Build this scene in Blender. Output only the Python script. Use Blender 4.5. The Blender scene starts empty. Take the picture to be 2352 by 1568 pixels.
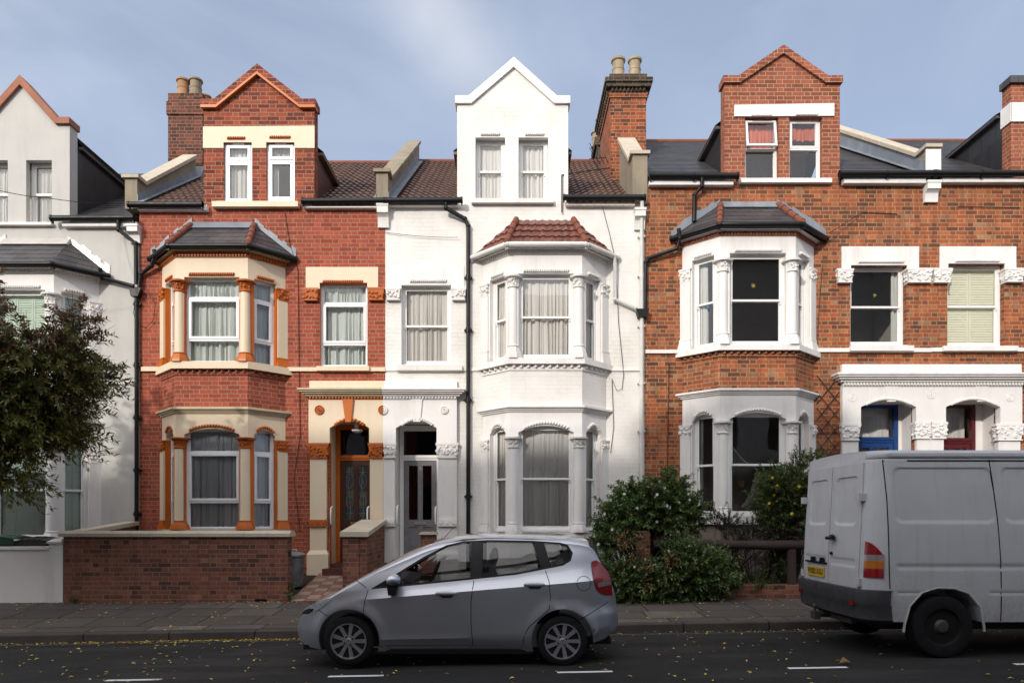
import bpy, bmesh, math, random
from mathutils import Vector, Matrix
random.seed(11)
R = math.radians
sc = bpy.context.scene
COL = sc.collection

# ------------------------------------------------------------------ camera, sky, sun, exposure
K, U0, V0, EYE = 1568.0, 1176.0, 1190.0, 1.70      # focal length, principal column, horizon row (photo at 2352 px wide), eye height
def X(u, D): return (u - U0) * D / K
def Z(v, D): return EYE + (V0 - v) * D / K
def P3(u, v, D): return Vector((X(u, D), D, Z(v, D)))

cd = bpy.data.cameras.new('camera'); cam = bpy.data.objects.new('camera', cd); COL.objects.link(cam)
cam.location = (0, 0, EYE); cam.rotation_euler = (R(90), 0, 0)
cd.sensor_width = 36; cd.lens = 24.0; cd.shift_y = (V0 - 784) / 2352.0; cd.clip_start = .05; cd.clip_end = 3000
sc.camera = cam

SUN_DIR = Vector((-.55, -1.0, .52)).normalized()       # towards the sun: behind the camera, to the left
sun_el = math.asin(SUN_DIR.z); sun_az = math.atan2(SUN_DIR.x, SUN_DIR.y)
ld = bpy.data.lights.new('sun', 'SUN'); ld.energy = 2.75; ld.angle = R(1.5); ld.color = (1, .94, .865)
lo = bpy.data.objects.new('sun', ld); COL.objects.link(lo)
lo.rotation_euler = SUN_DIR.to_track_quat('Z', 'Y').to_euler(); lo.location = (-30, -60, 40)

w = bpy.data.worlds.new('World'); sc.world = w; w.use_nodes = True
wt = w.node_tree; wt.nodes.clear()
sky = wt.nodes.new('ShaderNodeTexSky'); sky.sky_type = 'NISHITA'; sky.sun_disc = False
sky.sun_elevation = sun_el; sky.sun_rotation = sun_az; sky.air_density = 1.0; sky.dust_density = 1.2; sky.ozone_density = 1.5
tc = wt.nodes.new('ShaderNodeTexCoord')
mp = wt.nodes.new('ShaderNodeMapping'); mp.inputs['Scale'].default_value = (1.3, 1.0, 2.6); mp.inputs['Location'].default_value = (.32, .2, .1); mp.inputs['Rotation'].default_value = (0, R(28), 0)
cn = wt.nodes.new('ShaderNodeTexNoise'); cn.inputs['Scale'].default_value = 1.9; cn.inputs['Detail'].default_value = 7; cn.inputs['Roughness'].default_value = .55; cn.inputs['Distortion'].default_value = .5
cr = wt.nodes.new('ShaderNodeValToRGB'); cr.color_ramp.elements[0].position = .40; cr.color_ramp.elements[0].color = (.50, .50, .50, 1)
cr.color_ramp.elements[1].position = .74; cr.color_ramp.elements[1].color = (.92, .92, .92, 1)
mx = wt.nodes.new('ShaderNodeMix'); mx.data_type = 'RGBA'
bg = wt.nodes.new('ShaderNodeBackground'); wo = wt.nodes.new('ShaderNodeOutputWorld')
wt.links.new(tc.outputs['Generated'], mp.inputs['Vector']); wt.links.new(mp.outputs[0], cn.inputs['Vector'])
wt.links.new(cn.outputs['Fac'], cr.inputs[0]); wt.links.new(cr.outputs[0], mx.inputs[0])
wt.links.new(sky.outputs[0], mx.inputs[6])
# thin cloud glows towards the sun (forward scattering)
vn = wt.nodes.new('ShaderNodeVectorMath'); vn.operation = 'DOT_PRODUCT'; vn.inputs[1].default_value = SUN_DIR
mrn = wt.nodes.new('ShaderNodeMapRange'); mrn.inputs[1].default_value = -.25; mrn.inputs[2].default_value = 1.0; mrn.inputs[3].default_value = 0; mrn.inputs[4].default_value = 1
pw = wt.nodes.new('ShaderNodeMath'); pw.operation = 'POWER'; pw.inputs[1].default_value = 1.4
sv = wt.nodes.new('ShaderNodeVectorMath'); sv.operation = 'SCALE'; sv.inputs[0].default_value = (25.0, 23.8, 22.2)
av = wt.nodes.new('ShaderNodeVectorMath'); av.operation = 'ADD'; av.inputs[1].default_value = (3.8, 4.45, 5.8)
wt.links.new(tc.outputs['Generated'], vn.inputs[0]); wt.links.new(vn.outputs['Value'], mrn.inputs[0]); wt.links.new(mrn.outputs[0], pw.inputs[0]); wt.links.new(pw.outputs[0], sv.inputs['Scale']); wt.links.new(sv.outputs[0], av.inputs[0]); wt.links.new(av.outputs[0], mx.inputs[7])
def wm(op, a, b=None, c=None):
    n = wt.nodes.new('ShaderNodeMath'); n.operation = op
    for i_, v_ in enumerate((a, b, c)):
        if v_ is None: continue
        if hasattr(v_, 'is_output'): wt.links.new(v_, n.inputs[i_])
        else: n.inputs[i_].default_value = v_
    return n.outputs[0]
sx = wt.nodes.new('ShaderNodeSeparateXYZ'); wt.links.new(tc.outputs['Generated'], sx.inputs[0])
low = wm('POWER', wm('SUBTRACT', 1.0, wm('MAXIMUM', sx.outputs['Z'], 0.0)), 2.2)
mx2 = wt.nodes.new('ShaderNodeMix'); mx2.data_type = 'RGBA'; wt.links.new(wm('MULTIPLY', low, .62), mx2.inputs[0]); wt.links.new(mx.outputs[2], mx2.inputs[6]); mx2.inputs[7].default_value = (3.9, 4.45, 5.55, 1)
azx = wm('DIVIDE', sx.outputs['X'], wm('MAXIMUM', sx.outputs['Y'], .05)); elz = wm('DIVIDE', sx.outputs['Z'], wm('MAXIMUM', sx.outputs['Y'], .05))
# a tapering plume of cirrus: axis runs down to the right
ax = wm('MULTIPLY_ADD', wm('SUBTRACT', elz, .70), .55, wm('ADD', azx, .09)); ay = wm('SUBTRACT', elz, .74)
n2 = wt.nodes.new('ShaderNodeTexNoise'); n2.inputs['Scale'].default_value = 7; n2.inputs['Detail'].default_value = 6; wt.links.new(tc.outputs['Generated'], n2.inputs['Vector'])
rad = wm('ADD', wm('POWER', wm('ABSOLUTE', wm('DIVIDE', ax, .075)), 2.0), wm('POWER', wm('ABSOLUTE', wm('DIVIDE', ay, .12)), 2.0))
wis = wm('MULTIPLY', wm('POWER', 2.718, wm('MULTIPLY', rad, -1.0)), wm('MULTIPLY', n2.outputs['Fac'], 1.5)); wisc = wm('MINIMUM', wis, .8)
mx3 = wt.nodes.new('ShaderNodeMix'); mx3.data_type = 'RGBA'; wt.links.new(wisc, mx3.inputs[0]); wt.links.new(mx2.outputs[2], mx3.inputs[6]); mx3.inputs[7].default_value = (5.2, 5.5, 6.1, 1)
wt.links.new(mx3.outputs[2], bg.inputs[0]); bg.inputs[1].default_value = .14
wt.links.new(bg.outputs[0], wo.inputs[0])
sc.view_settings.view_transform = 'Standard'; sc.view_settings.look = 'None'
sc.view_settings.exposure = 0.0; sc.view_settings.gamma = 1.0
sc.cycles.max_bounces = 8; sc.cycles.transparent_max_bounces = 16; sc.cycles.use_denoising = True

# ------------------------------------------------------------------ material helpers
def lin(c):
    c /= 255.0
    return c / 12.92 if c <= .04045 else ((c + .055) / 1.055) ** 2.4
def col(r, g, b, k=1.0): return (lin(r) * k, lin(g) * k, lin(b) * k, 1)

class NN:
    def __init__(s, name, rough=.8, spec=.3, metal=0.0):
        s.m = bpy.data.materials.new(name); s.m.use_nodes = True; s.t = s.m.node_tree; s.t.nodes.clear()
        s.out = s.t.nodes.new('ShaderNodeOutputMaterial'); s.b = s.t.nodes.new('ShaderNodeBsdfPrincipled')
        s.t.links.new(s.b.outputs[0], s.out.inputs[0])
        s.b.inputs['Roughness'].default_value = rough; s.b.inputs['Specular IOR Level'].default_value = spec; s.b.inputs['Metallic'].default_value = metal
    def n(s, t): return s.t.nodes.new(t)
    def put(s, sock, v):
        if hasattr(v, 'is_output'): s.t.links.new(v, sock)
        else: sock.default_value = v
    def math(s, op, a, b=None, clamp=False):
        n = s.n('ShaderNodeMath'); n.operation = op; n.use_clamp = clamp; s.put(n.inputs[0], a)
        if b is not None: s.put(n.inputs[1], b)
        return n.outputs[0]
    def mr(s, v, a, b, c=0.0, d=1.0):
        n = s.n('ShaderNodeMapRange'); s.put(n.inputs[0], v); s.put(n.inputs[1], a); s.put(n.inputs[2], b); s.put(n.inputs[3], c); s.put(n.inputs[4], d)
        return n.outputs[0]
    def uv(s): return s.n('ShaderNodeUVMap').outputs[0]
    def pos(s): return s.n('ShaderNodeNewGeometry').outputs['Position']
    def sep(s, v):
        n = s.n('ShaderNodeSeparateXYZ'); s.put(n.inputs[0], v); return n.outputs
    def comb(s, x, y, z=0.0):
        n = s.n('ShaderNodeCombineXYZ'); s.put(n.inputs[0], x); s.put(n.inputs[1], y); s.put(n.inputs[2], z); return n.outputs[0]
    def scale(s, v, x, y, z):
        n = s.n('ShaderNodeVectorMath'); n.operation = 'MULTIPLY'; s.put(n.inputs[0], v); n.inputs[1].default_value = (x, y, z); return n.outputs[0]
    def noise(s, v, sc_, det=3.0, ro=.55):
        n = s.n('ShaderNodeTexNoise'); s.put(n.inputs['Vector'], v); n.inputs['Scale'].default_value = sc_; n.inputs['Detail'].default_value = det; n.inputs['Roughness'].default_value = ro
        return n.outputs['Fac']
    def white(s, x, y):
        n = s.n('ShaderNodeTexWhiteNoise'); n.noise_dimensions = '2D'; s.put(n.inputs['Vector'], s.comb(x, y)); return n.outputs['Value']
    def vor(s, v, sc_):
        n = s.n('ShaderNodeTexVoronoi'); s.put(n.inputs['Vector'], v); n.inputs['Scale'].default_value = sc_; return n.outputs['Distance']
    def ramp(s, f, stops, const=False):
        n = s.n('ShaderNodeValToRGB'); s.put(n.inputs[0], f); e = n.color_ramp.elements
        if const: n.color_ramp.interpolation = 'CONSTANT'
        while len(e) < len(stops): e.new(.5)
        for i, (p, c) in enumerate(stops): e[i].position = p; e[i].color = c if len(c) == 4 else (*c, 1)
        return n.outputs[0]
    def mix(s, f, a, b, mode='MIX'):
        n = s.n('ShaderNodeMix'); n.data_type = 'RGBA'; n.blend_type = mode; s.put(n.inputs[0], f); s.put(n.inputs[6], a); s.put(n.inputs[7], b); return n.outputs[2]
    def bump(s, h, strength=.5, dist=.01):
        n = s.n('ShaderNodeBump'); n.inputs['Strength'].default_value = strength; n.inputs['Distance'].default_value = dist; s.put(n.inputs['Height'], h)
        s.t.links.new(n.outputs[0], s.b.inputs['Normal'])
    def color(s, c): s.put(s.b.inputs['Base Color'], c); return s
    def rough(s, v): s.put(s.b.inputs['Roughness'], v)

def flemish(N, course=.0862, st=.255, hd=.1275, mort=.012, wob=.004):
    uv = N.uv()
    d = N.noise(uv, 9.0, 2.0); e = N.noise(N.scale(uv, 1.0, 1.0, 1.0), 14.0, 2.0)
    x, y, _ = N.sep(uv)
    u = N.math('ADD', x, N.mr(d, .3, .7, -wob, wob)); v = N.math('ADD', y, N.mr(e, .3, .7, -wob, wob))
    r = N.math('FLOOR', N.math('DIVIDE', v, course)); fv = N.math('SUBTRACT', v, N.math('MULTIPLY', r, course))
    Pd = st + hd
    odd = N.math('FLOORED_MODULO', r, 2.0)
    off = N.math('MULTIPLY', odd, Pd / 2 if hd else st / 2)
    jit = N.math('MULTIPLY', N.white(r, 3.7), .035)
    xo = N.math('ADD', N.math('ADD', u, off), jit)
    k = N.math('FLOOR', N.math('DIVIDE', xo, Pd)); fx = N.math('SUBTRACT', xo, N.math('MULTIPLY', k, Pd))
    ish = N.math('GREATER_THAN', fx, st)
    lx = N.math('SUBTRACT', fx, N.math('MULTIPLY', ish, st)); wd = N.math('SUBTRACT', st, N.math('MULTIPLY', ish, st - hd))
    dx = N.math('MINIMUM', lx, N.math('SUBTRACT', wd, lx)); dz = N.math('MINIMUM', fv, N.math('SUBTRACT', course, fv))
    dd = N.math('MINIMUM', dx, dz)
    mask = N.mr(dd, mort / 2 - .0022, mort / 2 + .0022)
    cell = N.math('ADD', N.math('MULTIPLY', k, 2.0), ish)
    return mask, N.white(cell, r), N.white(N.math('ADD', cell, 51.3), r), ish

def brick(name, stops, mortar, course=.0862, st=.255, hd=.1275, mort=.012, dark=.25, bump=.38, rough=.85, head=None):
    N = NN(name, rough, .25)
    mask, a, b, ish = flemish(N, course, st, hd, mort)
    uv = N.uv()
    n1 = N.noise(uv, 38.0, 5.0, .65); n2 = N.noise(uv, 1.1, 4.0); n3 = N.noise(N.scale(uv, 5, .6, 1), 1.6, 3.0)
    c = N.ramp(N.math('ADD', a, N.mr(n1, .3, .7, -.10, .10)), stops)
    if head is not None:
        c = N.mix(N.math('MULTIPLY', ish, N.math('LESS_THAN', b, .22)), c, head)
    c = N.mix(N.mr(n1, .35, .65, 0.0, .28), c, N.mix(1.0, c, (.45, .45, .45, 1), 'MULTIPLY'))
    mc = N.mix(N.mr(n2, .35, .65), mortar, tuple(x * .72 for x in mortar[:3]) + (1,))
    c = N.mix(mask, mc, c)
    c = N.mix(N.mr(N.math('MULTIPLY', n2, n3), .18, .36, dark, 0.0), c, (.035, .028, .024, 1))
    N.color(c)
    N.bump(N.math('ADD', N.math('MULTIPLY', mask, .75), N.math('ADD', N.math('MULTIPLY', n1, .35), N.math('MULTIPLY', b, .22))), bump, .012)
    return N.m

def paint(name, c, var=.10, dirt=.16, rough=.55, bump=.12, streak=True, dcol=(.16, .13, .10, 1), spec=.35):
    N = NN(name, rough, spec); p = N.pos()
    n1 = N.noise(p, 2.3, 5.0, .6); n2 = N.noise(p, 60.0, 3.0); n3 = N.noise(N.scale(p, 3.2, 3.2, .45), 1.0, 6.0, .68)
    cc = N.mix(N.mr(n1, .3, .7, 0, 1), c, tuple(x * (1 - var) for x in c[:3]) + (1,))
    f = N.mr(n3, .50, .78, 0, dirt) if streak else N.mr(n1, .5, .75, 0, dirt)
    N.color(N.mix(f, cc, dcol))
    if bump: N.bump(N.math('ADD', N.math('MULTIPLY', n2, .6), n1), bump, .004)
    return N.m

def plain(name, c, rough=.6, spec=.4, metal=0.0, var=.12, sc_=8.0, bump=0.0, bsc=60.0):
    N = NN(name, rough, spec, metal); p = N.pos(); n1 = N.noise(p, sc_, 4.0)
    N.color(N.mix(N.mr(n1, .3, .7), c, tuple(x * (1 - var * 2) for x in c[:3]) + (1,)))
    N.rough(N.mr(n1, .3, .7, rough - .06, rough + .08))
    if bump: N.bump(N.noise(p, bsc, 4.0), bump, .006)
    return N.m

def glass(name, tint=.92, ior=1.5, gain=1.0):
    m = bpy.data.materials.new(name); m.use_nodes = True; t = m.node_tree; t.nodes.clear()
    o = t.nodes.new('ShaderNodeOutputMaterial'); mixn = t.nodes.new('ShaderNodeMixShader'); tr = t.nodes.new('ShaderNodeBsdfTransparent'); g = t.nodes.new('ShaderNodeBsdfGlossy')
    f = t.nodes.new('ShaderNodeFresnel'); f.inputs[0].default_value = ior
    mu = t.nodes.new('ShaderNodeMath'); mu.operation = 'MULTIPLY'; mu.inputs[1].default_value = gain; mu.use_clamp = True
    g.inputs['Roughness'].default_value = .015; tr.inputs[0].default_value = (tint, tint * 1.005, tint, 1)
    tcn = t.nodes.new('ShaderNodeNewGeometry'); nz = t.nodes.new('ShaderNodeTexNoise'); nz.inputs['Scale'].default_value = 2.2; nz.inputs['Detail'].default_value = 1.0
    bp = t.nodes.new('ShaderNodeBump'); bp.inputs['Strength'].default_value = .06; bp.inputs['Distance'].default_value = .02      # old glass is never quite flat
    t.links.new(tcn.outputs['Position'], nz.inputs['Vector']); t.links.new(nz.outputs['Fac'], bp.inputs['Height']); t.links.new(bp.outputs[0], g.inputs['Normal'])
    t.links.new(f.outputs[0], mu.inputs[0]); t.links.new(mu.outputs[0], mixn.inputs[0]); t.links.new(tr.outputs[0], mixn.inputs[1]); t.links.new(g.outputs[0], mixn.inputs[2])
    t.links.new(mixn.outputs[0], o.inputs[0]); return m

def curtain_mat(name, c, dots=None, trans=.12, lace=False):
    N = NN(name, .9, .1); uv = N.uv(); x, y, _ = N.sep(uv)
    n = N.noise(N.scale(uv, 30, 2, 1), 1.0, 3.0)
    cc = N.mix(N.mr(n, .3, .7, 0, .35), c, tuple(v * .75 for v in c[:3]) + (1,))
    if dots:
        fx = N.math('ABSOLUTE', N.math('SUBTRACT', N.math('FRACT', N.math('DIVIDE', x, .13)), .5)); fy = N.math('ABSOLUTE', N.math('SUBTRACT', N.math('FRACT', N.math('DIVIDE', N.math('ADD', y, N.math('MULTIPLY', N.math('FLOOR', N.math('DIVIDE', x, .13)), .1)), .2)), .5))
        dm = N.math('MULTIPLY', N.math('LESS_THAN', fx, .11), N.math('LESS_THAN', fy, .075))
        cc = N.mix(dm, cc, dots)
    N.color(cc)
    tl = N.n('ShaderNodeBsdfTranslucent'); N.put(tl.inputs[0], cc); ms = N.n('ShaderNodeMixShader'); ms.inputs[0].default_value = trans
    N.t.links.new(N.b.outputs[0], ms.inputs[1]); N.t.links.new(tl.outputs[0], ms.inputs[2]); N.t.links.new(ms.outputs[0], N.out.inputs[0])
    return N.m

def leaf_mat(name, stops, rough=.45, trans=.3):
    N = NN(name, rough, .4); g = N.n('ShaderNodeNewGeometry')
    c = N.ramp(g.outputs['Random Per Island'], stops); N.color(c)
    tl = N.n('ShaderNodeBsdfTranslucent'); N.put(tl.inputs[0], c); ms = N.n('ShaderNodeMixShader'); ms.inputs[0].default_value = trans
    N.t.links.new(N.b.outputs[0], ms.inputs[1]); N.t.links.new(tl.outputs[0], ms.inputs[2]); N.t.links.new(ms.outputs[0], N.out.inputs[0])
    return N.m

M = {}
M['brick_red'] = brick('painted_red_brick', [(0, col(138, 65, 50)), (.3, col(161, 76, 58)), (.6, col(175, 87, 67)), (.85, col(167, 79, 61)), (1, col(148, 72, 57))], col(178, 142, 110), dark=.22, mort=.012)
M['brick_dormer'] = brick('dormer_red_brick', [(0, col(105, 45, 36)), (.3, col(150, 66, 46)), (.6, col(166, 84, 58)), (.85, col(142, 62, 47)), (1, col(92, 48, 44))], col(170, 140, 110), dark=.25)
M['brick_orange'] = brick('orange_london_brick', [(0, col(104, 62, 48)), (.18, col(143, 78, 52)), (.40, col(174, 93, 58)), (.6, col(162, 83, 53)), (.8, col(187, 110, 70)), (.93, col(152, 97, 73)), (1, col(176, 134, 102))], col(186, 154, 112), dark=.40, head=col(120, 76, 58), mort=.014)
M['brick_newer'] = brick('pinkish_dormer_brick', [(0, col(126, 70, 53)), (.4, col(153, 84, 63)), (.7, col(165, 96, 74)), (1, col(141, 76, 59))], col(190, 158, 122), dark=.18, mort=.012)
M['brick_brown'] = brick('dark_brown_brick', [(0, col(70, 40, 35)), (.35, col(108, 60, 48)), (.65, col(128, 72, 58)), (1, col(92, 54, 48))], col(150, 125, 100), dark=.30)
M['brick_garden'] = brick('garden_wall_brick', [(0, col(78, 52, 48)), (.3, col(122, 76, 62)), (.55, col(140, 84, 68)), (.8, col(112, 70, 60)), (1, col(150, 100, 80))], col(142, 122, 98), course=.082, st=.238, hd=.115, mort=.011, dark=.25)
M['brick_stack'] = brick('chimney_orange_brick', [(0, col(80, 44, 38)), (.3, col(146, 72, 47)), (.6, col(176, 90, 54)), (1, col(118, 62, 47))], col(176, 150, 112), dark=.30)
M['brick_sooty'] = brick('sooty_black_brick', [(0, col(44, 38, 34)), (.5, col(66, 56, 48)), (1, col(84, 68, 56))], col(120, 106, 84), dark=.2)
def _white_brick():
    N = NN('white_painted_brick', .6, .35); mask, a, b, ish = flemish(N, mort=.012, wob=.006); uv = N.uv(); p = N.pos()
    n1 = N.noise(p, 1.3, 5.0, .65); n2 = N.noise(uv, 45, 4.0); n3 = N.noise(N.scale(p, 6, 6, .8), 1.0, 5.0, .7)
    c = N.mix(N.mr(n1, .35, .7), col(236, 232, 226, .92), col(222, 217, 208, .92))
    c = N.mix(N.math('MULTIPLY', N.math('SUBTRACT', 1.0, mask), N.mr(n1, .45, .68, .02, .26)), c, col(150, 140, 126))
    c = N.mix(N.mr(n3, .60, .80, 0, .22), c, col(150, 138, 120)); N.color(c)
    N.bump(N.math('ADD', N.math('MULTIPLY', mask, .7), N.math('ADD', N.math('MULTIPLY', n2, .25), N.math('MULTIPLY', b, .35))), .38, .008); return N.m
M['brick_white'] = _white_brick()
M['white'] = paint('white_masonry_paint', col(238, 234, 229, .92), .07, .24)
M['white_old'] = paint('flaking_white_paint', col(232, 228, 222, .9), .06, .30, dcol=(.22, .18, .14, 1), bump=.3)
M['cream'] = paint('cream_masonry_paint', col(234, 214, 184, .90), .05, .12)
M['cream_dirty'] = paint('weathered_cream_paint', col(216, 200, 166, .82), .10, .45, dcol=(.30, .20, .08, 1))
M['orange'] = paint('orange_gloss_paint', col(206, 108, 30, .82), .10, .18, rough=.4, dcol=(.20, .05, .01, 1))
M['orange_carved'] = paint('orange_carving_paint', col(198, 104, 38, .82), .14, .25, rough=.5, dcol=(.18, .05, .015, 1), bump=.4)
M['grey_render'] = paint('pale_grey_render', col(206, 203, 196, .84), .07, .16, rough=.8)
M['cement'] = paint('weathered_cement_render', col(150, 138, 118), .25, .55, rough=.9, dcol=(.05, .045, .035, 1), bump=.5)
M['stone'] = paint('pale_coping_stone', col(190, 178, 158), .14, .40, rough=.85, dcol=(.10, .09, .075, 1), bump=.4)
M['coping_salmon'] = paint('salmon_brick_coping', col(166, 110, 86), .3, .45, rough=.8, bump=.3)
M['beige'] = paint('dull_beige_render', (.26, .215, .175, 1), .15, .5, rough=.85, dcol=(.10, .07, .05, 1))
M['lead'] = paint('grey_lead_sheet', col(128, 134, 142), .25, .35, rough=.45, dcol=(.5, .5, .52, 1), bump=.5)
M['foil'] = paint('bright_flashing', col(196, 190, 182), .2, .3, rough=.25, bump=1.0, spec=.8)
M['upvc'] = plain('white_window_plastic', (.80, .80, .80, 1), .3, .5, var=.03)
M['frame'] = paint('white_window_gloss', col(240, 238, 234, .92), .04, .12, rough=.35, bump=.05)
M['black_pipe'] = plain('black_pipe_paint', (.008, .008, .0085, 1), .42, .3, var=.2)
M['white_pipe'] = plain('off_white_pipe_paint', col(214, 212, 206), .45, .4, var=.08)
M['wood_black'] = plain('dark_timber', (.03, .025, .022, 1), .6)
M['dark'] = plain('dark_room', (.30, .25, .20, 1), .9, .1)
M['room'] = plain('room_plaster', (.52, .48, .42, 1), .9, .1, var=.05)
M['glass'] = glass('window_glass', .96, 1.5, 1.9)
M['glass_dark'] = glass('obscured_glass', .35, 1.5, 1.3)
M['net'] = curtain_mat('greenish_net_curtain', col(238, 243, 238), dots=(.85, .86, .84, 1))
M['net2'] = curtain_mat('grey_white_curtain', col(242, 244, 246))
M['lacecurtain'] = curtain_mat('beige_curtain', col(248, 245, 240))
M['whitecurtain'] = curtain_mat('white_curtain', col(232, 232, 228))
M['pinkblind'] = curtain_mat('coral_curtain', col(222, 128, 100))
M['shut_green'] = plain('mint_shutter_paint', col(222, 236, 220), .5, .3, var=.03)
M['shut_cream'] = plain('cream_shutter_paint', col(248, 246, 226), .5, .3, var=.03)
M['terracotta'] = paint('buff_clay_pot', col(172, 132, 96), .3, .75, rough=.85, dcol=(.09, .07, .05, 1), bump=.3)
M['terracotta_pale'] = paint('pale_clay_pot', col(172, 156, 128), .3, .85, rough=.85, dcol=(.07, .06, .05, 1), bump=.3)
M['ridge_red'] = paint('red_ridge_clay', col(128, 76, 58), .3, .55, rough=.85, dcol=(.07, .06, .05, 1), bump=.4)
def slate(name, c1, c2, sw, sh, lichen=0.0):
    N = NN(name, .42, .5); uv = N.uv(); x, y, _ = N.sep(uv)
    r = N.math('FLOOR', N.math('DIVIDE', y, sh)); xx = N.math('ADD', N.math('DIVIDE', x, sw), N.math('MULTIPLY', N.math('FLOORED_MODULO', r, 2.0), .5))
    k = N.math('FLOOR', xx); fx = N.math('FRACT', xx); a = N.white(k, r)
    e = N.mr(N.math('MINIMUM', fx, N.math('SUBTRACT', 1.0, fx)), .012, .03)
    n = N.noise(N.pos(), 5.0, 5.0, .65)
    c = N.mix(N.math('ADD', N.math('MULTIPLY', a, .75), N.mr(n, .3, .7, -.1, .25)), c1, c2)
    c = N.mix(N.math('SUBTRACT', 1.0, e), c, tuple(v * .35 for v in c1[:3]) + (1,))
    if lichen: c = N.mix(N.mr(N.noise(N.pos(), 26, 4.0, .7), .60, .68, 0, lichen), c, col(190, 180, 160))
    N.color(c); N.bump(N.math('ADD', N.math('MULTIPLY', e, .5), N.math('ADD', n, N.math('MULTIPLY', a, .5))), .4, .008); return N.m
M['slate'] = slate('dark_slate', col(52, 50, 52), col(80, 76, 76), .28, .2)
M['slate_hang'] = slate('black_slate_cladding', col(34, 34, 37), col(50, 50, 53), .45, .45)
M['tile_brown'] = slate('brown_concrete_tile', col(78, 56, 46), col(112, 84, 68), .30, .3, .25)
M['tile_red'] = slate('red_clay_tile', col(84, 46, 38), col(128, 74, 60), .22, .28, .45)
M['tile_hang'] = slate('hung_brown_tile', col(70, 42, 38), col(92, 54, 46), .17, .1)

# ------------------------------------------------------------------ mesh helpers
WL = {}
class MB:
    def __init__(s): s.v = []; s.f = []; s.mi = []; s.M = None; s.k = 0
    def at(s, M_): s.M = M_; return s
    def pt(s, p):
        p = Vector(p); p = s.M @ p if s.M is not None else p
        s.v.append(p); return len(s.v) - 1
    def face(s, pts): s.f.append([s.pt(p) for p in pts]); s.mi.append(s.k)
    def grid(s, rows, closed=False, flip=False):
        idx = [[s.pt(p) for p in r] for r in rows]; n = len(idx[0])
        for a, b in zip(idx, idx[1:]):
            for j in range(n if closed else n - 1):
                q = [a[j], a[(j + 1) % n], b[(j + 1) % n], b[j]]
                s.f.append(q[::-1] if flip else q); s.mi.append(s.k)
        return idx
    def ngon(s, ids, flip=False): s.f.append(list(ids)[::-1] if flip else list(ids)); s.mi.append(s.k)
    def box(s, x0, x1, y0, y1, z0, z1):
        s.prism([(x0, y0), (x1, y0), (x1, y1), (x0, y1)], z0, z1)
    def prism(s, poly, z0, z1, ax='z', taper=None):
        def w(a, b, c): return (a, b, c) if ax == 'z' else ((a, c, b) if ax == 'y' else (c, a, b))
        lo = [s.pt(w(a, b, z0)) for a, b in poly]; tp = taper or poly; hi = [s.pt(w(a, b, z1)) for a, b in tp]; n = len(poly)
        s.f.append(lo[::-1]); s.f.append(hi); s.mi += [s.k, s.k]
        for i in range(n): s.f.append([lo[i], lo[(i + 1) % n], hi[(i + 1) % n], hi[i]]); s.mi.append(s.k)
    def tube(s, pts, r, n=8, cap=True):
        pts = [Vector(p) for p in pts]; rows = []; rr = r if isinstance(r, (list, tuple)) else [r] * len(pts); up = Vector((0, 0, 1)); prev = None
        for i, p in enumerate(pts):
            a = pts[max(i - 1, 0)]; b = pts[min(i + 1, len(pts) - 1)]; t = (b - a).normalized()
            if prev is None: prev = t.cross(up if abs(t.z) < .9 else Vector((1, 0, 0))).normalized()
            s1 = (prev - t * prev.dot(t)).normalized(); s2 = t.cross(s1); prev = s1
            rows.append([p + (s1 * math.cos(2 * math.pi * j / n) + s2 * math.sin(2 * math.pi * j / n)) * rr[i] for j in range(n)])
        idx = s.grid(rows, closed=True)
        if cap: s.ngon(idx[0], True); s.ngon(idx[-1])
    def lathe(s, prof, c, n=16, axis='z', cap=True, a0=0.0):
        rows = []
        for r, h in prof:
            ring = []
            for j in range(n):
                a = a0 + 2 * math.pi * j / n; x, y = r * math.cos(a), r * math.sin(a)
                ring.append((c[0] + x, c[1] + y, c[2] + h) if axis == 'z' else (c[0] + x, c[1] + h, c[2] + y))
            rows.append(ring)
        idx = s.grid(rows, closed=True)
        if cap: s.ngon(idx[0], True); s.ngon(idx[-1])
    def ball(s, c, r, n=8, m=5, rot=None):
        c = Vector(c); r = (r, r, r) if isinstance(r, (int, float)) else r; rows = []
        for i in range(m + 1):
            a = math.pi * (.03 + .94 * i / m) - math.pi / 2; row = []
            for j in range(n):
                b = 2 * math.pi * j / n; p = Vector((r[0] * math.cos(a) * math.cos(b), r[1] * math.cos(a) * math.sin(b), r[2] * math.sin(a)))
                if rot is not None: p = rot @ p
                row.append(c + p)
            rows.append(row)
        idx = s.grid(rows, closed=True); s.ngon(idx[0], True); s.ngon(idx[-1])
    def build(s, name, mats, parent=None, smooth=0, label=None, kind=None):
        me = bpy.data.meshes.new(name); o_ = WL.get(parent.name, Vector()) if parent else Vector()
        me.from_pydata([tuple(p - o_) for p in s.v], [], s.f)
        for m_ in (mats if isinstance(mats, (list, tuple)) else [mats]): me.materials.append(M[m_] if isinstance(m_, str) else m_)
        uvl = me.uv_layers.new(name='UVMap'); zz = Vector((0, 0, 1))
        for p in me.polygons:
            p.material_index = s.mi[p.index]
            n = p.normal; t = zz.cross(n)
            if t.length < .05: t = Vector((1, 0, 0)); b = Vector((0, 1, 0))
            else: t.normalize(); b = n.cross(t)
            for li in p.loop_indices:
                q = s.v[me.loops[li].vertex_index]; uvl.data[li].uv = (q.dot(t), q.dot(b))
        if smooth:
            me.polygons.foreach_set('use_smooth', [True] * len(me.polygons)); me.set_sharp_from_angle(angle=R(smooth))
        o = bpy.data.objects.new(name, me); COL.objects.link(o)
        if parent: o.parent = parent
        WL[o.name] = o_
        if label: o['label'] = label
        if kind: o['kind'] = kind
        return o

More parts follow.
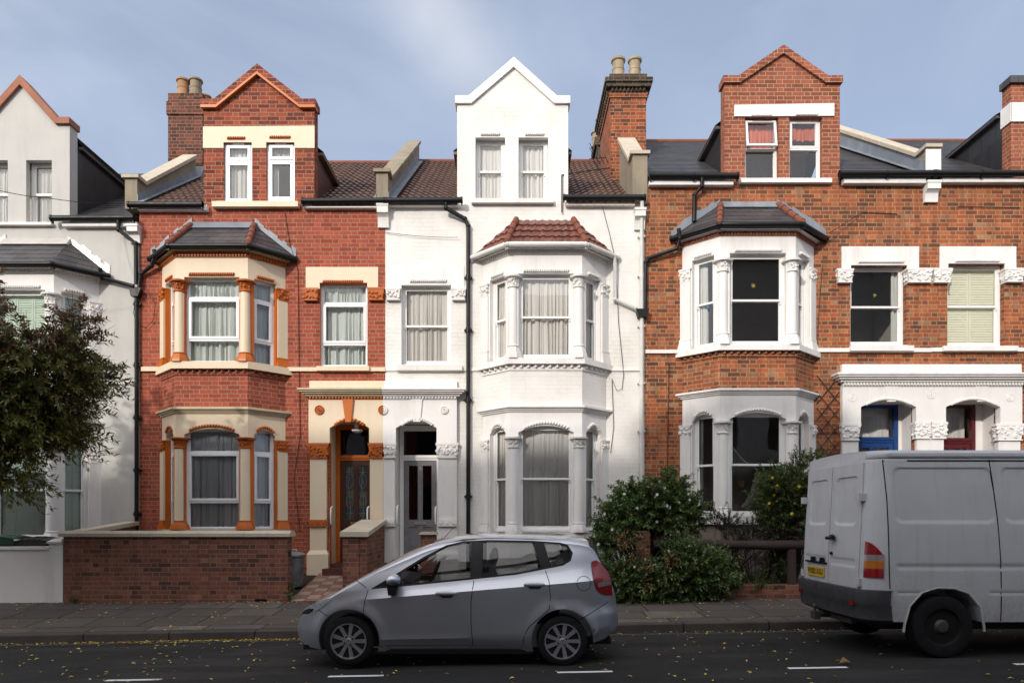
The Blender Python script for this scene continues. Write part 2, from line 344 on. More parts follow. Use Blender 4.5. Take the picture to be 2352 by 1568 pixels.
def thing(name, label, cat, loc=(0, 0, 0), group=None):
    o = bpy.data.objects.new(name, None); COL.objects.link(o); o.location = loc; o.empty_display_size = .2
    o['label'] = label; o['category'] = cat
    if group: o['group'] = group
    WL[o.name] = Vector(loc); return o
def tag(o, label, cat, group=None):
    o['label'] = label; o['category'] = cat
    if group: o['group'] = group
    return o

def local(P0, P1, off=0.0, z=0.0):
    """frame on a wall: a along the wall, b into the house, c up"""
    e = Vector((P1[0] - P0[0], P1[1] - P0[1], 0)); L = e.length; e.normalize(); n = Vector((-e.y, e.x, 0))
    m = Matrix((( e.x, n.x, 0, P0[0] + n.x * off), (e.y, n.y, 0, P0[1] + n.y * off), (0, 0, 1, z), (0, 0, 0, 1)))
    return m, L

def panel(mb, P0, P1, z0, z1, holes=(), t=.12, reveal=None, skip=''):
    m, L = local(P0, P1); mb.at(m); k0 = mb.k
    xs = sorted({0.0, L, *[h[0] for h in holes], *[h[1] for h in holes]}); zs = sorted({z0, z1, *[h[2] for h in holes], *[h[3] for h in holes]})
    xs = [x for x in xs if 0 <= x <= L]; zs = [z for z in zs if z0 <= z <= z1]
    for a, b in zip(xs, xs[1:]):
        for c, d in zip(zs, zs[1:]):
            mx_, mz = (a + b) / 2, (c + d) / 2
            if any(h[0] < mx_ < h[1] and h[2] < mz < h[3] for h in holes): continue
            mb.face([(a, 0, c), (b, 0, c), (b, 0, d), (a, 0, d)])
    if reveal is not None: mb.k = reveal
    for a, b, c, d in holes:
        mb.face([(a, 0, c), (a, t, c), (a, t, d), (a, 0, d)][::-1]); mb.face([(b, 0, c), (b, t, c), (b, t, d), (b, 0, d)])
        if 't' not in skip: mb.face([(a, 0, d), (a, t, d), (b, t, d), (b, 0, d)])
        if 'b' not in skip: mb.face([(a, 0, c), (b, 0, c), (b, t, c), (a, t, c)])
    mb.k = k0; mb.at(None)

def arc(s0, s1, zs, zc, n=12):
    """points of a segmental arch from (s1,zs) over the crown zc to (s0,zs)"""
    return [(s1 + (s0 - s1) * i / n, zs + (zc - zs) * (1 - (2 * i / n - 1) ** 2)) for i in range(n + 1)]

def arch_fill(mb, s0, s1, zs, zc, b0, b1):
    """spandrels between an arch and the square hole above it"""
    pts = arc(s0, s1, zs, zc)
    poly = pts[::-1]
    h = len(poly) // 2
    mb.prism([*poly[:h + 1], (s0, zc)][::1], b0, b1, 'y'); mb.prism([*poly[h:], (s1, zc)][::1], b0, b1, 'y')

def rope(mb, pts, r=.03, lean=.5, step=.055):
    """carved rope moulding: slanted beads along a polyline, in the current frame"""
    pts = [Vector(p) for p in pts]; step = r * 1.25
    mb.tube([p_ + Vector((0, .012, 0)) for p_ in pts], r * .62, 8)
    for a, b in zip(pts, pts[1:]):
        L = (b - a).length; n = max(1, int(L / step)); d = (b - a).normalized()
        for i in range(n):
            c = a + (b - a) * ((i + .5) / n)
            rot = Matrix.Rotation(math.atan2(-d.z, d.x) + lean, 3, 'Y')
            mb.ball(c, (r * .60, r * .95, r * 1.22), 6, 4, rot)

def carved(mb, w, d, h, rnd, c=(0, 0, 0), flare=.16):
    """carved leafy capital block in the current frame: centred on c, bottom at c.z"""
    x, y, z = c
    ab = h * .16
    mb.prism([(x - w / 2 * .86, y - d / 2 * .86), (x + w / 2 * .86, y - d / 2 * .86), (x + w / 2 * .86, y + d / 2), (x - w / 2 * .86, y + d / 2)], z, z + h - ab, 'z',
             [(x - w / 2 * (1 + flare * .3), y - d / 2 * (1 + flare * .3)), (x + w / 2 * (1 + flare * .3), y - d / 2 * (1 + flare * .3)), (x + w / 2 * (1 + flare * .3), y + d / 2), (x - w / 2 * (1 + flare * .3), y + d / 2)])
    mb.box(x - w / 2 * (1 + flare), x + w / 2 * (1 + flare), y - d / 2 * (1 + flare), y + d / 2, z + h - ab + .001, z + h)
    mb.box(x - w / 2 * .95, x + w / 2 * .95, y - d / 2 * .95, y + d / 2, z - .022, z - .001)
    n = max(6, int(w * h / .0048))
    for i in range(n):
        px = x + rnd.uniform(-.48, .48) * w; pz = z + h * rnd.uniform(.1, .8); t = (pz - z) / h
        mb.ball((px, y - d / 2 * (.88 + .16 * t), pz), (rnd.uniform(.018, .04), .028, rnd.uniform(.018, .042)), 6, 4, Matrix.Rotation(rnd.uniform(0, 3), 3, 'Y'))
    for sx in (-1, 1):
        for i in range(max(2, n // 4)):
            pz = z + h * rnd.uniform(.15, .8)
            mb.ball((x + sx * w / 2 * .95, y + rnd.uniform(-.45, .4) * d, pz), (.025, .03, .035), 6, 4)

def tiles(mb, A, B, C_, D_, row, amp, nu=1, wave=0, wamp=0.0):
    A, B, C_, D_ = map(Vector, (A, B, C_, D_)); N_ = (B - A).cross(D_ - A).normalized(); T_ = (B - A).normalized()
    n = max(1, round(((A + B) / 2 - (C_ + D_) / 2).length / row)); prev = None
    def pt(s, t, h):
        p = (A + (B - A) * s) * (1 - t) + (D_ + (C_ - D_) * s) * t
        return p + N_ * (h + (wamp * math.cos(2 * math.pi * p.dot(T_) / wave) if wave else 0))
    for i in range(n):
        lo_ = [pt(j / nu, i / n, amp) for j in range(nu + 1)]; hi_ = [pt(j / nu, (i + 1) / n, 0) for j in range(nu + 1)]
        base = [pt(j / nu, i / n, 0 if i else -.03) for j in range(nu + 1)]
        mb.grid([base, lo_, hi_])

def ring(cx, hw, HW, p, d, F):
    a = math.atan2(p, HW - hw); t = d * math.tan(a / 2)
    return [(cx - HW - d / math.sin(a), F), (cx - hw - t, F - p - d), (cx + hw + t, F - p - d), (cx + HW + d / math.sin(a), F)]
# ------------------------------------------------------------------ house builders
F, PB = 14.4, .575
FB = F - PB
def xf(u): return X(u, F)
def zf(v): return Z(v, F)
def zb(v): return Z(v, FB)
rnd = random.Random(5)

def wavy(mb, a0, a1, b, z0, z1, amp=.022, gather=0.0, seed=0, folds=9):
    r = random.Random(seed); ph = [r.uniform(0, 6) for _ in range(3)]; n = 90; folds *= r.uniform(.75, 1.15); amp *= r.uniform(.9, 1.5)
    def off(s): s = s + .035 * math.sin(s * 9 + ph[2]) + .02 * math.sin(s * 23 + ph[1]); return amp * (math.sin(s * folds * 6.28 + ph[0]) + .55 * math.sin(s * folds * 11.3 + ph[1]) + .4 * math.sin(s * folds * 3.1 + ph[2]))
    rows = []
    for i in range(9):
        t = i / 8; k = .35 + .65 * min(1, t * 1.6)
        rows.append([(a0 + (a1 - a0) * (j / n) + .01 * math.sin(j * .9 + ph[1] + t), b + off(j / n + .012 * t * math.sin(j * .21 + ph[0])) * k, z1 + (z0 - z1) * t) for j in range(n + 1)])
    mb.grid(rows, flip=True)

def shutter_mesh(mb, a0, a1, b, z0, z1, leaves=2, mid=True):
    w_ = (a1 - a0) / leaves
    for i in range(leaves):
        s, e = a0 + i * w_ + .004, a0 + (i + 1) * w_ - .004; st = .035
        mb.box(s, s + st, b, b + .025, z0, z1); mb.box(e - st, e, b, b + .025, z0, z1)
        zz = [z0, (z0 + z1) / 2, z1] if mid else [z0, z1]
        for z_ in zz: mb.box(s + st, e - st, b + .001, b + .024, max(z0, z_ - .03), min(z1, z_ + .03))
        for c, d in zip(zz, zz[1:]):
            n = max(1, int((d - c - .06) / .05))
            for k in range(n):
                zc = c + .03 + (k + .5) * (d - c - .06) / n
                mb.prism([(b, zc - .027), (b + .007, zc - .03), (b + .024, zc + .024), (b + .017, zc + .027)], s + st, e - st, 'x')

def window(h, P0, P1, z0, z1, style='sash', rec=.10, frame='frame', cover=None, label=None, seed=0, fw=.05, ajar=False):
    m, L = local(P0, P1, rec, 0.0); f = MB().at(m); H = z1 - z0
    f.box(0, fw, 0, .08, z0, z1); f.box(L - fw, L, 0, .08, z0, z1); f.box(fw, L - fw, .001, .079, z1 - fw, z1); f.box(fw, L - fw, -.01, .079, z0, z0 + fw * .9)
    fo = None; panes = MB().at(m); sash = []
    a0, a1, c0, c1 = fw, L - fw, z0 + fw * .9, z1 - fw
    def leaf(name, x0, x1, b0, b1, y0, y1, s, bot=None, top=None):
        g = MB().at(m); bt = bot or s; tp = top or s
        g.box(x0, x0 + s, b0, b1, y0, y1); g.box(x1 - s, x1, b0, b1, y0, y1); g.box(x0 + s, x1 - s, b0 + .001, b1 - .001, y0, y0 + bt); g.box(x0 + s, x1 - s, b0 + .001, b1 - .001, y1 - tp, y1)
        panes.face([(x0 + s, (b0 + b1) / 2, y0 + bt), (x1 - s, (b0 + b1) / 2, y0 + bt), (x1 - s, (b0 + b1) / 2, y1 - tp), (x0 + s, (b0 + b1) / 2, y1 - tp)])
        sash.append((name, g))
    if style == 'sash':
        zm = z0 + H * .5
        leaf('upper_sash', a0, a1, .012, .044, zm - .018, c1, .042)
        leaf('lower_sash', a0 + .001, a1 - .001, .046, .078, c0, zm + .018, .042, .075)
        for s in (a0 + .004, a1 - .034):                       # sash horns
            f.prism([(.014, zm - .02), (.042, zm - .02), (.042, zm - .09), (.026, zm - .075)], s, s + .03, 'x')
    elif style == 'triple':
        t1, t2 = z0 + H * .765, z0 + H * .275
        for zz in (t1, t2): f.box(fw, L - fw, .002, .078, zz - .022, zz + .022)
        leaf('top_light', a0 + .001, a1 - .001, .03, .06, t1 + .022, c1, .012); leaf('opening_light', a0 + .001, a1 - .001, -.012, .05, t2 + .022, t1 - .022, .05); leaf('bottom_light', a0 + .001, a1 - .001, .03, .06, c0, t2 - .022, .012)
    elif style == 'dormer':
        t1 = z0 + H * .70
        f.box(fw, L - fw, .002, .078, t1 - .025, t1 + .025)
        leaf('top_light', a0 + .001, a1 - .001, -.015, .05, t1 + .025, c1, .055); leaf('main_light', a0 + .001, a1 - .001, -.012, .05, c0, t1 - .025, .055)
        f.box(L * .3, L * .7, -.03, .0, z1 - .034, z1 - .018)
    elif style == 'half':
        t1 = z0 + H * .52
        f.box(fw, L - fw, .002, .078, t1 - .022, t1 + .022)
        leaf('lower_light', a0 + .001, a1 - .001, .03, .06, c0, t1 - .022, .012)
        if ajar:
            mm = panes.M; g = m @ Matrix.Translation((0, -.02, c1)) @ Matrix.Rotation(R(-9), 4, 'X'); old = m
            m = g; panes.M = g; leaf('open_top_light', a0 - .02, a1 + .02, -.02, .03, -(c1 - t1) - .0, 0.0, .045); m = old; panes.M = mm
        else: leaf('upper_light', a0 + .001, a1 - .001, -.008, .05, t1 + .022, c1, .045)
    fo = f.build('window', frame, h, label=label)
    for nm, g in sash: g.build(nm, frame, fo)
    panes.build('pane', 'glass', fo)
    for k, (kind, *a) in enumerate(cover or []):
        c = MB().at(m)
        if kind == 'curtain':
            s0, s1, zz0, zz1, mat = a; wavy(c, a0 + (a1 - a0) * s0, a0 + (a1 - a0) * s1, .118 + .03 * k, z0 + H * zz0, z0 + H * zz1, seed=seed + k * 7, folds=max(2, round(10 * (s1 - s0) * L))); c.build('curtain', mat, fo)
        elif kind == 'shutter':
            n, mat = a; shutter_mesh(c, a0 - .02, a1 + .02, .10, z0 + .03, z1 - .03, n); c.build('shutter', mat, fo)
    return fo

def coping(h, pts, off, y0, y1, mat, name='gable_coping', mould=None, mw=.05):
    """band of height `off` following the gable outline pts (x,z); optional thin moulding under it"""
    n = len(pts); up = []
    for i, (x, z) in enumerate(pts):
        a = pts[max(0, i - 1)]; b = pts[min(n - 1, i + 1)]
        if i in (0, n - 1): up.append((x, z + off)); continue
        v1 = Vector((x - a[0], z - a[1])).normalized(); v2 = Vector((b[0] - x, b[1] - z)).normalized()
        n1 = Vector((-v1.y, v1.x)); n2 = Vector((-v2.y, v2.x)); bi = (n1 + n2).normalized(); k = off / max(.5, bi.dot(n1)); up.append((x + bi.x * k, z + bi.y * k))
    mb = MB()
    for i in range(n - 1):
        mb.prism([pts[i], pts[i + 1], up[i + 1], up[i]], y0, y1, 'y')
    o = mb.build(name, mat, h)
    if mould:
        mm = MB()
        for i in range(n - 1):
            q = [(x, z - mw) for x, z in (pts[i], pts[i + 1])]
            mm.prism([q[0], q[1], pts[i + 1], pts[i]], y0 - .03, y0 + .2, 'y')
        mm.build('gable_moulding', mould, h)
    return o

def gutter(h, pts, mat='black_pipe', r=.06, brackets=True):
    mb = MB(); mb.tube(pts, r, 10)
    if brackets:
        for a, b in zip(pts, pts[1:]):
            a, b = Vector(a), Vector(b); L = (b - a).length; n = max(1, int(L / .9)); d = (b - a).normalized()
            for i in range(n + 1):
                c = a + d * min(L - .02, max(.02, L * i / n)); mb.tube([c - d * .02, c + d * .02], r * 1.14, 10)
                mb.box(c.x - .012, c.x + .012, c.y - .01, c.y + .06, c.z - r * 1.5, c.z - r * .6)
    return mb.build('gutter', mat, h, smooth=40)

def downpipe(h, pts, mat='black_pipe', r=.042, name='downpipe', joints=()):
    mb = MB(); mb.tube(pts, r, 10)
    for p in list(pts[1:-1]): mb.ball(p, r * 1.22, 10, 6)
    for (x, y, z) in joints: mb.tube([(x, y, z - .05), (x, y, z + .05)], r * 1.3, 10); mb.box(x - r * 1.9, x + r * 1.9, y, y + .08, z - .02, z + .02)
    return mb.build(name, mat, h, smooth=40)

def lintel_rope(h, P0, P1, a0, a1, z, mat, zc=None, r=.036, name='carved_moulding'):
    m, L = local(P0, P1, -.012); mb = MB().at(m)
    if zc is None: rope(mb, [(a0, 0, z), (a1, 0, z)], r)
    else: rope(mb, [(x, 0, zz) for x, zz in arc(a0, a1, z, zc, 8)[::-1]], r)
    return mb.build(name, mat, h, smooth=60)

def capital_on_wall(h, x0, x1, z0, z1, mat, y=F, d=.09):
    mb = MB(); carved(mb, x1 - x0, d * 2, z1 - z0, rnd, ((x0 + x1) / 2, y, z0), .10); return mb.build('carved_capital', mat, h, smooth=50)

def bay(h, c):
    """two-storey canted bay"""
    cx, hw, HW = c['cx'], c['hw'], c['HW']; rg = lambda d: ring(cx, hw, HW, PB, d, F)
    r0 = rg(0); faces = [(r0[0], r0[1]), (r0[1], r0[2]), (r0[2], r0[3])]
    wall, trim, acc, jam, cm = c['wall'], c['trim'], c['accent'], c['jamb'], c['col']
    def band(name, mat, steps):
        mb = MB()
        for i, (d, z0, z1) in enumerate(steps):
            poly = rg(d); mb.prism([(poly[0][0], F - .002), *poly[1:3], (poly[3][0], F - .002)], z0, z1)
        return mb.build(name, mat, h)
    L = [math.dist(*f) for f in faces]
    fo = c.get('fo', .56); so = c.get('so', (.13, .60))
    spans = [(L[0] - so[1], L[0] - so[0]), (L[1] / 2 - fo, L[1] / 2 + fo), so]
    lv = c['levels']
    # plain walls
    mb = MB()
    for f in faces: panel(mb, *f, c['z0'], lv[0]['sill0'])
    mb.build('bay_plinth', c.get('plinth', trim), h)
    for f in faces: pass
    band('bay_ground_sill', c.get('sillmat', trim), [(.07, lv[0]['sill0'], lv[0]['sill'])])
    mb = MB()
    for f in faces: panel(mb, *f, lv[0]['top'] + .001, lv[1]['sill0'])
    mb.build('bay_wall_band', wall, h)
    for li, l in enumerate(lv):
        sill, cap, head, top = l['sill'], l['cap'], l['head'], l['top']
        # posts behind the columns
        mb = MB(); mb2 = MB(); mb.k = 0
        for i, f in enumerate(faces):
            panel(mb, *f, sill, cap, [(spans[i][0], spans[i][1], sill, cap)], .2, None, 't')
            panel(mb2, *f, cap, top, [(spans[i][0], spans[i][1], cap, head)], .2, None, 'b')
            if 'spring' in l:
                m_, _ = local(*f); mb2.at(m_); arch_fill(mb2, spans[i][0], spans[i][1], l['spring'], head - .001, .001, .103); mb2.at(None)
        mb.build('bay_post', jam, h); mb2.build('bay_lintel', trim, h)
        # corner columns with capitals and bases, flat pilasters at the wall ends
        hcap, hb = l['hcap'], l['hbase']; r = c.get('r', .105)
        for s in (-1, 1):
            px, py = cx + s * (hw - .065), FB + .045
            mb = MB(); mb.lathe([(r * 1.02, sill + hb), (r, sill + hb + .04), (r * .95, cap - hcap)], (px, py, 0), 18)
            co = mb.build('column', cm, h, smooth=50)
            mb = MB(); mb.at(Matrix.Translation((px, py, cap - hcap)))
            mb.lathe([(r * .97, 0), (r * 1.2, .012), (r * 1.2, .03), (r * .95, .045), (r * 1.1, hcap * .55), (r * 1.35, hcap * .82), (r * 1.5, hcap * .84)], (0, 0, 0), 14)
            mb.lathe([(r * 1.9, hcap * .85), (r * 1.95, hcap - .001)], (0, 0, 0), 8, a0=math.pi / 8)
            for k in range(26):
                a = rnd.uniform(0, 6.28); t = rnd.uniform(.2, .85); rr_ = r * (.98 + .42 * t * t)
                mb.ball((rr_ * math.cos(a), rr_ * math.sin(a), hcap * t), (.024, .024, .034), 6, 4)
            mb.build('capital', acc, co, smooth=50)
            mb = MB(); mb.lathe([(r * 1.85, sill), (r * 1.8, sill + hb * .28), (r * 1.25, sill + hb * .8), (r * 1.22, sill + hb * .84)], (px, py, 0), 8, a0=math.pi / 8)
            mb.lathe([(r * 1.16, sill + hb * .85), (r * 1.26, sill + hb * .93), (r * 1.05, sill + hb)], (px, py, 0), 16)
            mb.build('column_base', c.get('base', acc), co, smooth=30)
            f = faces[0] if s < 0 else faces[2]; m_, L_ = local(*f)
            w0, w1 = (-.06, L_ - so[1] - .03) if s < 0 else (so[1] + .03, L_ + .06)
            mb = MB().at(m_); mb.box(w0, w1, -.035, .05, sill + hb, cap - hcap); pi = mb.build('pilaster', cm if c.get('pil') is None else c['pil'], h)
            mb = MB().at(m_); carved(mb, w1 - w0, .15, hcap, rnd, ((w0 + w1) / 2, .03, cap - hcap), .18); mb.build('capital', acc, pi, smooth=50)
            mb = MB().at(m_); mb.prism([(w0 - .03, -.08), (w1 + .03, -.08), (w1 + .03, .05), (w0 - .03, .05)], sill, sill + hb * .85, 'z', [(w0, -.045), (w1, -.045), (w1, .05), (w0, .05)])
            mb.box(w0 - .01, w1 + .01, -.05, .05, sill + hb * .851, sill + hb - .001); mb.build('pilaster_base', c.get('base', acc), pi)
        for i, f in enumerate(faces):
            m_, _ = local(*f); e = Vector((f[1][0] - f[0][0], f[1][1] - f[0][1])).normalized(); a, b = spans[i]
            Q0 = (f[0][0] + e.x * a, f[0][1] + e.y * a); Q1 = (f[0][0] + e.x * b, f[0][1] + e.y * b)
            cov = l['cover'][i]
            window(h, Q0, Q1, sill + .005, (l.get('spring', head) if False else head) - (-.012), l['style'], .105, c['frame'], cov, seed=li * 31 + i * 7 + c['seed'], fw=l.get('fw', .05), label=l.get('labels', {}).get(i))
            ra, rb = (a + .10, b - .10) if i == 1 else (a + .05, b - .05)
            lintel_rope(h, *f, ra, rb, (l['spring'] + .075 if 'spring' in l else head + .052), acc, (head + .06 if 'spring' in l else None), .034)
    # cornice over the ground floor, sill course, upper cornice
    g = lv[0]['top']
    band('bay_cornice', c.get('corn', trim), [(.03, g - .11, g - .075), (.06, g - .0749, g - .04), (.10, g - .0399, g)])
    band('bay_sill_course', c.get('sillmat', trim), [(.10, lv[1]['sill0'], lv[1]['sill'])])
    if c.get('corbels'):
        mb = MB(); z1 = lv[1]['sill0'] - .001; z0 = z1 - .085
        for i, f in enumerate(faces):
            m_, L_ = local(*f); mb.at(m_); n = max(3, int(L_ / .135))
            for k in range(n):
                s = (k + .1) * L_ / n; e_ = s + .09
                mb.prism([(s, .0), ((s + e_) / 2 + .03, -.07), (e_ + .03, .0)], z0 + .02, z1)
            mb.box(-.01, L_ + .01, -.02, .01, z0 - .03, z0 + .015)
        mb.at(None); mb.build('corbel_course', c['corbels'], h)
    t = lv[1]['top']
    mb = MB(); zd = c['dent']
    for i, f in enumerate(faces):
        m_, L_ = local(*f); mb.at(m_); n = int(L_ / .062)
        for k in range(n): mb.box((k + .18) * L_ / n, (k + .82) * L_ / n, -.05, .0, zd[0], zd[1])
        mb.box(-.012, L_ + .012, -.022, .0, zd[0] - .02, zd[1])
    mb.at(None); mb.build('dentil_course', c.get('dentmat', acc), h)
    band('bay_fascia', c.get('fascia', trim), [(.05, zd[1] + .001, zd[1] + .04), (.10, zd[1] + .041, c['gz'] - .05)])
    gr = [(x, y, c['gz']) for x, y in rg(.175)]; gr[0] = (gr[0][0], F - .03, gr[0][2]); gr[3] = (gr[3][0], F - .03, gr[3][2])
    gutter(h, gr, c['gmat'], .055)
    # hipped roof
    ez = c['gz'] + .03; E = [(x, y, ez) for x, y in rg(.165)]; th = c['rtop']; rz = c['rz']
    T0, T1 = (cx - th, F - .01, rz), (cx + th, F - .01, rz)
    mb = MB(); kw = c['roofkw']
    tiles(mb, E[1], E[2], T1, T0, **kw); tiles(mb, E[0], E[1], T0, (T0[0] - .01, T0[1], T0[2]), **kw); tiles(mb, E[2], E[3], (T1[0] + .01, T1[1], T1[2]), T1, **kw)
    ro = mb.build('bay_roof', c['roofmat'], h)
    if c.get('hips'):
        for e_, t_ in ((E[1], T0), (E[2], T1)):
            mb = MB(); e_, t_ = Vector(e_) + Vector((0, 0, .02)), Vector(t_) + Vector((0, -.05, .0))
            for k in range(4):
                a = e_ + (t_ - e_) * (k / 4); b = e_ + (t_ - e_) * ((k + 1) / 4); mb.tube([a, b], [.075, .06], 9)
            mb.ball(e_ + Vector((0, -.0, -.0)), (.07, .07, .055), 8, 5)
            mb.build('hip_tiles', c['hips'], ro, smooth=50)
    if c.get('flash'):
        mb = MB()
        mb.prism([(F - .16, rz - .10), (F - .012, rz + .08), (F - .005, rz + .08), (F - .005, rz - .10)], cx - th - .05, cx + th + .05, 'x')
        for s, e_, t_ in ((-1, E[0], T0), (1, E[3], T1)):
            e_, t_ = Vector(e_), Vector(t_); n = 9
            for k in range(n):
                a = e_ + (t_ - e_) * (k / n); b = e_ + (t_ - e_) * ((k + 1) / n); up_ = rnd.uniform(.11, .22)
                mb.prism([(a.x, a.z + .01), (b.x, b.z + .01), (b.x, b.z + up_), (a.x, a.z + up_)], F - .02, F - .004, 'y')
        mb.build('lead_flashing', c['flash'], ro)

def porch(h, x0, x1, xl, xr, v, mats, y=None, yd=15.0, door=None, key=None, clip=None, frieze_l=None, frieze_r=None):
    """surround of a recessed doorway: v holds heights ground, spring, crown, frieze top (zt), dentil top, cornice top, blocking top"""
    trim, acc = mats; y = F - .10 if y is None else y
    mb = MB()                                                       # frieze with a segmental arch cut in it
    pts = arc(x0, x1, v['spring'], v['crown'])[::-1]; hh = len(pts) // 2
    mb.prism([(xl, v['cap']), (x0, v['cap']), *pts[:hh + 1], (pts[hh][0], v['zt']), (xl, v['zt'])], y, F + .05, 'y')
    mb.prism([*pts[hh:], (x1, v['cap']), (xr, v['cap']), (xr, v['zt']), (pts[hh][0], v['zt'])], y, F + .05, 'y')
    mb.build('porch_frieze', trim, h)
    rc = MB()
    g = v['ground']
    rc.face([(x0 - .03, F, g), (x0 - .03, yd, g), (x0 - .03, yd, v['crown']), (x0 - .03, F, v['crown'])]); rc.face([(x1 + .03, F, g), (x1 + .03, yd, g), (x1 + .03, yd, v['crown']), (x1 + .03, F, v['crown'])][::-1])
    rc.face([(x0 - .03, F, v['crown'] + .01), (x1 + .03, F, v['crown'] + .01), (x1 + .03, yd, v['crown'] + .01), (x0 - .03, yd, v['crown'] + .01)])
    rc.build('porch_recess', trim, h)

def rosette(h, x, y, z, r, mat, half=None, dp=1.0):
    mb = MB(); n = 22
    prof = [(r, 0), (r, .02), (r * .84, .03), (r * .78, .012), (r * .62, .012), (r * .56, .028), (r * .40, .03), (r * .34, .012), (r * .2, .014), (r * .14, .036), (.004, .04)]
    a0, a1 = {None: (0, 2 * math.pi), 'l': (math.pi / 2, 1.5 * math.pi), 'r': (-math.pi / 2, math.pi / 2)}[half]
    rows = [[(x + q * math.cos(a0 + (a1 - a0) * j / n), y - hh * dp, z + q * math.sin(a0 + (a1 - a0) * j / n)) for j in range(n + 1)] for q, hh in prof]
    mb.grid(rows); return mb.build('rosette', mat, h, smooth=30)

def pots(h, stack, lst):
    for (x, y, z, r, ht, mat) in lst:
        mb = MB(); mb.lathe([(r * 1.0, 0), (r * .98, ht * .12), (r * .90, ht * .14), (r * .86, ht * .5), (r * .92, ht * .52), (r * .92, ht * .56), (r * .84, ht * .58), (r * .86, ht * .86), (r * 1.05, ht * .89), (r * 1.05, ht * .97), (r * .9, ht), (r * .7, ht), (r * .68, ht * .7)], (x, y, z), 18, cap=False)
        mb.build('chimney_pot', mat, stack, smooth=35)

def roof_quad(h, x0, x1, y0, y1, ez, kw, mat, sl=.70, name='roof'):
    mb = MB(); z0 = ez + sl * (y0 - F); z1 = ez + sl * (y1 - F)
    tiles(mb, (x0, y0, z0), (x1, y0, z0), (x1, y1, z1), (x0, y1, z1), **kw); return mb

def cheek(h, x, y0, ez, zc, mat, side, sl=.70, roofmat='slate', x_other=None, rz=None):
    """side wall of a dormer and its little pitched roof"""
    d = (zc - ez) / sl; mb = MB(); t = .06 * side
    mb.prism([(y0, ez + sl * (y0 - F)), (y0, zc), (F + d, zc)], min(x, x - t), max(x, x - t), 'x'); mb.build('dormer_cheek', mat, h)

def dormer_roof(h, xl, xr, zc, rz, y0, y1, mat, kw):
    mb = MB(); cx = (xl + xr) / 2; o = .10
    tiles(mb, (xl - o, y1, zc - .02), (xl - o, y0, zc - .02), (cx, y0, rz), (cx, y1, rz), **kw); tiles(mb, (xr + o, y0, zc - .02), (xr + o, y1, zc - .02), (cx, y1, rz), (cx, y0, rz), **kw)
    mb.box(xl - o, xl - .0, y0, y1, zc - .09, zc - .03); mb.box(xr, xr + o, y0, y1, zc - .09, zc - .03)
    return mb.build('dormer_roof', mat, h)

def parapet(h, x0, x1, zb_, ztop, y1, z1, mat, cmat, block=None, name='party_parapet', kn=.30):
    """upstand between two roofs: block at the eaves, then a wall following the slope; sloping coping on it"""
    y0 = F - .05; mb = MB()
    mb.prism([(y0, zb_), (y0 + kn, zb_), (y1, z1 - 1.2), (y1, z1), (y0 + kn, ztop - .02), (y0, ztop - .02)], x0, x1, 'x'); po = mb.build(name, mat, h)
    o = .05; mb = MB(); mb.prism([(y0 - o, ztop - .019), (y0 + kn, ztop - .019), (y0 + kn, ztop + .06), (y0 - o, ztop + .05)], x0 - o, x1 + o, 'x')
    n = 6
    for i in range(n):
        a = i / n; b = (i + 1) / n - .006; ya, yb_ = y0 + kn + .001 + (y1 - y0 - kn) * a, y0 + kn + (y1 - y0 - kn) * b; za, zz = ztop + (z1 - ztop) * a, ztop + (z1 - ztop) * b
        mb.prism([(ya, za - .015), (yb_, zz - .015), (yb_, zz + .075), (ya, za + .075)], x0 - o, x1 + o, 'x')
    mb.build('parapet_coping', cmat, po)
    return po
def flashing(h, x, side, ez, y0, y1, sl=.70, w_=.14, hh=.16):
    mb = MB(); n = 7
    for i in range(n):
        ya, yb_ = y0 + (y1 - y0) * i / n, y0 + (y1 - y0) * (i + 1) / n - .008; za, zz = ez + sl * (ya - F) + .06, ez + sl * (yb_ - F) + .06
        xa, xb = (x, x + side * .012)
        mb.prism([(ya, za), (yb_, zz), (yb_, zz + hh), (ya, za + hh)], min(xa, xb), max(xa, xb), 'x')
        mb.prism([(ya, za), (yb_, zz), (yb_, zz + .012), (ya, za + .012)], min(x, x + side * w_), max(x, x + side * w_), 'x')
    return mb.build('lead_flashing', 'lead', h)

def interior(h, xl, xr, floors, depth=4.2, mat='room'):
    mb = MB(); zt = floors[-1]
    mb.face([(xl + .02, F + depth, floors[0]), (xr - .02, F + depth, floors[0]), (xr - .02, F + depth, zt), (xl + .02, F + depth, zt)])
    for x in (xl + .02, xr - .02): mb.face([(x, F, floors[0]), (x, F + depth, floors[0]), (x, F + depth, zt), (x, F, zt)])
    for z in floors: mb.face([(xl + .02, F - PB + .15 if False else F + .02, z), (xr - .02, F + .02, z), (xr - .02, F + depth, z), (xl + .02, F + depth, z)])
    return mb.build('interior', mat, h)

def kneeler(h, x0, x1, z0, z1, mat, d=.17):
    mb = MB(); H = z1 - z0
    mb.prism([(F, z0), (F - d * .35, z0), (F - d * .42, z0 + H * .28), (F - d * .5, z0 + H * .5), (F - d * .8, z0 + H * .62), (F - d, z0 + H * .66), (F - d, z1), (F, z1)], x0, x1, 'x')
    mb.box(x0 - .01, x1 + .01, F - d - .012, F, z1 + .001, z1 + .05); return mb.build('kneeler_corbel', mat, h)

def wire(name, pts, r, label, mat='black_pipe', cat='cable', sag=0.0, n=1):
    P = []
    for a, b in zip(pts, pts[1:]):
        a, b = Vector(a), Vector(b)
        for i in range(n): t = i / n; P.append(a + (b - a) * t - Vector((0, 0, sag * 4 * t * (1 - t))))
    P.append(Vector(pts[-1])); mb = MB(); mb.tube(P, r, 6); return tag(mb.build(name, mat), label, cat)

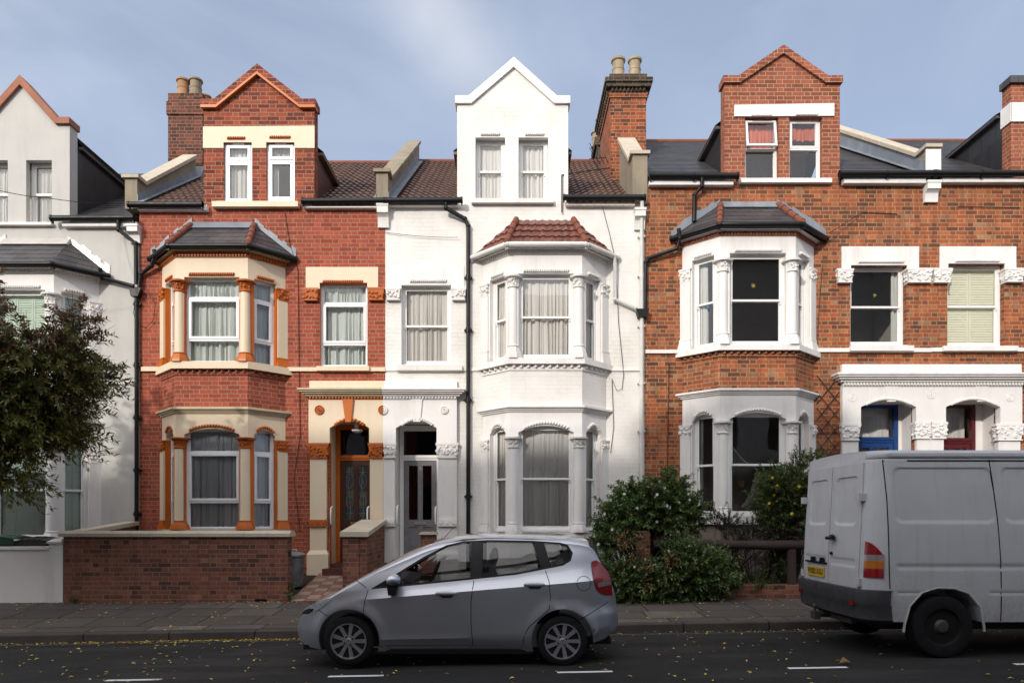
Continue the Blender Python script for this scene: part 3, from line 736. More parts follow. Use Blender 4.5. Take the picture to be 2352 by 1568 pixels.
def text_mesh(body, size, name, mat, parent, loc, rot, width=None, sx=1.0):
    cu = bpy.data.curves.new('t', 'FONT'); cu.body = body; cu.size = size; cu.extrude = .001; cu.align_x = 'CENTER'; cu.align_y = 'CENTER'; cu.offset = .0012; o = bpy.data.objects.new('t', cu); COL.objects.link(o); bpy.context.view_layer.update()
    me = bpy.data.meshes.new_from_object(o.evaluated_get(bpy.context.evaluated_depsgraph_get())); bpy.data.objects.remove(o); bpy.data.curves.remove(cu); me.name = name
    m_ = Matrix.Translation(Vector(loc) - WL.get(parent.name, Vector())) @ rot @ Matrix.Diagonal((sx, 1, 1, 1)); me.transform(m_); me.materials.clear(); me.materials.append(M[mat]); q = bpy.data.objects.new(name, me); COL.objects.link(q); q.parent = parent; WL[q.name] = WL.get(parent.name, Vector()); return q
# ------------------------------------------------------------------ ground, road, pavement
def zroad(x, y): return .0179 * (x + .63) - max(0.0, (y - 7.4)) * .018 - max(0.0, 3.0 - y) * .018
KERB, WALLY = 10.1, 12.3
def zkerb(x): return zroad(x, KERB) + .145
def zback(x): return .222 + .005 * x
def zpave(x, y): t = (y - KERB) / (WALLY - KERB); return zkerb(x) + (zback(x) - zkerb(x)) * t
def zgard(x, y):
    t = min(1.0, max(0.0, (y - WALLY) / (F - WALLY))); return zback(x) + (.57 - zback(x)) * t

def asphalt():
    N = NN('asphalt', .88, .25); p = N.pos(); n1 = N.noise(p, 1.2, 6.0, .6); n2 = N.noise(p, 160, 3.0, .7); v = N.vor(p, 95)
    c = N.mix(N.mr(n2, .35, .7), (.008, .0075, .0073, 1), (.021, .0195, .019, 1)); c = N.mix(N.mr(n1, .35, .7, 0, .45), c, (.013, .012, .0115, 1)); n4 = N.noise(N.scale(p, .35, 1.6, 1), 1.0, 3.0); c = N.mix(N.mr(n4, .52, .60, 0, .45), c, (.034, .031, .029, 1)); c = N.mix(N.mr(N.noise(p, .8, 2.0), .60, .66, 0, .5), c, (.006, .006, .006, 1)); N.color(c)
    N.bump(N.math('ADD', n2, N.math('MULTIPLY', v, .8)), .7, .006); N.rough(N.mr(n1, .3, .7, .75, .95)); return N.m
M['asphalt'] = asphalt()
def slabs():
    N = NN('paving_slab', .85, .25); p = N.pos(); x, y, z = N.sep(p)
    r = N.math('FLOOR', N.math('DIVIDE', y, .62)); fy = N.math('SUBTRACT', y, N.math('MULTIPLY', r, .62))
    xx = N.math('DIVIDE', N.math('ADD', x, N.math('MULTIPLY', N.white(r, 2.0), .7)), .88); k = N.math('FLOOR', xx); fx = N.math('MULTIPLY', N.math('FRACT', xx), .88)
    e = N.math('MINIMUM', N.math('MINIMUM', fx, N.math('SUBTRACT', .88, fx)), N.math('MINIMUM', fy, N.math('SUBTRACT', .62, fy)))
    m_ = N.mr(e, .007, .016); a = N.white(k, r); n = N.noise(p, 3.0, 6.0, .65); n2 = N.noise(p, 120, 3.0)
    c = N.ramp(a, [(0, (.062, .050, .042)), (.35, (.080, .064, .054)), (.7, (.068, .060, .055)), (.85, (.105, .088, .074)), (1, (.135, .112, .094))])
    c = N.mix(N.mr(n, .35, .7, 0, .5), c, (.038, .031, .026, 1)); c = N.mix(N.mr(n2, .4, .7, 0, .25), c, (.12, .105, .09, 1)); c = N.mix(m_, (.015, .013, .011, 1), c); N.color(c)
    N.bump(N.math('ADD', N.math('MULTIPLY', m_, .9), N.math('ADD', N.math('MULTIPLY', n2, .3), N.math('MULTIPLY', a, .5))), .6, .008); return N.m
M['slab'] = slabs()
def kerbm():
    N = NN('granite_kerb', .85, .25); p = N.pos(); x, y, z = N.sep(p); xx = N.math('DIVIDE', x, 1.27); fx = N.math('MULTIPLY', N.math('FRACT', xx), 1.27)
    e = N.mr(N.math('MINIMUM', fx, N.math('SUBTRACT', 1.27, fx)), .006, .018); n = N.noise(p, 70, 4.0, .7); n1 = N.noise(p, 2.5, 5.0)
    c = N.mix(N.mr(n, .3, .7), (.045, .037, .032, 1), (.085, .071, .061, 1)); c = N.mix(N.mr(n1, .4, .7, 0, .5), c, (.026, .022, .02, 1)); c = N.mix(e, (.012, .011, .01, 1), c); N.color(c); N.bump(N.math('ADD', n, e), .5, .008); return N.m
M['kerb'] = kerbm()
M['soil'] = plain('garden_soil', (.045, .034, .026, 1), .95, .1, bump=.8, bsc=22)
M['mark'] = paint('worn_road_paint', (.62, .62, .62, 1), .1, .5, rough=.7, dcol=(.05, .05, .05, 1))
def tilesm():
    N = NN('path_tile', .7, .3); p = N.pos(); x, y, z = N.sep(p); s = .235
    k = N.math('FLOOR', N.math('DIVIDE', x, s)); r = N.math('FLOOR', N.math('DIVIDE', y, s)); par = N.math('FLOORED_MODULO', N.math('ADD', k, r), 2.0)
    c = N.mix(par, (.30, .11, .085, 1), (.34, .28, .20, 1)); n = N.noise(p, 6, 5.0, .65); c = N.mix(N.mr(n, .35, .7, 0, .55), c, (.10, .085, .07, 1))
    fx = N.math('FRACT', N.math('DIVIDE', x, s)); fy = N.math('FRACT', N.math('DIVIDE', y, s)); e = N.mr(N.math('MINIMUM', N.math('MINIMUM', fx, N.math('SUBTRACT', 1.0, fx)), N.math('MINIMUM', fy, N.math('SUBTRACT', 1.0, fy))), .012, .03)
    N.color(N.mix(e, (.05, .045, .04, 1), c)); N.bump(e, .4, .005); return N.m
M['path'] = tilesm()
M['channel'] = paint('concrete_channel', (.055, .052, .05, 1), .2, .5, rough=.9, dcol=(.02, .018, .016, 1))

def sheet(name, xs, ys, zf_, mat, kind='structure'):
    mb = MB(); mb.grid([[(x, y, zf_(x, y)) for x in xs] for y in ys]); return mb.build(name, mat, kind=kind)
xs_ = [-60 + 3 * i for i in range(41)]
sheet('ground', [-900, -200, -60, 60, 200, 900], [-900, -100, -10, 30, 120, 900], lambda x, y: -1.9 + (.0179 * max(-60, min(60, x)) if abs(y) < 50 else 0), 'soil')
sheet('road', xs_, [1.5, 3.0, 5, 7.4, 9, KERB], zroad, 'asphalt')
mb = MB(); kr = .16
for a, b in zip(xs_, xs_[1:]):
    for y0, y1, sgn in ((KERB, KERB + kr, 1),):
        mb.face([(a, y0, zroad(a, y0) - .1), (b, y0, zroad(b, y0) - .1), (b, y0 + .012, zkerb(b) - .018), (a, y0 + .012, zkerb(a) - .018)])
        mb.face([(a, y0 + .012, zkerb(a) - .018), (b, y0 + .012, zkerb(b) - .018), (b, y0 + .03, zkerb(b)), (a, y0 + .03, zkerb(a))])
        mb.face([(a, y0 + .03, zkerb(a)), (b, y0 + .03, zkerb(b)), (b, y1, zkerb(b)), (a, y1, zkerb(a))])
mb.build('kerb', 'kerb', kind='structure')
sheet('pavement', xs_, [KERB + kr, 11, WALLY + .02], lambda x, y: zpave(x, y) - (.004 if y < KERB + .3 else 0), 'slab')
sheet('garden_ground', [-14 + i for i in range(31)], [WALLY, 13, F + .01], lambda x, y: zgard(x, y) - .03, 'soil')
sheet('garden_path', [-4.02, -3.6, -3.1], [WALLY - .0, 13, F - .05], lambda x, y: zgard(x, y) + .01, 'path')
sheet('far_pavement', xs_, [-1.0, 1.5], lambda x, y: zroad(x, 1.5) + .13, 'slab')
mb = MB()
for a, b in zip(xs_, xs_[1:]): mb.face([(a, KERB - .13, zroad(a, KERB - .13) + .004), (b, KERB - .13, zroad(b, KERB - .13) + .004), (b, KERB - .002, zroad(b, KERB) + .004), (a, KERB - .002, zroad(a, KERB) + .004)])
mb.build('gutter_channel', 'channel', kind='structure')
# bay markings painted on the road
mb = MB()
for u0, u1, v in ((243, 370, 1555.5), (754, 881, 1550), (1280, 1407, 1538), (1810, 1946, 1526), (2330, 2460, 1515), (-270, -140, 1562)):
    D = 7.45; a, b = X(u0, D), X(u1, D)
    mb.face([(a, D - .035, zroad(a, D) + .004), (b, D - .03, zroad(b, D) + .004), (b, D + .035, zroad(b, D) + .004), (a, D + .035, zroad(a, D) + .004)])
mb.build('road_marking', 'mark', kind='structure')

# ------------------------------------------------------------------ the terrace
SL = .70
KWB = dict(row=.3, amp=.028, nu=60, wave=.15, wamp=.014)
KWS = dict(row=.2, amp=.010, nu=1)
KWR = dict(row=.26, amp=.03, nu=24, wave=.16, wamp=.014)
YR = F + 4.8

def plate(h, name, mat, px, y0, y1, D=F):
    mb = MB(); mb.prism([(X(u, D), Z(v, D)) for u, v in px], y0, y1, 'y'); return mb.build(name, mat, h)
def win(h, u0, u1, v0, v1, **k):
    return window(h, (xf(u0), F), (xf(u1), F), zf(v1), zf(v0) + .03, **k)
def hole(xl, u0, u1, v0, v1): return (xf(u0) - xl, xf(u1) - xl, zf(v1), zf(v0))
def wrope(h, u0, u1, v, mat, y=F, r=.034):
    return lintel_rope(h, (xf(u0), y), (xf(u1), y), 0, xf(u1) - xf(u0), zf(v), mat, r=r)
def dormer_front(h, xl, xr, z0, zs, apex, holes, mat, name='dormer_front', kn=.28, band=None):
    mb = MB(); panel(mb, (xl, F), (xr, F), z0, zs, holes, .12)
    if apex: mb.face([(xl + kn, F, zs), (xr - kn, F, zs), (apex[0], F, apex[1])])
    panel(mb, (xl, F + .26), (xl, F), z0, zs); panel(mb, (xr, F), (xr, F + .26), z0, zs)
    return mb.build(name, mat, h)
def fascia(h, x0, x1, z0, z1, mat='white', d=.11, name='eaves_fascia'):
    mb = MB(); mb.box(x0, x1, F - d, F - .001, z0, z1); return mb.build(name, mat, h)
def door_set(h, x0, x1, zg, zb_, zt, yd, fm, dm, style, gl='glass_dark'):
    """door frame (> transom pane), door (> its panes and ironmongery)"""
    f = MB(); w_ = .085
    f.box(x0, x0 + w_, yd - .05, yd + .05, zg, zt); f.box(x1 - w_, x1, yd - .05, yd + .05, zg, zt); f.box(x0 + w_, x1 - w_, yd - .049, yd + .05, zt - .12, zt)
    f.box(x0 + w_, x1 - w_, yd - .049, yd + .05, zb_, zb_ + .05); f.box(x0 + w_, x1 - w_, yd - .07, yd + .04, zb_ + .05, zb_ + .09); f.box(x0 + w_, x1 - w_, yd - .03, yd + .04, zb_ + .09, zb_ + .12)
    fr = f.build('door_frame', fm, h)
    p = MB(); p.face([(x0 + w_, yd, zb_ + .1), (x1 - w_, yd, zb_ + .1), (x1 - w_, yd, zt - .1), (x0 + w_, yd, zt - .1)]); p.build('transom_pane', gl, fr)
    if gl == 'glass':
        p = MB(); wavy(p, x0 + .05, x1 - .05, yd + .25, zg + .3, zt, .015, seed=4, folds=7); p.build('door_curtain', 'lacecurtain', fr)
    a, b = x0 + w_ + .004, x1 - w_ - .004; W_ = b - a; d = MB(); H_ = zb_ - zg
    st, mid = .11, (a + b) / 2
    gz0, gz1 = zg + H_ * .42, zb_ - .11
    d.box(a, a + st, yd - .03, yd + .015, zg + .01, zb_ - .004); d.box(b - st, b, yd - .03, yd + .015, zg + .01, zb_ - .004); d.box(mid - .055, mid + .055, yd - .029, yd + .015, zg + .01, zb_ - .004)
    for z0, z1 in ((zg + .011, zg + .2), (gz0 - .16, gz0), (gz1, zb_ - .005)): d.box(a + st, mid - .055, yd - .028, yd + .014, z0, z1); d.box(mid + .055, b - st, yd - .028, yd + .014, z0, z1)
    for s, e in ((a + st, mid - .055), (mid + .055, b - st)): d.box(s, e, yd - .008, yd + .01, zg + .2, gz0 - .16)
    dr = d.build('door', dm, h)
    g = MB()
    for s, e in ((a + st, mid - .055), (mid + .055, b - st)): g.face([(s, yd - .006, gz0), (e, yd - .006, gz0), (e, yd - .006, gz1), (s, yd - .006, gz1)])
    g.build('door_pane', gl if style != 'leaded' else 'stained', dr)
    if style == 'leaded':
        q = MB()
        for s, e in ((a + st, mid - .055), (mid + .055, b - st)):
            c = (s + e) / 2; hh = gz1 - gz0
            for zz in (.12, .5, .88): q.box(s, e, yd - .012, yd - .007, gz0 + hh * zz - .004, gz0 + hh * zz + .004)
            for k, (zz, rr) in enumerate(((.72, .09), (.34, .08))):
                q.tube([(c + rr * math.cos(t / 14 * 6.283) * .9, yd - .01, gz0 + hh * zz + rr * 1.8 * math.sin(t / 14 * 6.283)) for t in range(15)], .006, 5)
            q.tube([(c, yd - .01, gz0), (c + .02, yd - .01, gz0 + hh * .3), (c - .03, yd - .01, gz0 + hh * .6), (c, yd - .01, gz1)], .006, 5)
        q.build('leading', 'lead', dr)
    k = MB(); zz = gz0 - .08
    k.box(mid - .13, mid + .13, yd - .045, yd - .0295, zz - .035, zz + .035); k.box(mid - .10, mid + .10, yd - .05, yd - .0455, zz - .02, zz + .012); k.build('letterbox', 'brass' if style == 'leaded' else 'steel', dr)
    return fr, dr
def pillar(h, x0, x1, y0, z0, z1, zc, mat, acc, name='porch_pillar', cap=(True, .0, .0), foot=True, blk=None, capx=None):
    mb = MB(); mb.box(x0, x1, y0 + .03, F + .06, z0, z1)
    if foot: mb.prism([(x0 - .05, y0 - .03), (x1 + .05, y0 - .03), (x1 + .05, F), (x0 - .05, F)], z0 - .1, z0 + .42, 'z'); mb.prism([(x0 - .05, y0 - .03), (x1 + .05, y0 - .03), (x1 + .05, F), (x0 - .05, F)], z0 + .4201, z0 + .5, 'z', [(x0, y0 + .02), (x1, y0 + .02), (x1, F), (x0, F)])
    po = mb.build(name, mat, h)
    if blk:
        b = MB(); b.box(x0 - .005, x1 + .005, y0 - .02, y0 + .05, blk[0], blk[1]); n = 3
        for i in range(n): b.lathe([(.03, -.02), (.022, -.035), (.004, -.03)], (x0 + (x1 - x0) * (i + .5) / n, y0, (blk[0] + blk[1]) / 2), 10, 'y')
        b.build('pillar_block', acc, po)
    cx0, cx1 = capx or (x0, x1); c = MB(); carved(c, cx1 - cx0, .16, zc - z1, rnd, ((cx0 + cx1) / 2, F - .03, z1), .10); c.build('capital', acc, po, smooth=50)
    return po
def grab(h, x, y, z0, z1, mat='frame'):
    mb = MB(); mb.tube([(x, F + .02, z0), (x, y, z0 + .03), (x, y - .02, (z0 + z1) / 2), (x, y, z1 - .03), (x, F + .02, z1)], .016, 8); return mb.build('grab_rail', mat, h, smooth=50)
M['step'] = paint('red_step_paint', (.10, .035, .03, 1), .2, .3, rough=.5)
M['brass'] = plain('brass', (.55, .38, .12, 1), .3, .5, 1.0)
M['steel'] = plain('worn_steel', (.6, .6, .6, 1), .35, .5, .9)
M['door_brown'] = plain('dark_brown_door', (.07, .028, .02, 1), .4, .4)
M['door_grey'] = plain('grey_door_paint', (.22, .21, .22, 1), .5, .3)
M['door_blue'] = plain('blue_door_paint', col(22, 62, 122), .35, .5)
M['door_maroon'] = plain('maroon_door_paint', col(92, 28, 36), .35, .5)
def stained():
    N = NN('stained_glass', .12, .6); n = N.n('ShaderNodeTexVoronoi'); n.inputs['Scale'].default_value = 13; N.put(n.inputs['Vector'], N.pos())
    N.color(N.ramp(N.sep(n.outputs['Color'])[0], [(0, (.03, .05, .045)), (.45, (.06, .09, .07)), (.6, (.10, .10, .03)), (.75, (.04, .05, .09)), (.9, (.12, .03, .03)), (1, (.05, .07, .06))], True)); return N.m
M['stained'] = stained()

LAC = ('curtain', -.02, 1.02, 0, .97, 'lacecurtain')
NET = [('curtain', -.02, 1.02, .76, .98, 'net'), ('curtain', -.02, 1.02, -.0, .74, 'net')]
NET2 = [('curtain', -.02, .52, 0, .99, 'net2'), ('curtain', .46, 1.02, 0, .99, 'net2')]

# ---- house: pale grey rendered, at the left edge
H1L, H1R = -14.4, xf(320)
h1 = thing('terraced_house', 'pale grey rendered terraced house with mint shutters, behind the small dark leaved tree', 'house', (-10, F, .5))
bx = -10.01
panel(m1 := MB(), (H1L, F), (H1R, F), -.3, zf(520), [(bx - 1.15 - H1L, bx + 1.15 - H1L, zf(1300), zf(990)), (bx - 1.15 - H1L, bx + 1.15 - H1L, zf(870), zf(650))])
m1.build('front_wall', 'grey_render', h1)
mb = MB(); mb.box(xf(242), xf(312), F - .03, F - .001, zf(882), zf(875)); mb.build('string_course', 'white', h1)
SHG = [('shutter', 2, 'shut_green')]
bay(h1, dict(cx=bx, hw=.73, HW=1.30, z0=-.2, wall='grey_render', trim='white', accent='white', jamb='white', col='white', seed=3, frame='frame', plinth='white', r=.105,
    levels=[dict(sill0=zb(1256), sill=zb(1242), cap=zb(1030), hcap=.23, hbase=.2, head=zb(1009), spring=zb(1021), top=zb(960), style='sash', cover=[SHG, [('shutter', 3, 'shut_green')], SHG]),
            dict(sill0=zb(872), sill=zb(858), cap=zb(675), hcap=.23, hbase=.2, head=zb(665), top=zb(625), style='sash', cover=[SHG, [('shutter', 3, 'shut_green')], SHG])],
    dent=(zb(625), zb(616)), dentmat='white', gz=Z(604, 13.6), gmat='black_pipe', rtop=.66, rz=zf(556), roofmat='slate', roofkw=dict(row=.2, amp=.006), flash='foil'))
xl, xr = xf(-60), xf(160); z1 = zf(520); zs = zf(287)
dormer_front(h1, xl, xr, z1, zs, (xf(48), zf(196)), [hole(xl, 60, 119, 368, 514), hole(xl, -40, 18, 368, 514)], 'grey_render', kn=.28)
coping(h1, [(xl - .04, zs), (xl + .28, zs), (xf(50), zf(198)), (xr - .28, zs), (xr + .03, zs)], .13, F - .07, F + .30, 'coping_salmon')
mb = MB(); mb.box(xl + .1, xf(124), F - .09, F - .001, zf(520), zf(514)); mb.build('dormer_sill', 'white', h1)
for a, b in ((60, 119), (-40, 18)): win(h1, a, b, 368, 513, style='sash', rec=.16, cover=[('curtain', -.02, 1.02, 0, 1, 'whitecurtain')], seed=a)
e1 = 8.03
mb = roof_quad(h1, xr, H1R - .1, F - .12, YR, e1, KWS, 'slate'); m2 = roof_quad(h1, H1L, xr, F + 2.2, YR, e1, KWS, 'slate'); mb.build('roof', 'slate', h1); m2.build('roof', 'slate', h1)
cheek(h1, xr, F + .26, e1, 9.7, 'slate_hang', 1); dormer_roof(h1, xl + .02, xr - .02, 9.72, 10.75, F + .3, F + 4.2, 'slate', KWS)
fascia(h1, xf(150), H1R, zf(524), zf(514), 'white'); gutter(h1, [(xf(128), F - .16, zf(509)), (xf(318), F - .16, zf(508))])
kneeler(h1, xf(301), xf(325), zf(560), zf(527), 'white_old')
downpipe(h1, [(xf(282), F - .16, zf(514)), (xf(282), F - .15, zf(535)), (xf(316), F - .07, zf(562)), (xf(317), F - .07, zf(655))])
downpipe(h1, [(xf(240), F - .16, zf(622)), (xf(242), F - .10, zf(642)), (xf(312), F - .08, zf(660))])
interior(h1, H1L, H1R, [.5, 3.9, 7.6])
ph = MB(); ph.prism([(xf(305), zf(668)), (xf(331), zf(668)), (xf(325), zf(685)), (xf(309), zf(685))], F - .15, F - .02, 'y'); ph.build('rain_hopper', 'black_pipe', h1)
downpipe(h1, [(xf(318), F - .07, zf(680)), (xf(318), F - .07, .3)], joints=[(xf(318), F - .07, zf(v)) for v in (700, 840, 960, 1080, 1180)])
po = parapet(h1, xf(290), xf(318), zf(482), 8.86, 17.0, 10.68, 'cement', 'stone')

# ---- house: red brick with orange and cream paintwork
H2L, H2R = H1R, xf(885)
h2 = thing('terraced_house', 'red brick terraced house with bright orange and cream painted bay, porch and window surrounds', 'house', (-5.2, F, .5))
bx = -6.08; pg = .58
px0, px1 = xf(760), xf(850)
panel(mb := MB(), (H2L, F), (H2R, F), -.1, zf(478), [(bx - 1.15 - H2L, bx + 1.15 - H2L, zf(1240), zf(975)), (bx - 1.15 - H2L, bx + 1.15 - H2L, zf(850), zf(630)), hole(H2L, 735, 844, 650, 842), (px0 - H2L - .02, px1 - H2L + .02, .5, zf(966))], .12, 1)
mb.build('front_wall', ['brick_red', 'orange'], h2)
NB = [NET[1]]
bay(h2, dict(cx=bx, hw=.73, HW=1.30, z0=-.1, wall='brick_red', trim='cream', accent='orange_carved', base='orange', jamb='orange', col='cream', seed=11, frame='upvc', corbels='brick_red', corn='cream_dirty',
    levels=[dict(sill0=zb(1228), sill=zb(1216), cap=zb(1005), hcap=.22, hbase=.19, head=zb(984), spring=zb(997), top=zb(936), style='triple', cover=[NET2, NET2, NET2]),
            dict(sill0=zb(848), sill=zb(832), cap=zb(645), hcap=.23, hbase=.2, head=zb(636), top=zb(590), style='triple', cover=[NET, NET, NET])],
    dent=(zb(589), zb(580)), dentmat='orange_carved', gz=Z(562, 13.6), gmat='black_pipe', rtop=.66, rz=zf(519), roofmat='slate', roofkw=dict(row=.2, amp=.006), flash='lead', hips='ridge_red', fascia='cream_dirty'))
for bx0 in (0, 1):
    mb = MB(); (mb.box(H2L + .06, bx - 1.36, F - .05, F - .001, zf(853), zf(843)) if bx0 == 0 else mb.box(bx + 1.36, H2R, F - .05, F - .001, zf(853), zf(844))); mb.build('string_course', 'cream', h2)
mb = MB(); mb.box(xf(730), xf(850), F - .11, F - .0505, zf(853), zf(843)); mb.box(xf(735), xf(846), F - .03, F + .1, zf(843), zf(841)); mb.build('window_sill', 'cream', h2)
plate(h2, 'window_lintel', 'cream', [(703, 664), (735, 664), (735, 650), (844, 650), (844, 664), (869, 664), (869, 614), (703, 614)], F - .025, F - .001)
capital_on_wall(h2, xf(699), xf(732), zf(690), zf(664), 'orange_carved'); capital_on_wall(h2, xf(847), xf(883), zf(689), zf(663), 'orange_carved')
wrope(h2, 742, 834, 648, 'orange_carved', F - .025)
win(h2, 735, 844, 652, 841, style='triple', rec=.09, frame='upvc', cover=NET, seed=77)
# dormer
xl, xr = xf(468), xf(722); z1 = zf(478); zs = zf(246)
hs = [hole(xl, 514, 579, 328, 466), hole(xl, 612, 677, 328, 462)]
dormer_front(h2, xl, xr, z1, zs, (xf(593), zf(170)), hs, 'brick_dormer', kn=.29)
plate(h2, 'dormer_band', 'cream', [(467, 341), (514, 341), (514, 328), (579, 328), (579, 341), (612, 341), (612, 328), (677, 328), (677, 341), (723, 341), (723, 290), (467, 292)], F - .02, F - .001)
coping(h2, [(xl - .03, zs), (xl + .29, zs), (xf(593), zf(170)), (xr - .29, zs), (xr + .04, zs)], .14, F - .06, F + .28, 'brick_dormer', mould='orange', mw=.055)
wrope(h2, 523, 564, 319, 'orange_carved', F - .02, .03); wrope(h2, 620, 668, 317, 'orange_carved', F - .02, .03)
mb = MB(); mb.box(xf(492), xf(688), F - .12, F - .001, zf(480), zf(468)); mb.box(xf(498), xf(680), F - .05, F - .001, zf(468), zf(464)); mb.build('dormer_sill', 'cream', h2)
win(h2, 514, 579, 330, 465, style='dormer', rec=.05, frame='upvc', cover=[('curtain', -.02, 1.02, 0, 1, 'whitecurtain')], seed=5)
win(h2, 612, 677, 329, 461, style='dormer', rec=.05, frame='upvc', cover=[('curtain', -.02, .3, 0, 1, 'whitecurtain'), ('curtain', -.02, 1.02, .72, 1, 'whitecurtain')], seed=6)
e2 = 8.33
roof_quad(h2, H2L + .1, xl + .01, F - .12, YR, e2, KWB, 0).build('roof', 'tile_brown', h2)
roof_quad(h2, xr - .01, xf(862), F - .12, YR, e2, KWB, 0).build('roof', 'tile_brown', h2)
roof_quad(h2, xl, xr, F + 1.7, YR, e2, KWB, 0).build('roof', 'tile_brown', h2)
cheek(h2, xr, F + .26, e2, 9.58, 'tile_hang', 1); cheek(h2, xl, F + .26, e2, 9.58, 'tile_hang', -1); dormer_roof(h2, xl, xr, 9.6, 10.7, F + .3, F + 3.5, 'tile_brown', KWS)
mb = MB(); mb.tube([(H2L + .1, YR, e2 + SL * 4.8 - .02), (xf(885), YR, e2 + SL * 4.8 - .02)], .08, 8); mb.build('ridge_tiles', 'ridge_red', h2)
flashing(h2, xf(318) + .001, 1, e2, F - .05, 17.0); flashing(h2, xf(866) - .001, -1, e2, F - .05, F + 2.0)
fascia(h2, H2L + .02, xf(480), zf(488), zf(476), 'frame'); fascia(h2, xf(700), xf(890), zf(482), zf(468), 'frame')
gutter(h2, [(xf(304), F - .165, zf(478)), (xf(474), F - .165, zf(478))]); gutter(h2, [(xf(698), F - .165, zf(470)), (xf(888), F - .165, zf(469))])
kneeler(h2, xf(869), xf(894), zf(525), zf(480), 'white_old')
downpipe(h2, [(xf(365), F - .20, zf(582)), (xf(368), F - .2, zf(598)), (xf(355), F - .12, zf(615)), (xf(328), F - .07, zf(632)), (xf(324), F - .07, zf(662))])
interior(h2, H2L, H2R, [.55, 4.1, 7.9])
parapet(h2, xf(865), xf(892), zf(464), 8.98, 19.2, 12.25, 'cement', 'cement')
# chimney on the party wall
cs = thing
st = MB(); CY = 17.2; cx0, cx1 = X(386, CY), X(465, CY); zt = Z(214, CY)
st.box(cx0, cx1, CY, CY + 1.5, 9.4, zt - .55); st.box(cx0 - .03, cx1 + .03, CY - .03, CY + 1.53, zt - .5499, zt - .22); st.box(cx0 - .0, cx1 + .0, CY - .0, CY + 1.5, zt - .2199, zt)
stack = st.build('chimney_stack', 'brick_brown', h2)
cp = MB(); cp.prism([(cx0 + .02, CY + .02), (cx1 - .02, CY + .02), (cx1 - .02, CY + 1.4), (cx0 + .02, CY + 1.4)], zt + .001, zt + .07, 'z', [(cx0 + .15, CY + .15), (cx1 - .15, CY + .15), (cx1 - .15, CY + 1.3), (cx0 + .15, CY + 1.3)]); cp.build('chimney_flaunching', 'cement', stack)
pots(h2, stack, [(X(421, 17.5), 17.5, zt + .02, .16, .50, 'terracotta'), (X(450, 17.5), 17.5, zt + .02, .16, .51, 'terracotta_pale'), (X(470, 18.0), 18.05, zt + .02, .15, .42, 'terracotta'), (X(486, 18.5), 18.55, zt, .15, .36, 'terracotta')])
fl = MB(); fl.prism([(CY - .25, 10.1), (CY - .01, 10.3), (CY - .01, 10.55), (CY - .02, 10.55)], X(405, CY), cx1 + .05, 'x'); fl.build('lead_flashing', 'lead', h2)
# porch
zt_ = zf(919); PV = dict(ground=pg, spring=zf(984), crown=zf(968), zt=zt_, cap=zf(1018)); YP = F - .10
porch(h2, px0, px1, xf(712), xf(882), PV, ('cream', 'orange'))
def entab(h, x0, x1, mats, zs4, el=.0, er=.0, y=YP):
    zt0, z1_, z2_, z3_ = zs4; trim, dm, corn = mats
    mb = MB(); n = int((x1 - x0) / .065)
    mb.box(x0, x1, y - .015, F, zt0 + .0005, z1_)
    for k in range(n): mb.box(x0 + (k + .2) * (x1 - x0) / n, x0 + (k + .8) * (x1 - x0) / n, y - .05, y - .0155, zt0 + .02, z1_ - .004)
    mb.build('dentil_course', dm, h)
    mb = MB(); hh = z2_ - z1_
    for d, a, b in ((.07, 0, .28), (.12, .281, .52), (.16, .521, .76), (.19, .761, 1)): mb.box(x0 - el * d, x1 + er * d, y - d, F - .001, z1_ + hh * a + .0005, z1_ + hh * b)
    mb.build('porch_cornice', corn, h)
    mb = MB(); mb.box(x0 + .0, x1 - .0, y + .02, F - .001, z2_ + .0005, z3_); mb.build('porch_blocking', trim, h)
entab(h2, xf(713), xf(882) - .002, ('cream', 'orange', 'cream_dirty'), (zt_, zf(912), zf(896), zf(876)), el=1)
plate(h2, 'keystone', 'orange', [(790, 919), (815, 919), (810, 971), (797, 971)], YP - .05, YP + .05)
lintel_rope(h2, (px0, YP), (px1, YP), .10, px1 - px0 - .10, PV['spring'] + .055, 'orange_carved', PV['crown'] + .04, .036)
rosette(h2, xf(737), YP - .001, zf(943), .10, 'orange_carved'); rosette(h2, xf(882) - .003, YP - .001, zf(943), .10, 'orange_carved', 'l')
pillar(h2, xf(714), xf(752), YP, pg - .05, zf(1050), zf(1018), 'cream', 'orange_carved', blk=(zf(1208), zf(1193)), capx=(xf(712), xf(756)))
pillar(h2, xf(851), xf(882) - .002, YP, pg - .05, zf(1050), zf(1018), 'cream', 'orange_carved', blk=(zf(1208), zf(1193)), foot=False, capx=(xf(849), xf(881)))
door_set(h2, px0 - .02, px1 + .02, .74, Z(1058, 15.0), Z(975, 15.0), 14.96, 'orange', 'door_brown', 'leaded')
mb = MB(); mb.box(px0 - .02, px1 + .02, F + .02, 15.0, .3, .735); mb.box(px0 - .1, px1 + .05, F - .32, F + .0199, .3, .66); mb.build('doorstep', 'step', h2)
grab(h2, px0 + .03, F - .12, zf(1205), zf(1163)); grab(h2, px1 - .03, F - .12, zf(1205), zf(1163))
lm = MB(); lm.box(-3.36, -3.28, 14.55, 14.65, 3.62, 3.74); lm.lathe([(.03, 0), (.12, -.03), (.11, -.06), (.04, -.09)], (-3.31, 14.6, 3.62), 12); lm.build('porch_lamp', 'upvc', h2)

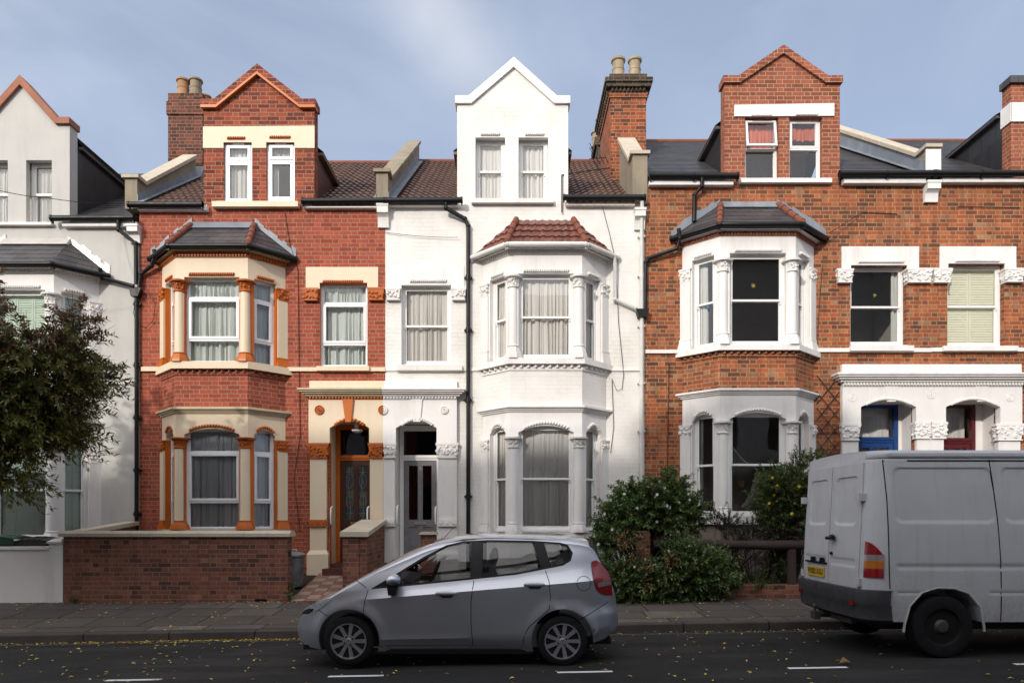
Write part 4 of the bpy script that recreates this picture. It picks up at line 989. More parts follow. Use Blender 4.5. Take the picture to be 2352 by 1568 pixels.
# ---- house: white painted brick
H3L, H3R = H2R, xf(1480)
h3 = thing('terraced_house', 'all white painted brick terraced house with a brown tiled roof and red tiled bay roof', 'house', (0, F, .5))
bx = .69; qx0, qx1 = xf(911), xf(1004)
panel(mb := MB(), (H3L, F), (H3R, F), -.1, zf(470), [(bx - 1.15 - H3L, bx + 1.15 - H3L, zf(1240), zf(970)), (bx - 1.15 - H3L, bx + 1.15 - H3L, zf(845), zf(622)), hole(H3L, 922, 1036, 655, 838), (qx0 - H3L - .02, qx1 - H3L + .02, .5, zf(966))], .12, 1)
mb.build('front_wall', ['brick_white', 'white'], h3)
LB = [LAC]
bay(h3, dict(cx=bx, hw=.73, HW=1.30, z0=-.1, wall='brick_white', trim='white', accent='white_old', jamb='white', col='white', seed=19, frame='frame', corbels='white', plinth='white_old', r=.10,
    levels=[dict(sill0=zb(1236), sill=zb(1222), cap=zb(1004), hcap=.22, hbase=.2, head=zb(977), spring=zb(992), top=zb(932), style='sash', cover=[LB, LB, LB]),
            dict(sill0=zb(837), sill=zb(824), cap=zb(634), hcap=.24, hbase=.28, head=zb(628), top=zb(583), style='sash', cover=[LB, LB, LB])],
    dent=(zb(583), zb(573)), dentmat='white_old', gz=Z(559, 13.6), gmat='white_pipe', rtop=.60, rz=zf(506), roofmat='tile_red', roofkw=KWR, hips='ridge_red'))
for bx0 in (0, 1):
    mb = MB(); (mb.box(H3L, bx - 1.36, F - .03, F - .001, zf(852), zf(846)) if bx0 == 0 else mb.box(bx + 1.36, H3R - .05, F - .03, F - .001, zf(852), zf(847))); mb.build('string_course', 'white', h3)
mb = MB(); mb.box(xf(912), xf(1062), F - .10, F - .0305, zf(852), zf(840)); mb.box(xf(922), xf(1036), F - .04, F + .1, zf(841), zf(838)); mb.build('window_sill', 'white_old', h3)
plate(h3, 'window_lintel', 'white', [(892, 664), (922, 664), (922, 655), (1036, 655), (1036, 664), (1066, 664), (1066, 612), (892, 612)], F - .012, F - .001)
capital_on_wall(h3, xf(888), xf(920), zf(689), zf(664), 'white_old'); capital_on_wall(h3, xf(1038), xf(1070), zf(689), zf(664), 'white_old')
wrope(h3, 942, 1026, 646, 'white_old', F - .012)
win(h3, 922, 1036, 657, 838, style='sash', rec=.11, cover=LB, seed=41)
xl, xr = xf(1050), xf(1305); z1 = zf(470); zs = zf(240)
dormer_front(h3, xl, xr, z1, zs, (xf(1180), zf(155)), [hole(xl, 1092, 1160, 316, 459), hole(xl, 1191, 1259, 316, 459)], 'brick_white', kn=.30)
coping(h3, [(xl - .04, zs), (xl + .30, zs), (xf(1180), zf(157)), (xr - .30, zs), (xr + .04, zs)], .155, F - .055, F + .28, 'white')
wrope(h3, 1104, 1148, 309, 'white_old', F, .03); wrope(h3, 1206, 1250, 309, 'white_old', F, .03)
mb = MB(); mb.box(xf(1083), xf(1271), F - .10, F - .001, zf(470), zf(460)); mb.build('dormer_sill', 'white_old', h3)
for a, s in ((1092, 51), (1191, 52)): win(h3, a, a + 68, 318, 458, style='sash', rec=.15, cover=[LAC], seed=s)
e3 = 8.37
roof_quad(h3, xf(892), xl + .01, F - .12, YR, e3, KWB, 0).build('roof', 'tile_brown', h3)
roof_quad(h3, xr - .01, xf(1455), F - .12, YR, e3, KWB, 0).build('roof', 'tile_brown', h3)
roof_quad(h3, xl, xr, F + 1.7, YR, e3, KWB, 0).build('roof', 'tile_brown', h3)
cheek(h3, xr, F + .26, e3, 9.6, 'tile_hang', 1); cheek(h3, xl, F + .26, e3, 9.6, 'tile_hang', -1); dormer_roof(h3, xl, xr, 9.62, 10.7, F + .3, F + 3.5, 'tile_brown', KWS)
mb = MB(); mb.tube([(xf(885), YR, e3 + SL * 4.8 - .02), (xf(1480), YR, e3 + SL * 4.8 - .02)], .08, 8); mb.build('ridge_tiles', 'ridge_red', h3)
flashing(h3, xf(892) + .001, 1, e3, F - .05, F + 4.5)
fascia(h3, xf(894), xf(1052), zf(478), zf(466), 'white'); fascia(h3, xf(1300), xf(1456), zf(476), zf(460), 'white')
gutter(h3, [(xf(889), F - .165, zf(469)), (xf(1064), F - .165, zf(468))]); gutter(h3, [(xf(1292), F - .165, zf(462)), (xf(1480), F - .165, zf(462))])
kneeler(h3, xf(1456), xf(1480), zf(530), zf(490), 'white_old')
downpipe(h3, [(xf(1026), F - .165, zf(474)), (xf(1026), F - .16, zf(486)), (xf(1068), F - .07, zf(506)), (xf(1076), F - .07, zf(522)), (xf(1076), F - .07, .4)], joints=[(xf(1076), F - .07, zf(v)) for v in (640, 760, 920, 1140)], r=.045)
downpipe(h3, [(xf(1472), F - .15, zf(470)), (xf(1472), F - .09, zf(500)), (xf(1472), F - .07, .3)], 'white_pipe', joints=[(xf(1472), F - .07, zf(v)) for v in (545, 635, 750, 880, 990)], r=.04)
downpipe(h3, [(xf(1408), F - .16, zf(592)), (xf(1411), F - .1, zf(612)), (xf(1411), F - .08, zf(690)), (xf(1458), F - .08, zf(710)), (xf(1466), F - .08, zf(722))], 'white_pipe', r=.04)
ph = MB(); ph.prism([(xf(1458), zf(714)), (xf(1488), zf(714)), (xf(1483), zf(732)), (xf(1463), zf(732))], F - .17, F - .02, 'y'); ph.build('rain_hopper', 'black_pipe', h3)
interior(h3, H3L, H3R, [.55, 4.1, 7.9])
parapet(h3, xf(1452), xf(1486), zf(470), 9.36, 16.1, 10.6, 'cement', 'stone')
PV3 = dict(PV); porch(h3, qx0, qx1, xf(882), xf(1050), PV3, ('white', 'white'))
entab(h3, xf(882) + .002, xf(1050), ('white', 'white', 'white'), (zt_, zf(912), zf(896), zf(876)), er=1)
plate(h3, 'keystone', 'white', [(946, 919), (972, 919), (967, 970), (951, 970)], YP - .03, YP + .05)
lintel_rope(h3, (qx0, YP), (qx1, YP), .12, qx1 - qx0 - .08, PV['spring'] + .055, 'white_old', PV['crown'] + .04, .034)
rosette(h3, xf(1022), YP - .001, zf(943), .085, 'white'); rosette(h3, xf(882) + .003, YP - .001, zf(943), .10, 'white', 'r')
pillar(h3, xf(882) + .002, xf(908), YP, pg - .05, zf(1050), zf(1018), 'white_old', 'white_old', blk=(zf(1208), zf(1193)), foot=False, capx=(xf(883), xf(911)))
pillar(h3, xf(1007), xf(1050), YP, pg - .05, zf(1050), zf(1018), 'white_old', 'white_old', blk=(zf(1208), zf(1193)), capx=(xf(1004), xf(1052)))
door_set(h3, qx0 - .02, qx1 + .02, .74, Z(1058, 15.0), Z(978, 15.0), 14.96, 'frame', 'door_grey', 'plain')
text_mesh('9', .10, 'door_number', 'steel', h3, ((qx0 + qx1) / 2, 14.925, 2.78), Matrix.Rotation(R(90), 4, 'X'))
grab(h3, qx0 + .03, F - .12, zf(1205), zf(1160)); grab(h3, qx1 - .02, F - .14, zf(1205), zf(1163))
# chimney between the white and the orange brick house
CY = 16.7; cx0, cx1 = X(1402, CY), X(1484, CY); zt = Z(214, CY); st = MB()
st.box(cx0, cx1, CY, CY + 1.9, 8.8, zt - .12)
st.box(cx0 - .03, cx1 + .03, CY - .03, CY + 1.93, zt - .1199, zt); stack = st.build('chimney_stack', 'brick_stack', h3)
sh = MB()
for i in range(9): a = cx0 + (cx1 - cx0) * (i + .5) / 9; sh.prism([(a - .05, CY - .02), (a, CY - .09), (a + .05, CY - .02)], zt + .001, zt + .10)
for i in range(16): a = CY + 1.9 * (i + .5) / 16; sh.prism([(cx0 + .02, a - .05), (cx0 - .09, a), (cx0 + .02, a + .05)], zt + .001, zt + .10)
for i in range(16): a = CY + 1.9 * (i + .5) / 16; sh.prism([(cx1 - .02, a - .05), (cx1 + .09, a), (cx1 - .02, a + .05)], zt + .001, zt + .10)
sh.box(cx0, cx1, CY, CY + 1.9, zt + .001, zt + .099)
for d, a, b in ((.11, .10, .20), (.14, .201, .31), (.02, .311, .46)): sh.box(cx0 - d, cx1 + d, CY - d, CY + 1.9 + d, zt + a, zt + b)
sh.build('chimney_crown', 'brick_sooty', stack); zc = zt + .46
cp = MB(); cp.prism([(cx0, CY), (cx1, CY), (cx1, CY + 1.9), (cx0, CY + 1.9)], zc + .001, zc + .06, 'z', [(cx0 + .15, CY + .15), (cx1 - .15, CY + .15), (cx1 - .15, CY + 1.7), (cx0 + .15, CY + 1.7)]); cp.build('chimney_flaunching', 'cement', stack)
pots(h3, stack, [(X(1420, 17.1), 17.1, zc + .03, .17, .60, 'terracotta_pale'), (X(1458, 17.1), 17.1, zc + .03, .165, .60, 'terracotta_pale'), (X(1418, 17.6), 17.7, zc + .0, .16, .5, 'terracotta_pale'), (X(1453, 17.6), 17.7, zc, .16, .5, 'terracotta'), (X(1413, 18.1), 18.25, zc, .16, .42, 'terracotta_pale')])
CY2 = 21.5; st = MB(); a0, a1 = X(1364, CY2), X(1410, CY2); z2 = Z(335, CY2)
st.box(a0 + .1, a1, CY2, CY2 + 1, 10.6, z2); st.box(a0 + .03, a1, CY2 - .07, CY2 + 1, z2 + .001, z2 + .25); st.box(a0 + .12, a1, CY2, CY2 + 1, z2 + .2501, z2 + .42); s2 = st.build('chimney_stack', 'brick_sooty', h3, label='lower sooty chimney behind the tall orange one')
pots(h3, s2, [(X(1383, 21.7), 21.8, z2 + .42, .19, .62, 'terracotta_pale'), (X(1373, 22.2), 22.4, z2 + .42, .19, .5, 'terracotta_pale')])
ae = MB(); pz = zf(405)
ae.tube([(xf(1290), F - .05, zf(490)), (xf(1290), F - .05, pz), (X(1355, 15.2), 15.2, Z(392, 15.2)), (X(1400, 15.6), 15.6, Z(386, 15.6))], .014, 6)
ae.tube([(X(1372, 15.4), 15.4, Z(395, 15.4)), (X(1372, 15.4), 15.4, Z(330, 15.4))], .012, 6); ae.tube([(X(1353, 15.4), 15.4, Z(366, 15.4)), (X(1392, 15.4), 15.4, Z(362, 15.4))], .01, 6)
for i, (a, v) in enumerate(((1352, 340), (1352, 350), (1356, 368), (1366, 369), (1376, 368), (1386, 367))): ae.tube([(X(a, 15.4), 15.2, Z(v, 15.4)), (X(a + 14, 15.4), 15.6, Z(v - 2, 15.4))], .007, 5)
tag(ae.build('tv_aerial', 'wood_black'), 'rusty television aerial on a bent pole over the tiled roof beside the tall chimney', 'aerial')

# ---- house: orange brick with white stonework (two under one run of brick: left of the pair)
H4L, H4R = H3R, xf(2138)
h4 = thing('terraced_house', 'orange brick terraced house with white stone bay and dark slate roof, behind the bushes', 'house', (5.8, F, .5))
bx = 4.98; rx0, rx1 = xf(1972), xf(2098); rx2, rx3 = xf(2166), xf(2290)
panel(mb := MB(), (H4L, F), (H4R, F), -.1, zf(424), [(bx - 1.2 - H4L, bx + 1.2 - H4L, zf(1205), zf(940)), (bx - 1.2 - H4L, bx + 1.2 - H4L, zf(815), zf(575)), hole(H4L, 1953, 2082, 610, 794), (rx0 - H4L - .02, rx1 - H4L + .02, .6, zf(918))], .12)
mb.build('front_wall', 'brick_orange', h4)
WC = [('curtain', -.02, .16, 0, 1, 'whitecurtain')]
bay(h4, dict(cx=bx, hw=.765, HW=1.385, z0=-.1, wall='brick_orange', trim='white', accent='white', jamb='white', col='white', seed=29, frame='frame', corbels='brick_orange', plinth='beige', r=.105, fo=.57, so=(.13, .62),
    levels=[dict(sill0=zb(1204), sill=zb(1187), cap=zb(968), hcap=.25, hbase=.2, head=zb(947), spring=zb(961), top=zb(893), style='sash', cover=[[('curtain', -.02, .18, 0, 1, 'net2')], [], []]),
            dict(sill0=zb(806), sill=zb(793), cap=zb(597), hcap=.25, hbase=.25, head=zb(581), top=zb(541), style='sash', cover=[[('curtain', .0, .45, 0, 1, 'whitecurtain')], [], []])],
    dent=(zb(540), zb(533)), dentmat='brick_newer', gz=Z(513, 13.6), gmat='black_pipe', rtop=.60, rz=zf(472), roofmat='slate', roofkw=dict(row=.2, amp=.006), flash='lead', hips='ridge_red'))
for bx0 in (0, 1):
    mb = MB(); (mb.box(H4L + .02, bx - 1.44, F - .045, F - .001, zf(812), zf(804)) if bx0 == 0 else mb.box(bx + 1.44, H4R, F - .045, F - .001, zf(809), zf(800))); mb.build('string_course', 'white', h4)
mb = MB(); mb.box(xf(1948), xf(2092), F - .12, F - .0455, zf(808), zf(796)); mb.box(xf(1953), xf(2082), F - .04, F + .1, zf(800), zf(793)); mb.build('window_sill', 'white', h4)
plate(h4, 'window_lintel', 'white', [(1932, 622), (1953, 622), (1953, 610), (2082, 610), (2082, 622), (2109, 622), (2109, 567), (1932, 567)], F - .03, F - .001)
capital_on_wall(h4, xf(1920), xf(1955), zf(649), zf(620), 'white'); capital_on_wall(h4, xf(2080), xf(2136), zf(649), zf(619), 'white')
wrope(h4, 1970, 2074, 602, 'white', F - .03)
win(h4, 1953, 2082, 612, 793, style='sash', rec=.13, cover=[('curtain', .88, 1.02, 0, 1, 'whitecurtain')], seed=61)
xl, xr = xf(1664), xf(1929); z1 = zf(424); zs = zf(193)
dormer_front(h4, xl, xr, z1, zs, (xf(1798), zf(124)), [hole(xl, 1711, 1788, 270, 413), hole(xl, 1813, 1888, 270, 413)], 'brick_newer', kn=.32)
plate(h4, 'dormer_band', 'white', [(1686, 269), (1915, 268), (1915, 239), (1686, 243)], F - .03, F - .001)
coping(h4, [(xl - .04, zs), (xl + .32, zs), (xf(1798), zf(126)), (xr - .32, zs), (xr + .04, zs)], .145, F - .06, F + .28, 'brick_newer')
wrope(h4, 1724, 1770, 267, 'white', F - .03, .03); wrope(h4, 1826, 1876, 265, 'white', F - .03, .03)
mb = MB(); mb.box(xf(1697), xf(1906), F - .10, F - .001, zf(424), zf(414)); mb.build('dormer_sill', 'white', h4)
PK = [('curtain', -.02, 1.02, .58, .96, 'pinkblind')]
win(h4, 1711, 1788, 271, 412, style='half', rec=.10, cover=PK, seed=71, ajar=True); win(h4, 1813, 1888, 271, 412, style='half', rec=.10, cover=[('curtain', -.02, 1.02, .7, .9, 'pinkblind')], seed=72)
e4 = 8.93
roof_quad(h4, xf(1486), xl + .01, F - .12, YR, e4, KWS, 0).build('roof', 'slate', h4); roof_quad(h4, xr - .01, xf(2128), F - .12, YR, e4, KWS, 0).build('roof', 'slate', h4); roof_quad(h4, xl, xr, F + 1.8, YR, e4, KWS, 0).build('roof', 'slate', h4)
cheek(h4, xl, F + .26, e4, 10.15, 'slate_hang', -1); cheek(h4, xr, F + .26, e4, 10.15, 'slate_hang', 1); dormer_roof(h4, xl, xr, 10.17, 11.3, F + .3, F + 3.5, 'slate', KWS)
mb = MB(); mb.tube([(xf(1480), YR, e4 + SL * 4.8 - .02), (xf(2138), YR, e4 + SL * 4.8 - .02)], .08, 8); mb.build('ridge_tiles', 'ridge_red', h4)
flashing(h4, xf(2126) - .001, -1, e4, F - .05, F + 3.8, hh=.26)
fascia(h4, xf(1489), xf(1680), zf(431), zf(420), 'white', .13); fascia(h4, xf(1932), xf(2118), zf(427), zf(416), 'white', .13)
gutter(h4, [(xf(1488), F - .18, zf(413)), (xf(1690), F - .18, zf(414))], r=.065); gutter(h4, [(xf(1918), F - .18, zf(409)), (xf(2136), F - .18, zf(408))], r=.065)
kneeler(h4, xf(2120), xf(2150), zf(467), zf(428), 'white')
downpipe(h4, [(xf(1607), F - .18, zf(418)), (xf(1607), F - .16, zf(436)), (xf(1593), F - .07, zf(452)), (xf(1592), F - .07, zf(512))])
downpipe(h4, [(xf(1553), F - .22, zf(535)), (xf(1556), F - .2, zf(556)), (xf(1552), F - .12, zf(576)), (xf(1488), F - .07, zf(596)), (xf(1481), F - .07, zf(606)), (xf(1480), F - .07, zf(714))])
interior(h4, H4L, H4R, [.6, 4.4, 8.4], depth=2.3)
po = parapet(h4, xf(2126), xf(2153), zf(402), 9.5, F + 4.6, 12.6, 'cement', 'stone', kn=.36)
mb = MB(); mb.box(xf(2122), xf(2153) + .03, F - .08, F - .0505, zf(402), 9.44); mb.build('parapet_face', 'white', po)
PW = dict(ground=.70, spring=zf(936), crown=zf(921), zt=zf(889), cap=zf(974))
porch(h4, rx0, rx1, xf(1930), xf(2132), PW, ('white', 'white'))
entab(h4, xf(1930), xf(2132) - .002, ('white', 'white', 'white'), (PW['zt'], zf(880), zf(861), zf(838)), el=1)
plate(h4, 'keystone', 'white', [(2026, 889), (2056, 889), (2051, 924), (2031, 924)], YP - .012, YP + .05)
lintel_rope(h4, (rx0, YP), (rx1, YP), .10, rx1 - rx0 - .10, PW['spring'] + .05, 'white', PW['crown'] + .035, .03)
rosette(h4, xf(1952), YP - .001, zf(914), .09, 'white', None, .35); rosette(h4, xf(2132) - .003, YP - .001, zf(906), .10, 'white', 'l', .35)
pillar(h4, xf(1931), xf(1968), YP, .6, zf(1010), zf(974), 'white', 'white', capx=(xf(1928), xf(1970)))
pillar(h4, xf(2101), xf(2132) - .002, YP, .6, zf(1006), zf(970), 'white', 'white', foot=False, capx=(xf(2096), xf(2131)))
door_set(h4, rx0 - .02, X(2060, 14.96), .80, Z(1016, 14.96), Z(924, 14.96), 14.96, 'door_blue', 'door_blue', 'plain', 'glass'); mb = MB(); mb.box(X(2060, 14.96) + .001, rx1 + .04, 14.9, 15.0, .8, zf(921)); mb.build('porch_side_panel', 'white', h4)

# ---- house at the right edge
H5L, H5R = H4R, 15.6
h5 = thing('terraced_house', 'orange brick terraced house with cream window shutters and maroon door, behind the white van', 'house', (11, F, .5))
panel(mb := MB(), (H5L, F), (H5R, F), -.1, zf(424), [hole(H5L, 2176, 2306, 606, 797), (rx2 - H5L - .02, rx3 - H5L + .02, .6, zf(918))], .12)
mb.build('front_wall', 'brick_orange', h5)
plate(h5, 'window_lintel', 'white', [(2157, 622), (2176, 622), (2176, 606), (2306, 606), (2306, 622), (2332, 622), (2332, 567), (2157, 567)], F - .03, F - .001)
capital_on_wall(h5, xf(2140), xf(2180), zf(649), zf(619), 'white'); capital_on_wall(h5, xf(2303), xf(2346), zf(648), zf(619), 'white'); wrope(h5, 2192, 2292, 600, 'white', F - .03)
win(h5, 2176, 2306, 608, 796, style='sash', rec=.12, cover=[('shutter', 2, 'shut_cream')], seed=81)
mb = MB(); mb.box(H5L, H5R, F - .045, F - .001, zf(808), zf(799)); mb.build('string_course', 'white', h5)
mb = MB(); mb.box(xf(2160), xf(2330), F - .12, F - .0455, zf(808), zf(797)); mb.box(xf(2176), xf(2306), F - .04, F + .1, zf(800), zf(796)); mb.build('window_sill', 'white', h5)
xl, xr = xf(2322), xf(2590); zs = zf(193); z1 = zf(424)
dormer_front(h5, xl, xr, z1, zs, (xf(2456), zf(124)), [hole(xl, 2370, 2446, 280, 413)], 'brick_newer', kn=.32); win(h5, 2370, 2446, 281, 412, style='half', rec=.1, seed=3)
plate(h5, 'dormer_band', 'white', [(2321, 281), (2591, 279), (2591, 237), (2321, 237)], F - .03, F - .001)
mb = MB(); mb.box(xl - .03, xl - .001, F - .03, F + .27, zf(281), zf(237)); mb.build('dormer_band', 'white', h5)
coping(h5, [(xl - .05, zs), (xl + .32, zs), (xf(2456), zf(126)), (xr - .32, zs), (xr + .04, zs)], .145, F - .06, F + .28, 'slate')
roof_quad(h5, xf(2152), xl + .01, F - .12, YR, e4 + .02, KWS, 0).build('roof', 'slate', h5); roof_quad(h5, xl, H5R, F + 1.8, YR, e4 + .02, KWS, 0).build('roof', 'slate', h5); roof_quad(h5, xr, H5R, F - .12, F + 1.8, e4 + .02, KWS, 0).build('roof', 'slate', h5)
cheek(h5, xl, F + .26, e4, 10.38, 'slate_hang', -1); dormer_roof(h5, xl, xr, 10.4, 11.2, F + .3, F + 3.5, 'slate', KWS)
mb = MB(); mb.tube([(xf(2138), YR, e4 + SL * 4.8 - .01), (H5R, YR, e4 + SL * 4.8 - .01)], .08, 8); mb.build('ridge_tiles', 'ridge_red', h5)
fascia(h5, xf(2156), H5R, zf(425), zf(415), 'white', .13); gutter(h5, [(xf(2136) + .002, F - .18, zf(408)), (H5R, F - .18, zf(407))], r=.065)
downpipe(h5, [(xf(2348), F - .18, zf(420)), (xf(2350), F - .16, zf(440)), (xf(2362), F - .07, zf(460)), (xf(2362), F - .07, 2.0)])
interior(h5, H5L, H5R, [.6, 4.4, 8.4])
porch(h5, rx2, rx3, xf(2132), xf(2340), PW, ('white', 'white'))
entab(h5, xf(2132) + .002, xf(2340), ('white', 'white', 'white'), (PW['zt'], zf(880), zf(861), zf(838)), er=1)
plate(h5, 'keystone', 'white', [(2232, 889), (2262, 889), (2257, 924), (2237, 924)], YP - .012, YP + .05)
lintel_rope(h5, (rx2, YP), (rx3, YP), .10, rx3 - rx2 - .10, PW['spring'] + .05, 'white', PW['crown'] + .035, .03)
rosette(h5, xf(2312), YP - .001, zf(914), .09, 'white', None, .35); rosette(h5, xf(2132) + .003, YP - .001, zf(906), .10, 'white', 'r', .35)
pillar(h5, xf(2132) + .002, xf(2163), YP, .6, zf(1006), zf(970), 'white', 'white', foot=False, capx=(xf(2133), xf(2168)))
pillar(h5, xf(2288), xf(2338), YP, .6, zf(1010), zf(974), 'white', 'white', capx=(xf(2282), xf(2342)))
door_set(h5, rx2 - .02, X(2237, 14.96), .80, Z(1018, 14.96), Z(924, 14.96), 14.96, 'door_maroon', 'door_maroon', 'plain', 'glass'); mb = MB(); mb.box(X(2237, 14.96) + .001, rx3 + .04, 14.9, 15.0, .8, zf(921)); mb.build('porch_side_panel', 'white', h5)

# backs of the roofs and attic rooms behind the dormers
for h, a, b, ez, dz, m_ in ((h1, H1L, H1R, e1, (xf(-60), xf(160)), 'slate'), (h2, H2L, H2R, e2, (xf(468), xf(722)), 'tile_brown'), (h3, H3L, H3R, e3, (xf(1050), xf(1305)), 'tile_brown'), (h4, H4L, H4R, e4, (xf(1664), xf(1929)), 'slate'), (h5, H5L, H5R, e4, (xf(2322), xf(2590)), 'slate')):
    mb = MB(); zr = ez + SL * 4.8 - .03; mb.face([(a + .05, YR, zr), (a + .05, YR + 4.8, ez), (b - .05, YR + 4.8, ez), (b - .05, YR, zr)]); mb.box(a + .06, b - .06, YR + 4.6, YR + 4.75, -.5, ez); mb.build('rear_slope', m_, h)
    mb = MB(); zt = ez + 1.15; mb.face([(dz[0] + .1, F + 1.45, ez - .1), (dz[1] - .1, F + 1.45, ez - .1), (dz[1] - .1, F + 1.45, zt), (dz[0] + .1, F + 1.45, zt)]); mb.face([(dz[0] + .1, F + .3, zt), (dz[1] - .1, F + .3, zt), (dz[1] - .1, F + 1.45, zt), (dz[0] + .1, F + 1.45, zt)])
    mb.face([(dz[0] + .1, F + .2, ez - .1), (dz[1] - .1, F + .2, ez - .1), (dz[1] - .1, F + 1.45, ez - .1), (dz[0] + .1, F + 1.45, ez - .1)]); mb.build('attic_room', 'room', h)
# ------------------------------------------------------------------ vehicles
def smooth(a, b, x):
    t = max(0.0, min(1.0, (x - a) / (b - a))); return t * t * (3 - 2 * t)
def interp(tab, x):
    if x <= tab[0][0]: return tab[0][1]
    for (a, b), (c, d) in zip(tab, tab[1:]):
        if x <= c: return b + (d - b) * (x - a) / (c - a)
    return tab[-1][1]
def spline(tab, x):
    n = len(tab)
    if x <= tab[0][0]: return tab[0][1]
    if x >= tab[-1][0]: return tab[-1][1]
    for i in range(n - 1):
        if x <= tab[i + 1][0]: break
    (x0, y0), (x1, y1) = tab[i], tab[i + 1]; h = x1 - x0
    def slope(k):
        if k == 0: return (tab[1][1] - tab[0][1]) / (tab[1][0] - tab[0][0])
        if k == n - 1: return (tab[-1][1] - tab[-2][1]) / (tab[-1][0] - tab[-2][0])
        a = (tab[k][1] - tab[k - 1][1]) / (tab[k][0] - tab[k - 1][0]); b = (tab[k + 1][1] - tab[k][1]) / (tab[k + 1][0] - tab[k][0])
        return 0 if a * b <= 0 else 2 * a * b / (a + b)
    m0, m1 = slope(i), slope(i + 1); t = (x - x0) / h
    return y0 * (2 * t**3 - 3 * t**2 + 1) + h * m0 * (t**3 - 2 * t**2 + t) + y1 * (-2 * t**3 + 3 * t**2) + h * m1 * (t**3 - t**2)

def car_paint():
    N = NN('silver_car_paint', .40, .5, .85); p = N.pos(); n = N.noise(p, 900, 2.0); n2 = N.noise(p, 1.5, 4.0)
    N.color(N.mix(N.mr(n, .3, .7), (.40, .415, .45, 1), (.46, .475, .51, 1))); N.rough(N.mr(n2, .3, .7, .36, .44)); N.b.inputs['Coat Weight'].default_value = 1.0; N.b.inputs['Coat Roughness'].default_value = .03; return N.m
M['silver'] = car_paint()
def van_paint():
    N = NN('dirty_white_van_paint', .40, .45); p = N.pos(); x, y, z = N.sep(p); n = N.noise(p, 3.0, 6.0, .65); n2 = N.noise(N.scale(p, 14, 14, 1.2), 1.0, 4.0); n3 = N.noise(p, 24, 4.0, .7)
    c = N.mix(N.mr(n, .4, .7, 0, .5), (.45, .455, .475, 1), (.375, .38, .39, 1)); c = N.mix(N.mr(n2, .55, .8, 0, .35), c, (.30, .28, .25, 1))
    low = N.math('MULTIPLY', N.mr(z, 1.35, .45), N.mr(n3, .25, .7, .2, 1.0)); c = N.mix(N.math('MULTIPLY', low, .55), c, (.17, .155, .14, 1)); N.color(c); N.rough(N.mr(n, .3, .7, .33, .5)); N.bump(n, .03, .02); return N.m
M['van'] = van_paint()
M['handle'] = plain('silver_handle_paint', (.45, .46, .48, 1), .4, .5, .25)
M['rubber'] = plain('tyre_rubber', (.009, .009, .0095, 1), .8, .2, bump=.3, bsc=80)
M['alloy'] = plain('silver_alloy', (.48, .48, .50, 1), .32, .5, .8)
M['steelwheel'] = plain('grimy_steel_wheel', (.055, .053, .050, 1), .55, .4, .3)
M['trim'] = plain('black_plastic_trim', (.009, .009, .0095, 1), .5, .25)
M['bumper'] = plain('grey_plastic_bumper', (.050, .050, .054, 1), .6, .4, var=.2)
M['carglass'] = glass('tinted_car_glass', .60, 1.5, 1.3)
M['redlens'] = plain('red_lamp_lens', (.22, .007, .010, 1), .12, .6, var=.1)
M['amber'] = plain('amber_lamp_lens', (.36, .11, .008, 1), .15, .6, var=.05)
M['clearlens'] = plain('clear_lamp_lens', (.50, .51, .54, 1), .08, .9, .4, var=.15, sc_=20)
M['pinklens'] = plain('clear_strip_lens', (.27, .235, .225, 1), .12, .7, .2)
M['seat'] = plain('grey_car_seat', (.03, .03, .034, 1), .9)
M['plate_yellow'] = plain('yellow_number_plate', (.52, .33, .02, 1), .45, .4, var=.1)
M['ink'] = plain('black_lettering', (.012, .012, .012, 1), .6)
M['seam'] = plain('shadow_gap_rubber', (.008, .008, .009, 1), .8, .1)

def outward(o):
    bm = bmesh.new(); bm.from_mesh(o.data); bmesh.ops.recalc_face_normals(bm, faces=bm.faces); bm.to_mesh(o.data); bm.free()
def boolean(o, cut, op='DIFFERENCE'):
    outward(o); outward(cut)
    md = o.modifiers.new('b', 'BOOLEAN'); md.object = cut; md.operation = op; md.solver = 'EXACT'
    dg = bpy.context.evaluated_depsgraph_get(); me = bpy.data.meshes.new_from_object(o.evaluated_get(dg)); o.modifiers.clear(); old = o.data; o.data = me; me.name = old.name; bpy.data.meshes.remove(old)
    cm = cut.data; bpy.data.objects.remove(cut); bpy.data.meshes.remove(cm)

# ---- silver hatchback, facing left
CX, CY_, CZ = -2.675, 8.655, 0.0
TOP = [(.10, .44), (.112, .49), (.14, .535), (.19, .585), (.25, .638), (.42, .765), (.60, .845), (.785, .955), (.90, 1.02), (1.15, 1.16), (1.45, 1.315), (1.75, 1.435), (2.05, 1.495), (2.45, 1.525), (2.9, 1.52), (3.3, 1.505), (3.55, 1.47), (3.63, 1.42), (3.74, 1.22), (3.82, 1.04), (3.865, .96), (3.90, .84), (3.925, .70), (3.93, .58)]
BOT = [(.10, .36), (.125, .28), (.17, .23), (.3, .19), (1.0, .17), (2.9, .17), (3.4, .22), (3.75, .30), (3.88, .38), (3.93, .46)]
def belt(x): return interp([(0, .75), (1.0, .885), (2.1, .985), (2.7, 1.045), (3.3, 1.15), (3.9, 1.2)], x)
def crease(x): return .69 + .082 * x
def wplan(x):
    w_ = .838
    if x < .85: w_ -= .36 * ((.85 - x) / .75) ** 2.8
    if x > 3.35: w_ -= .27 * ((x - 3.35) / .58) ** 2.4
    return w_
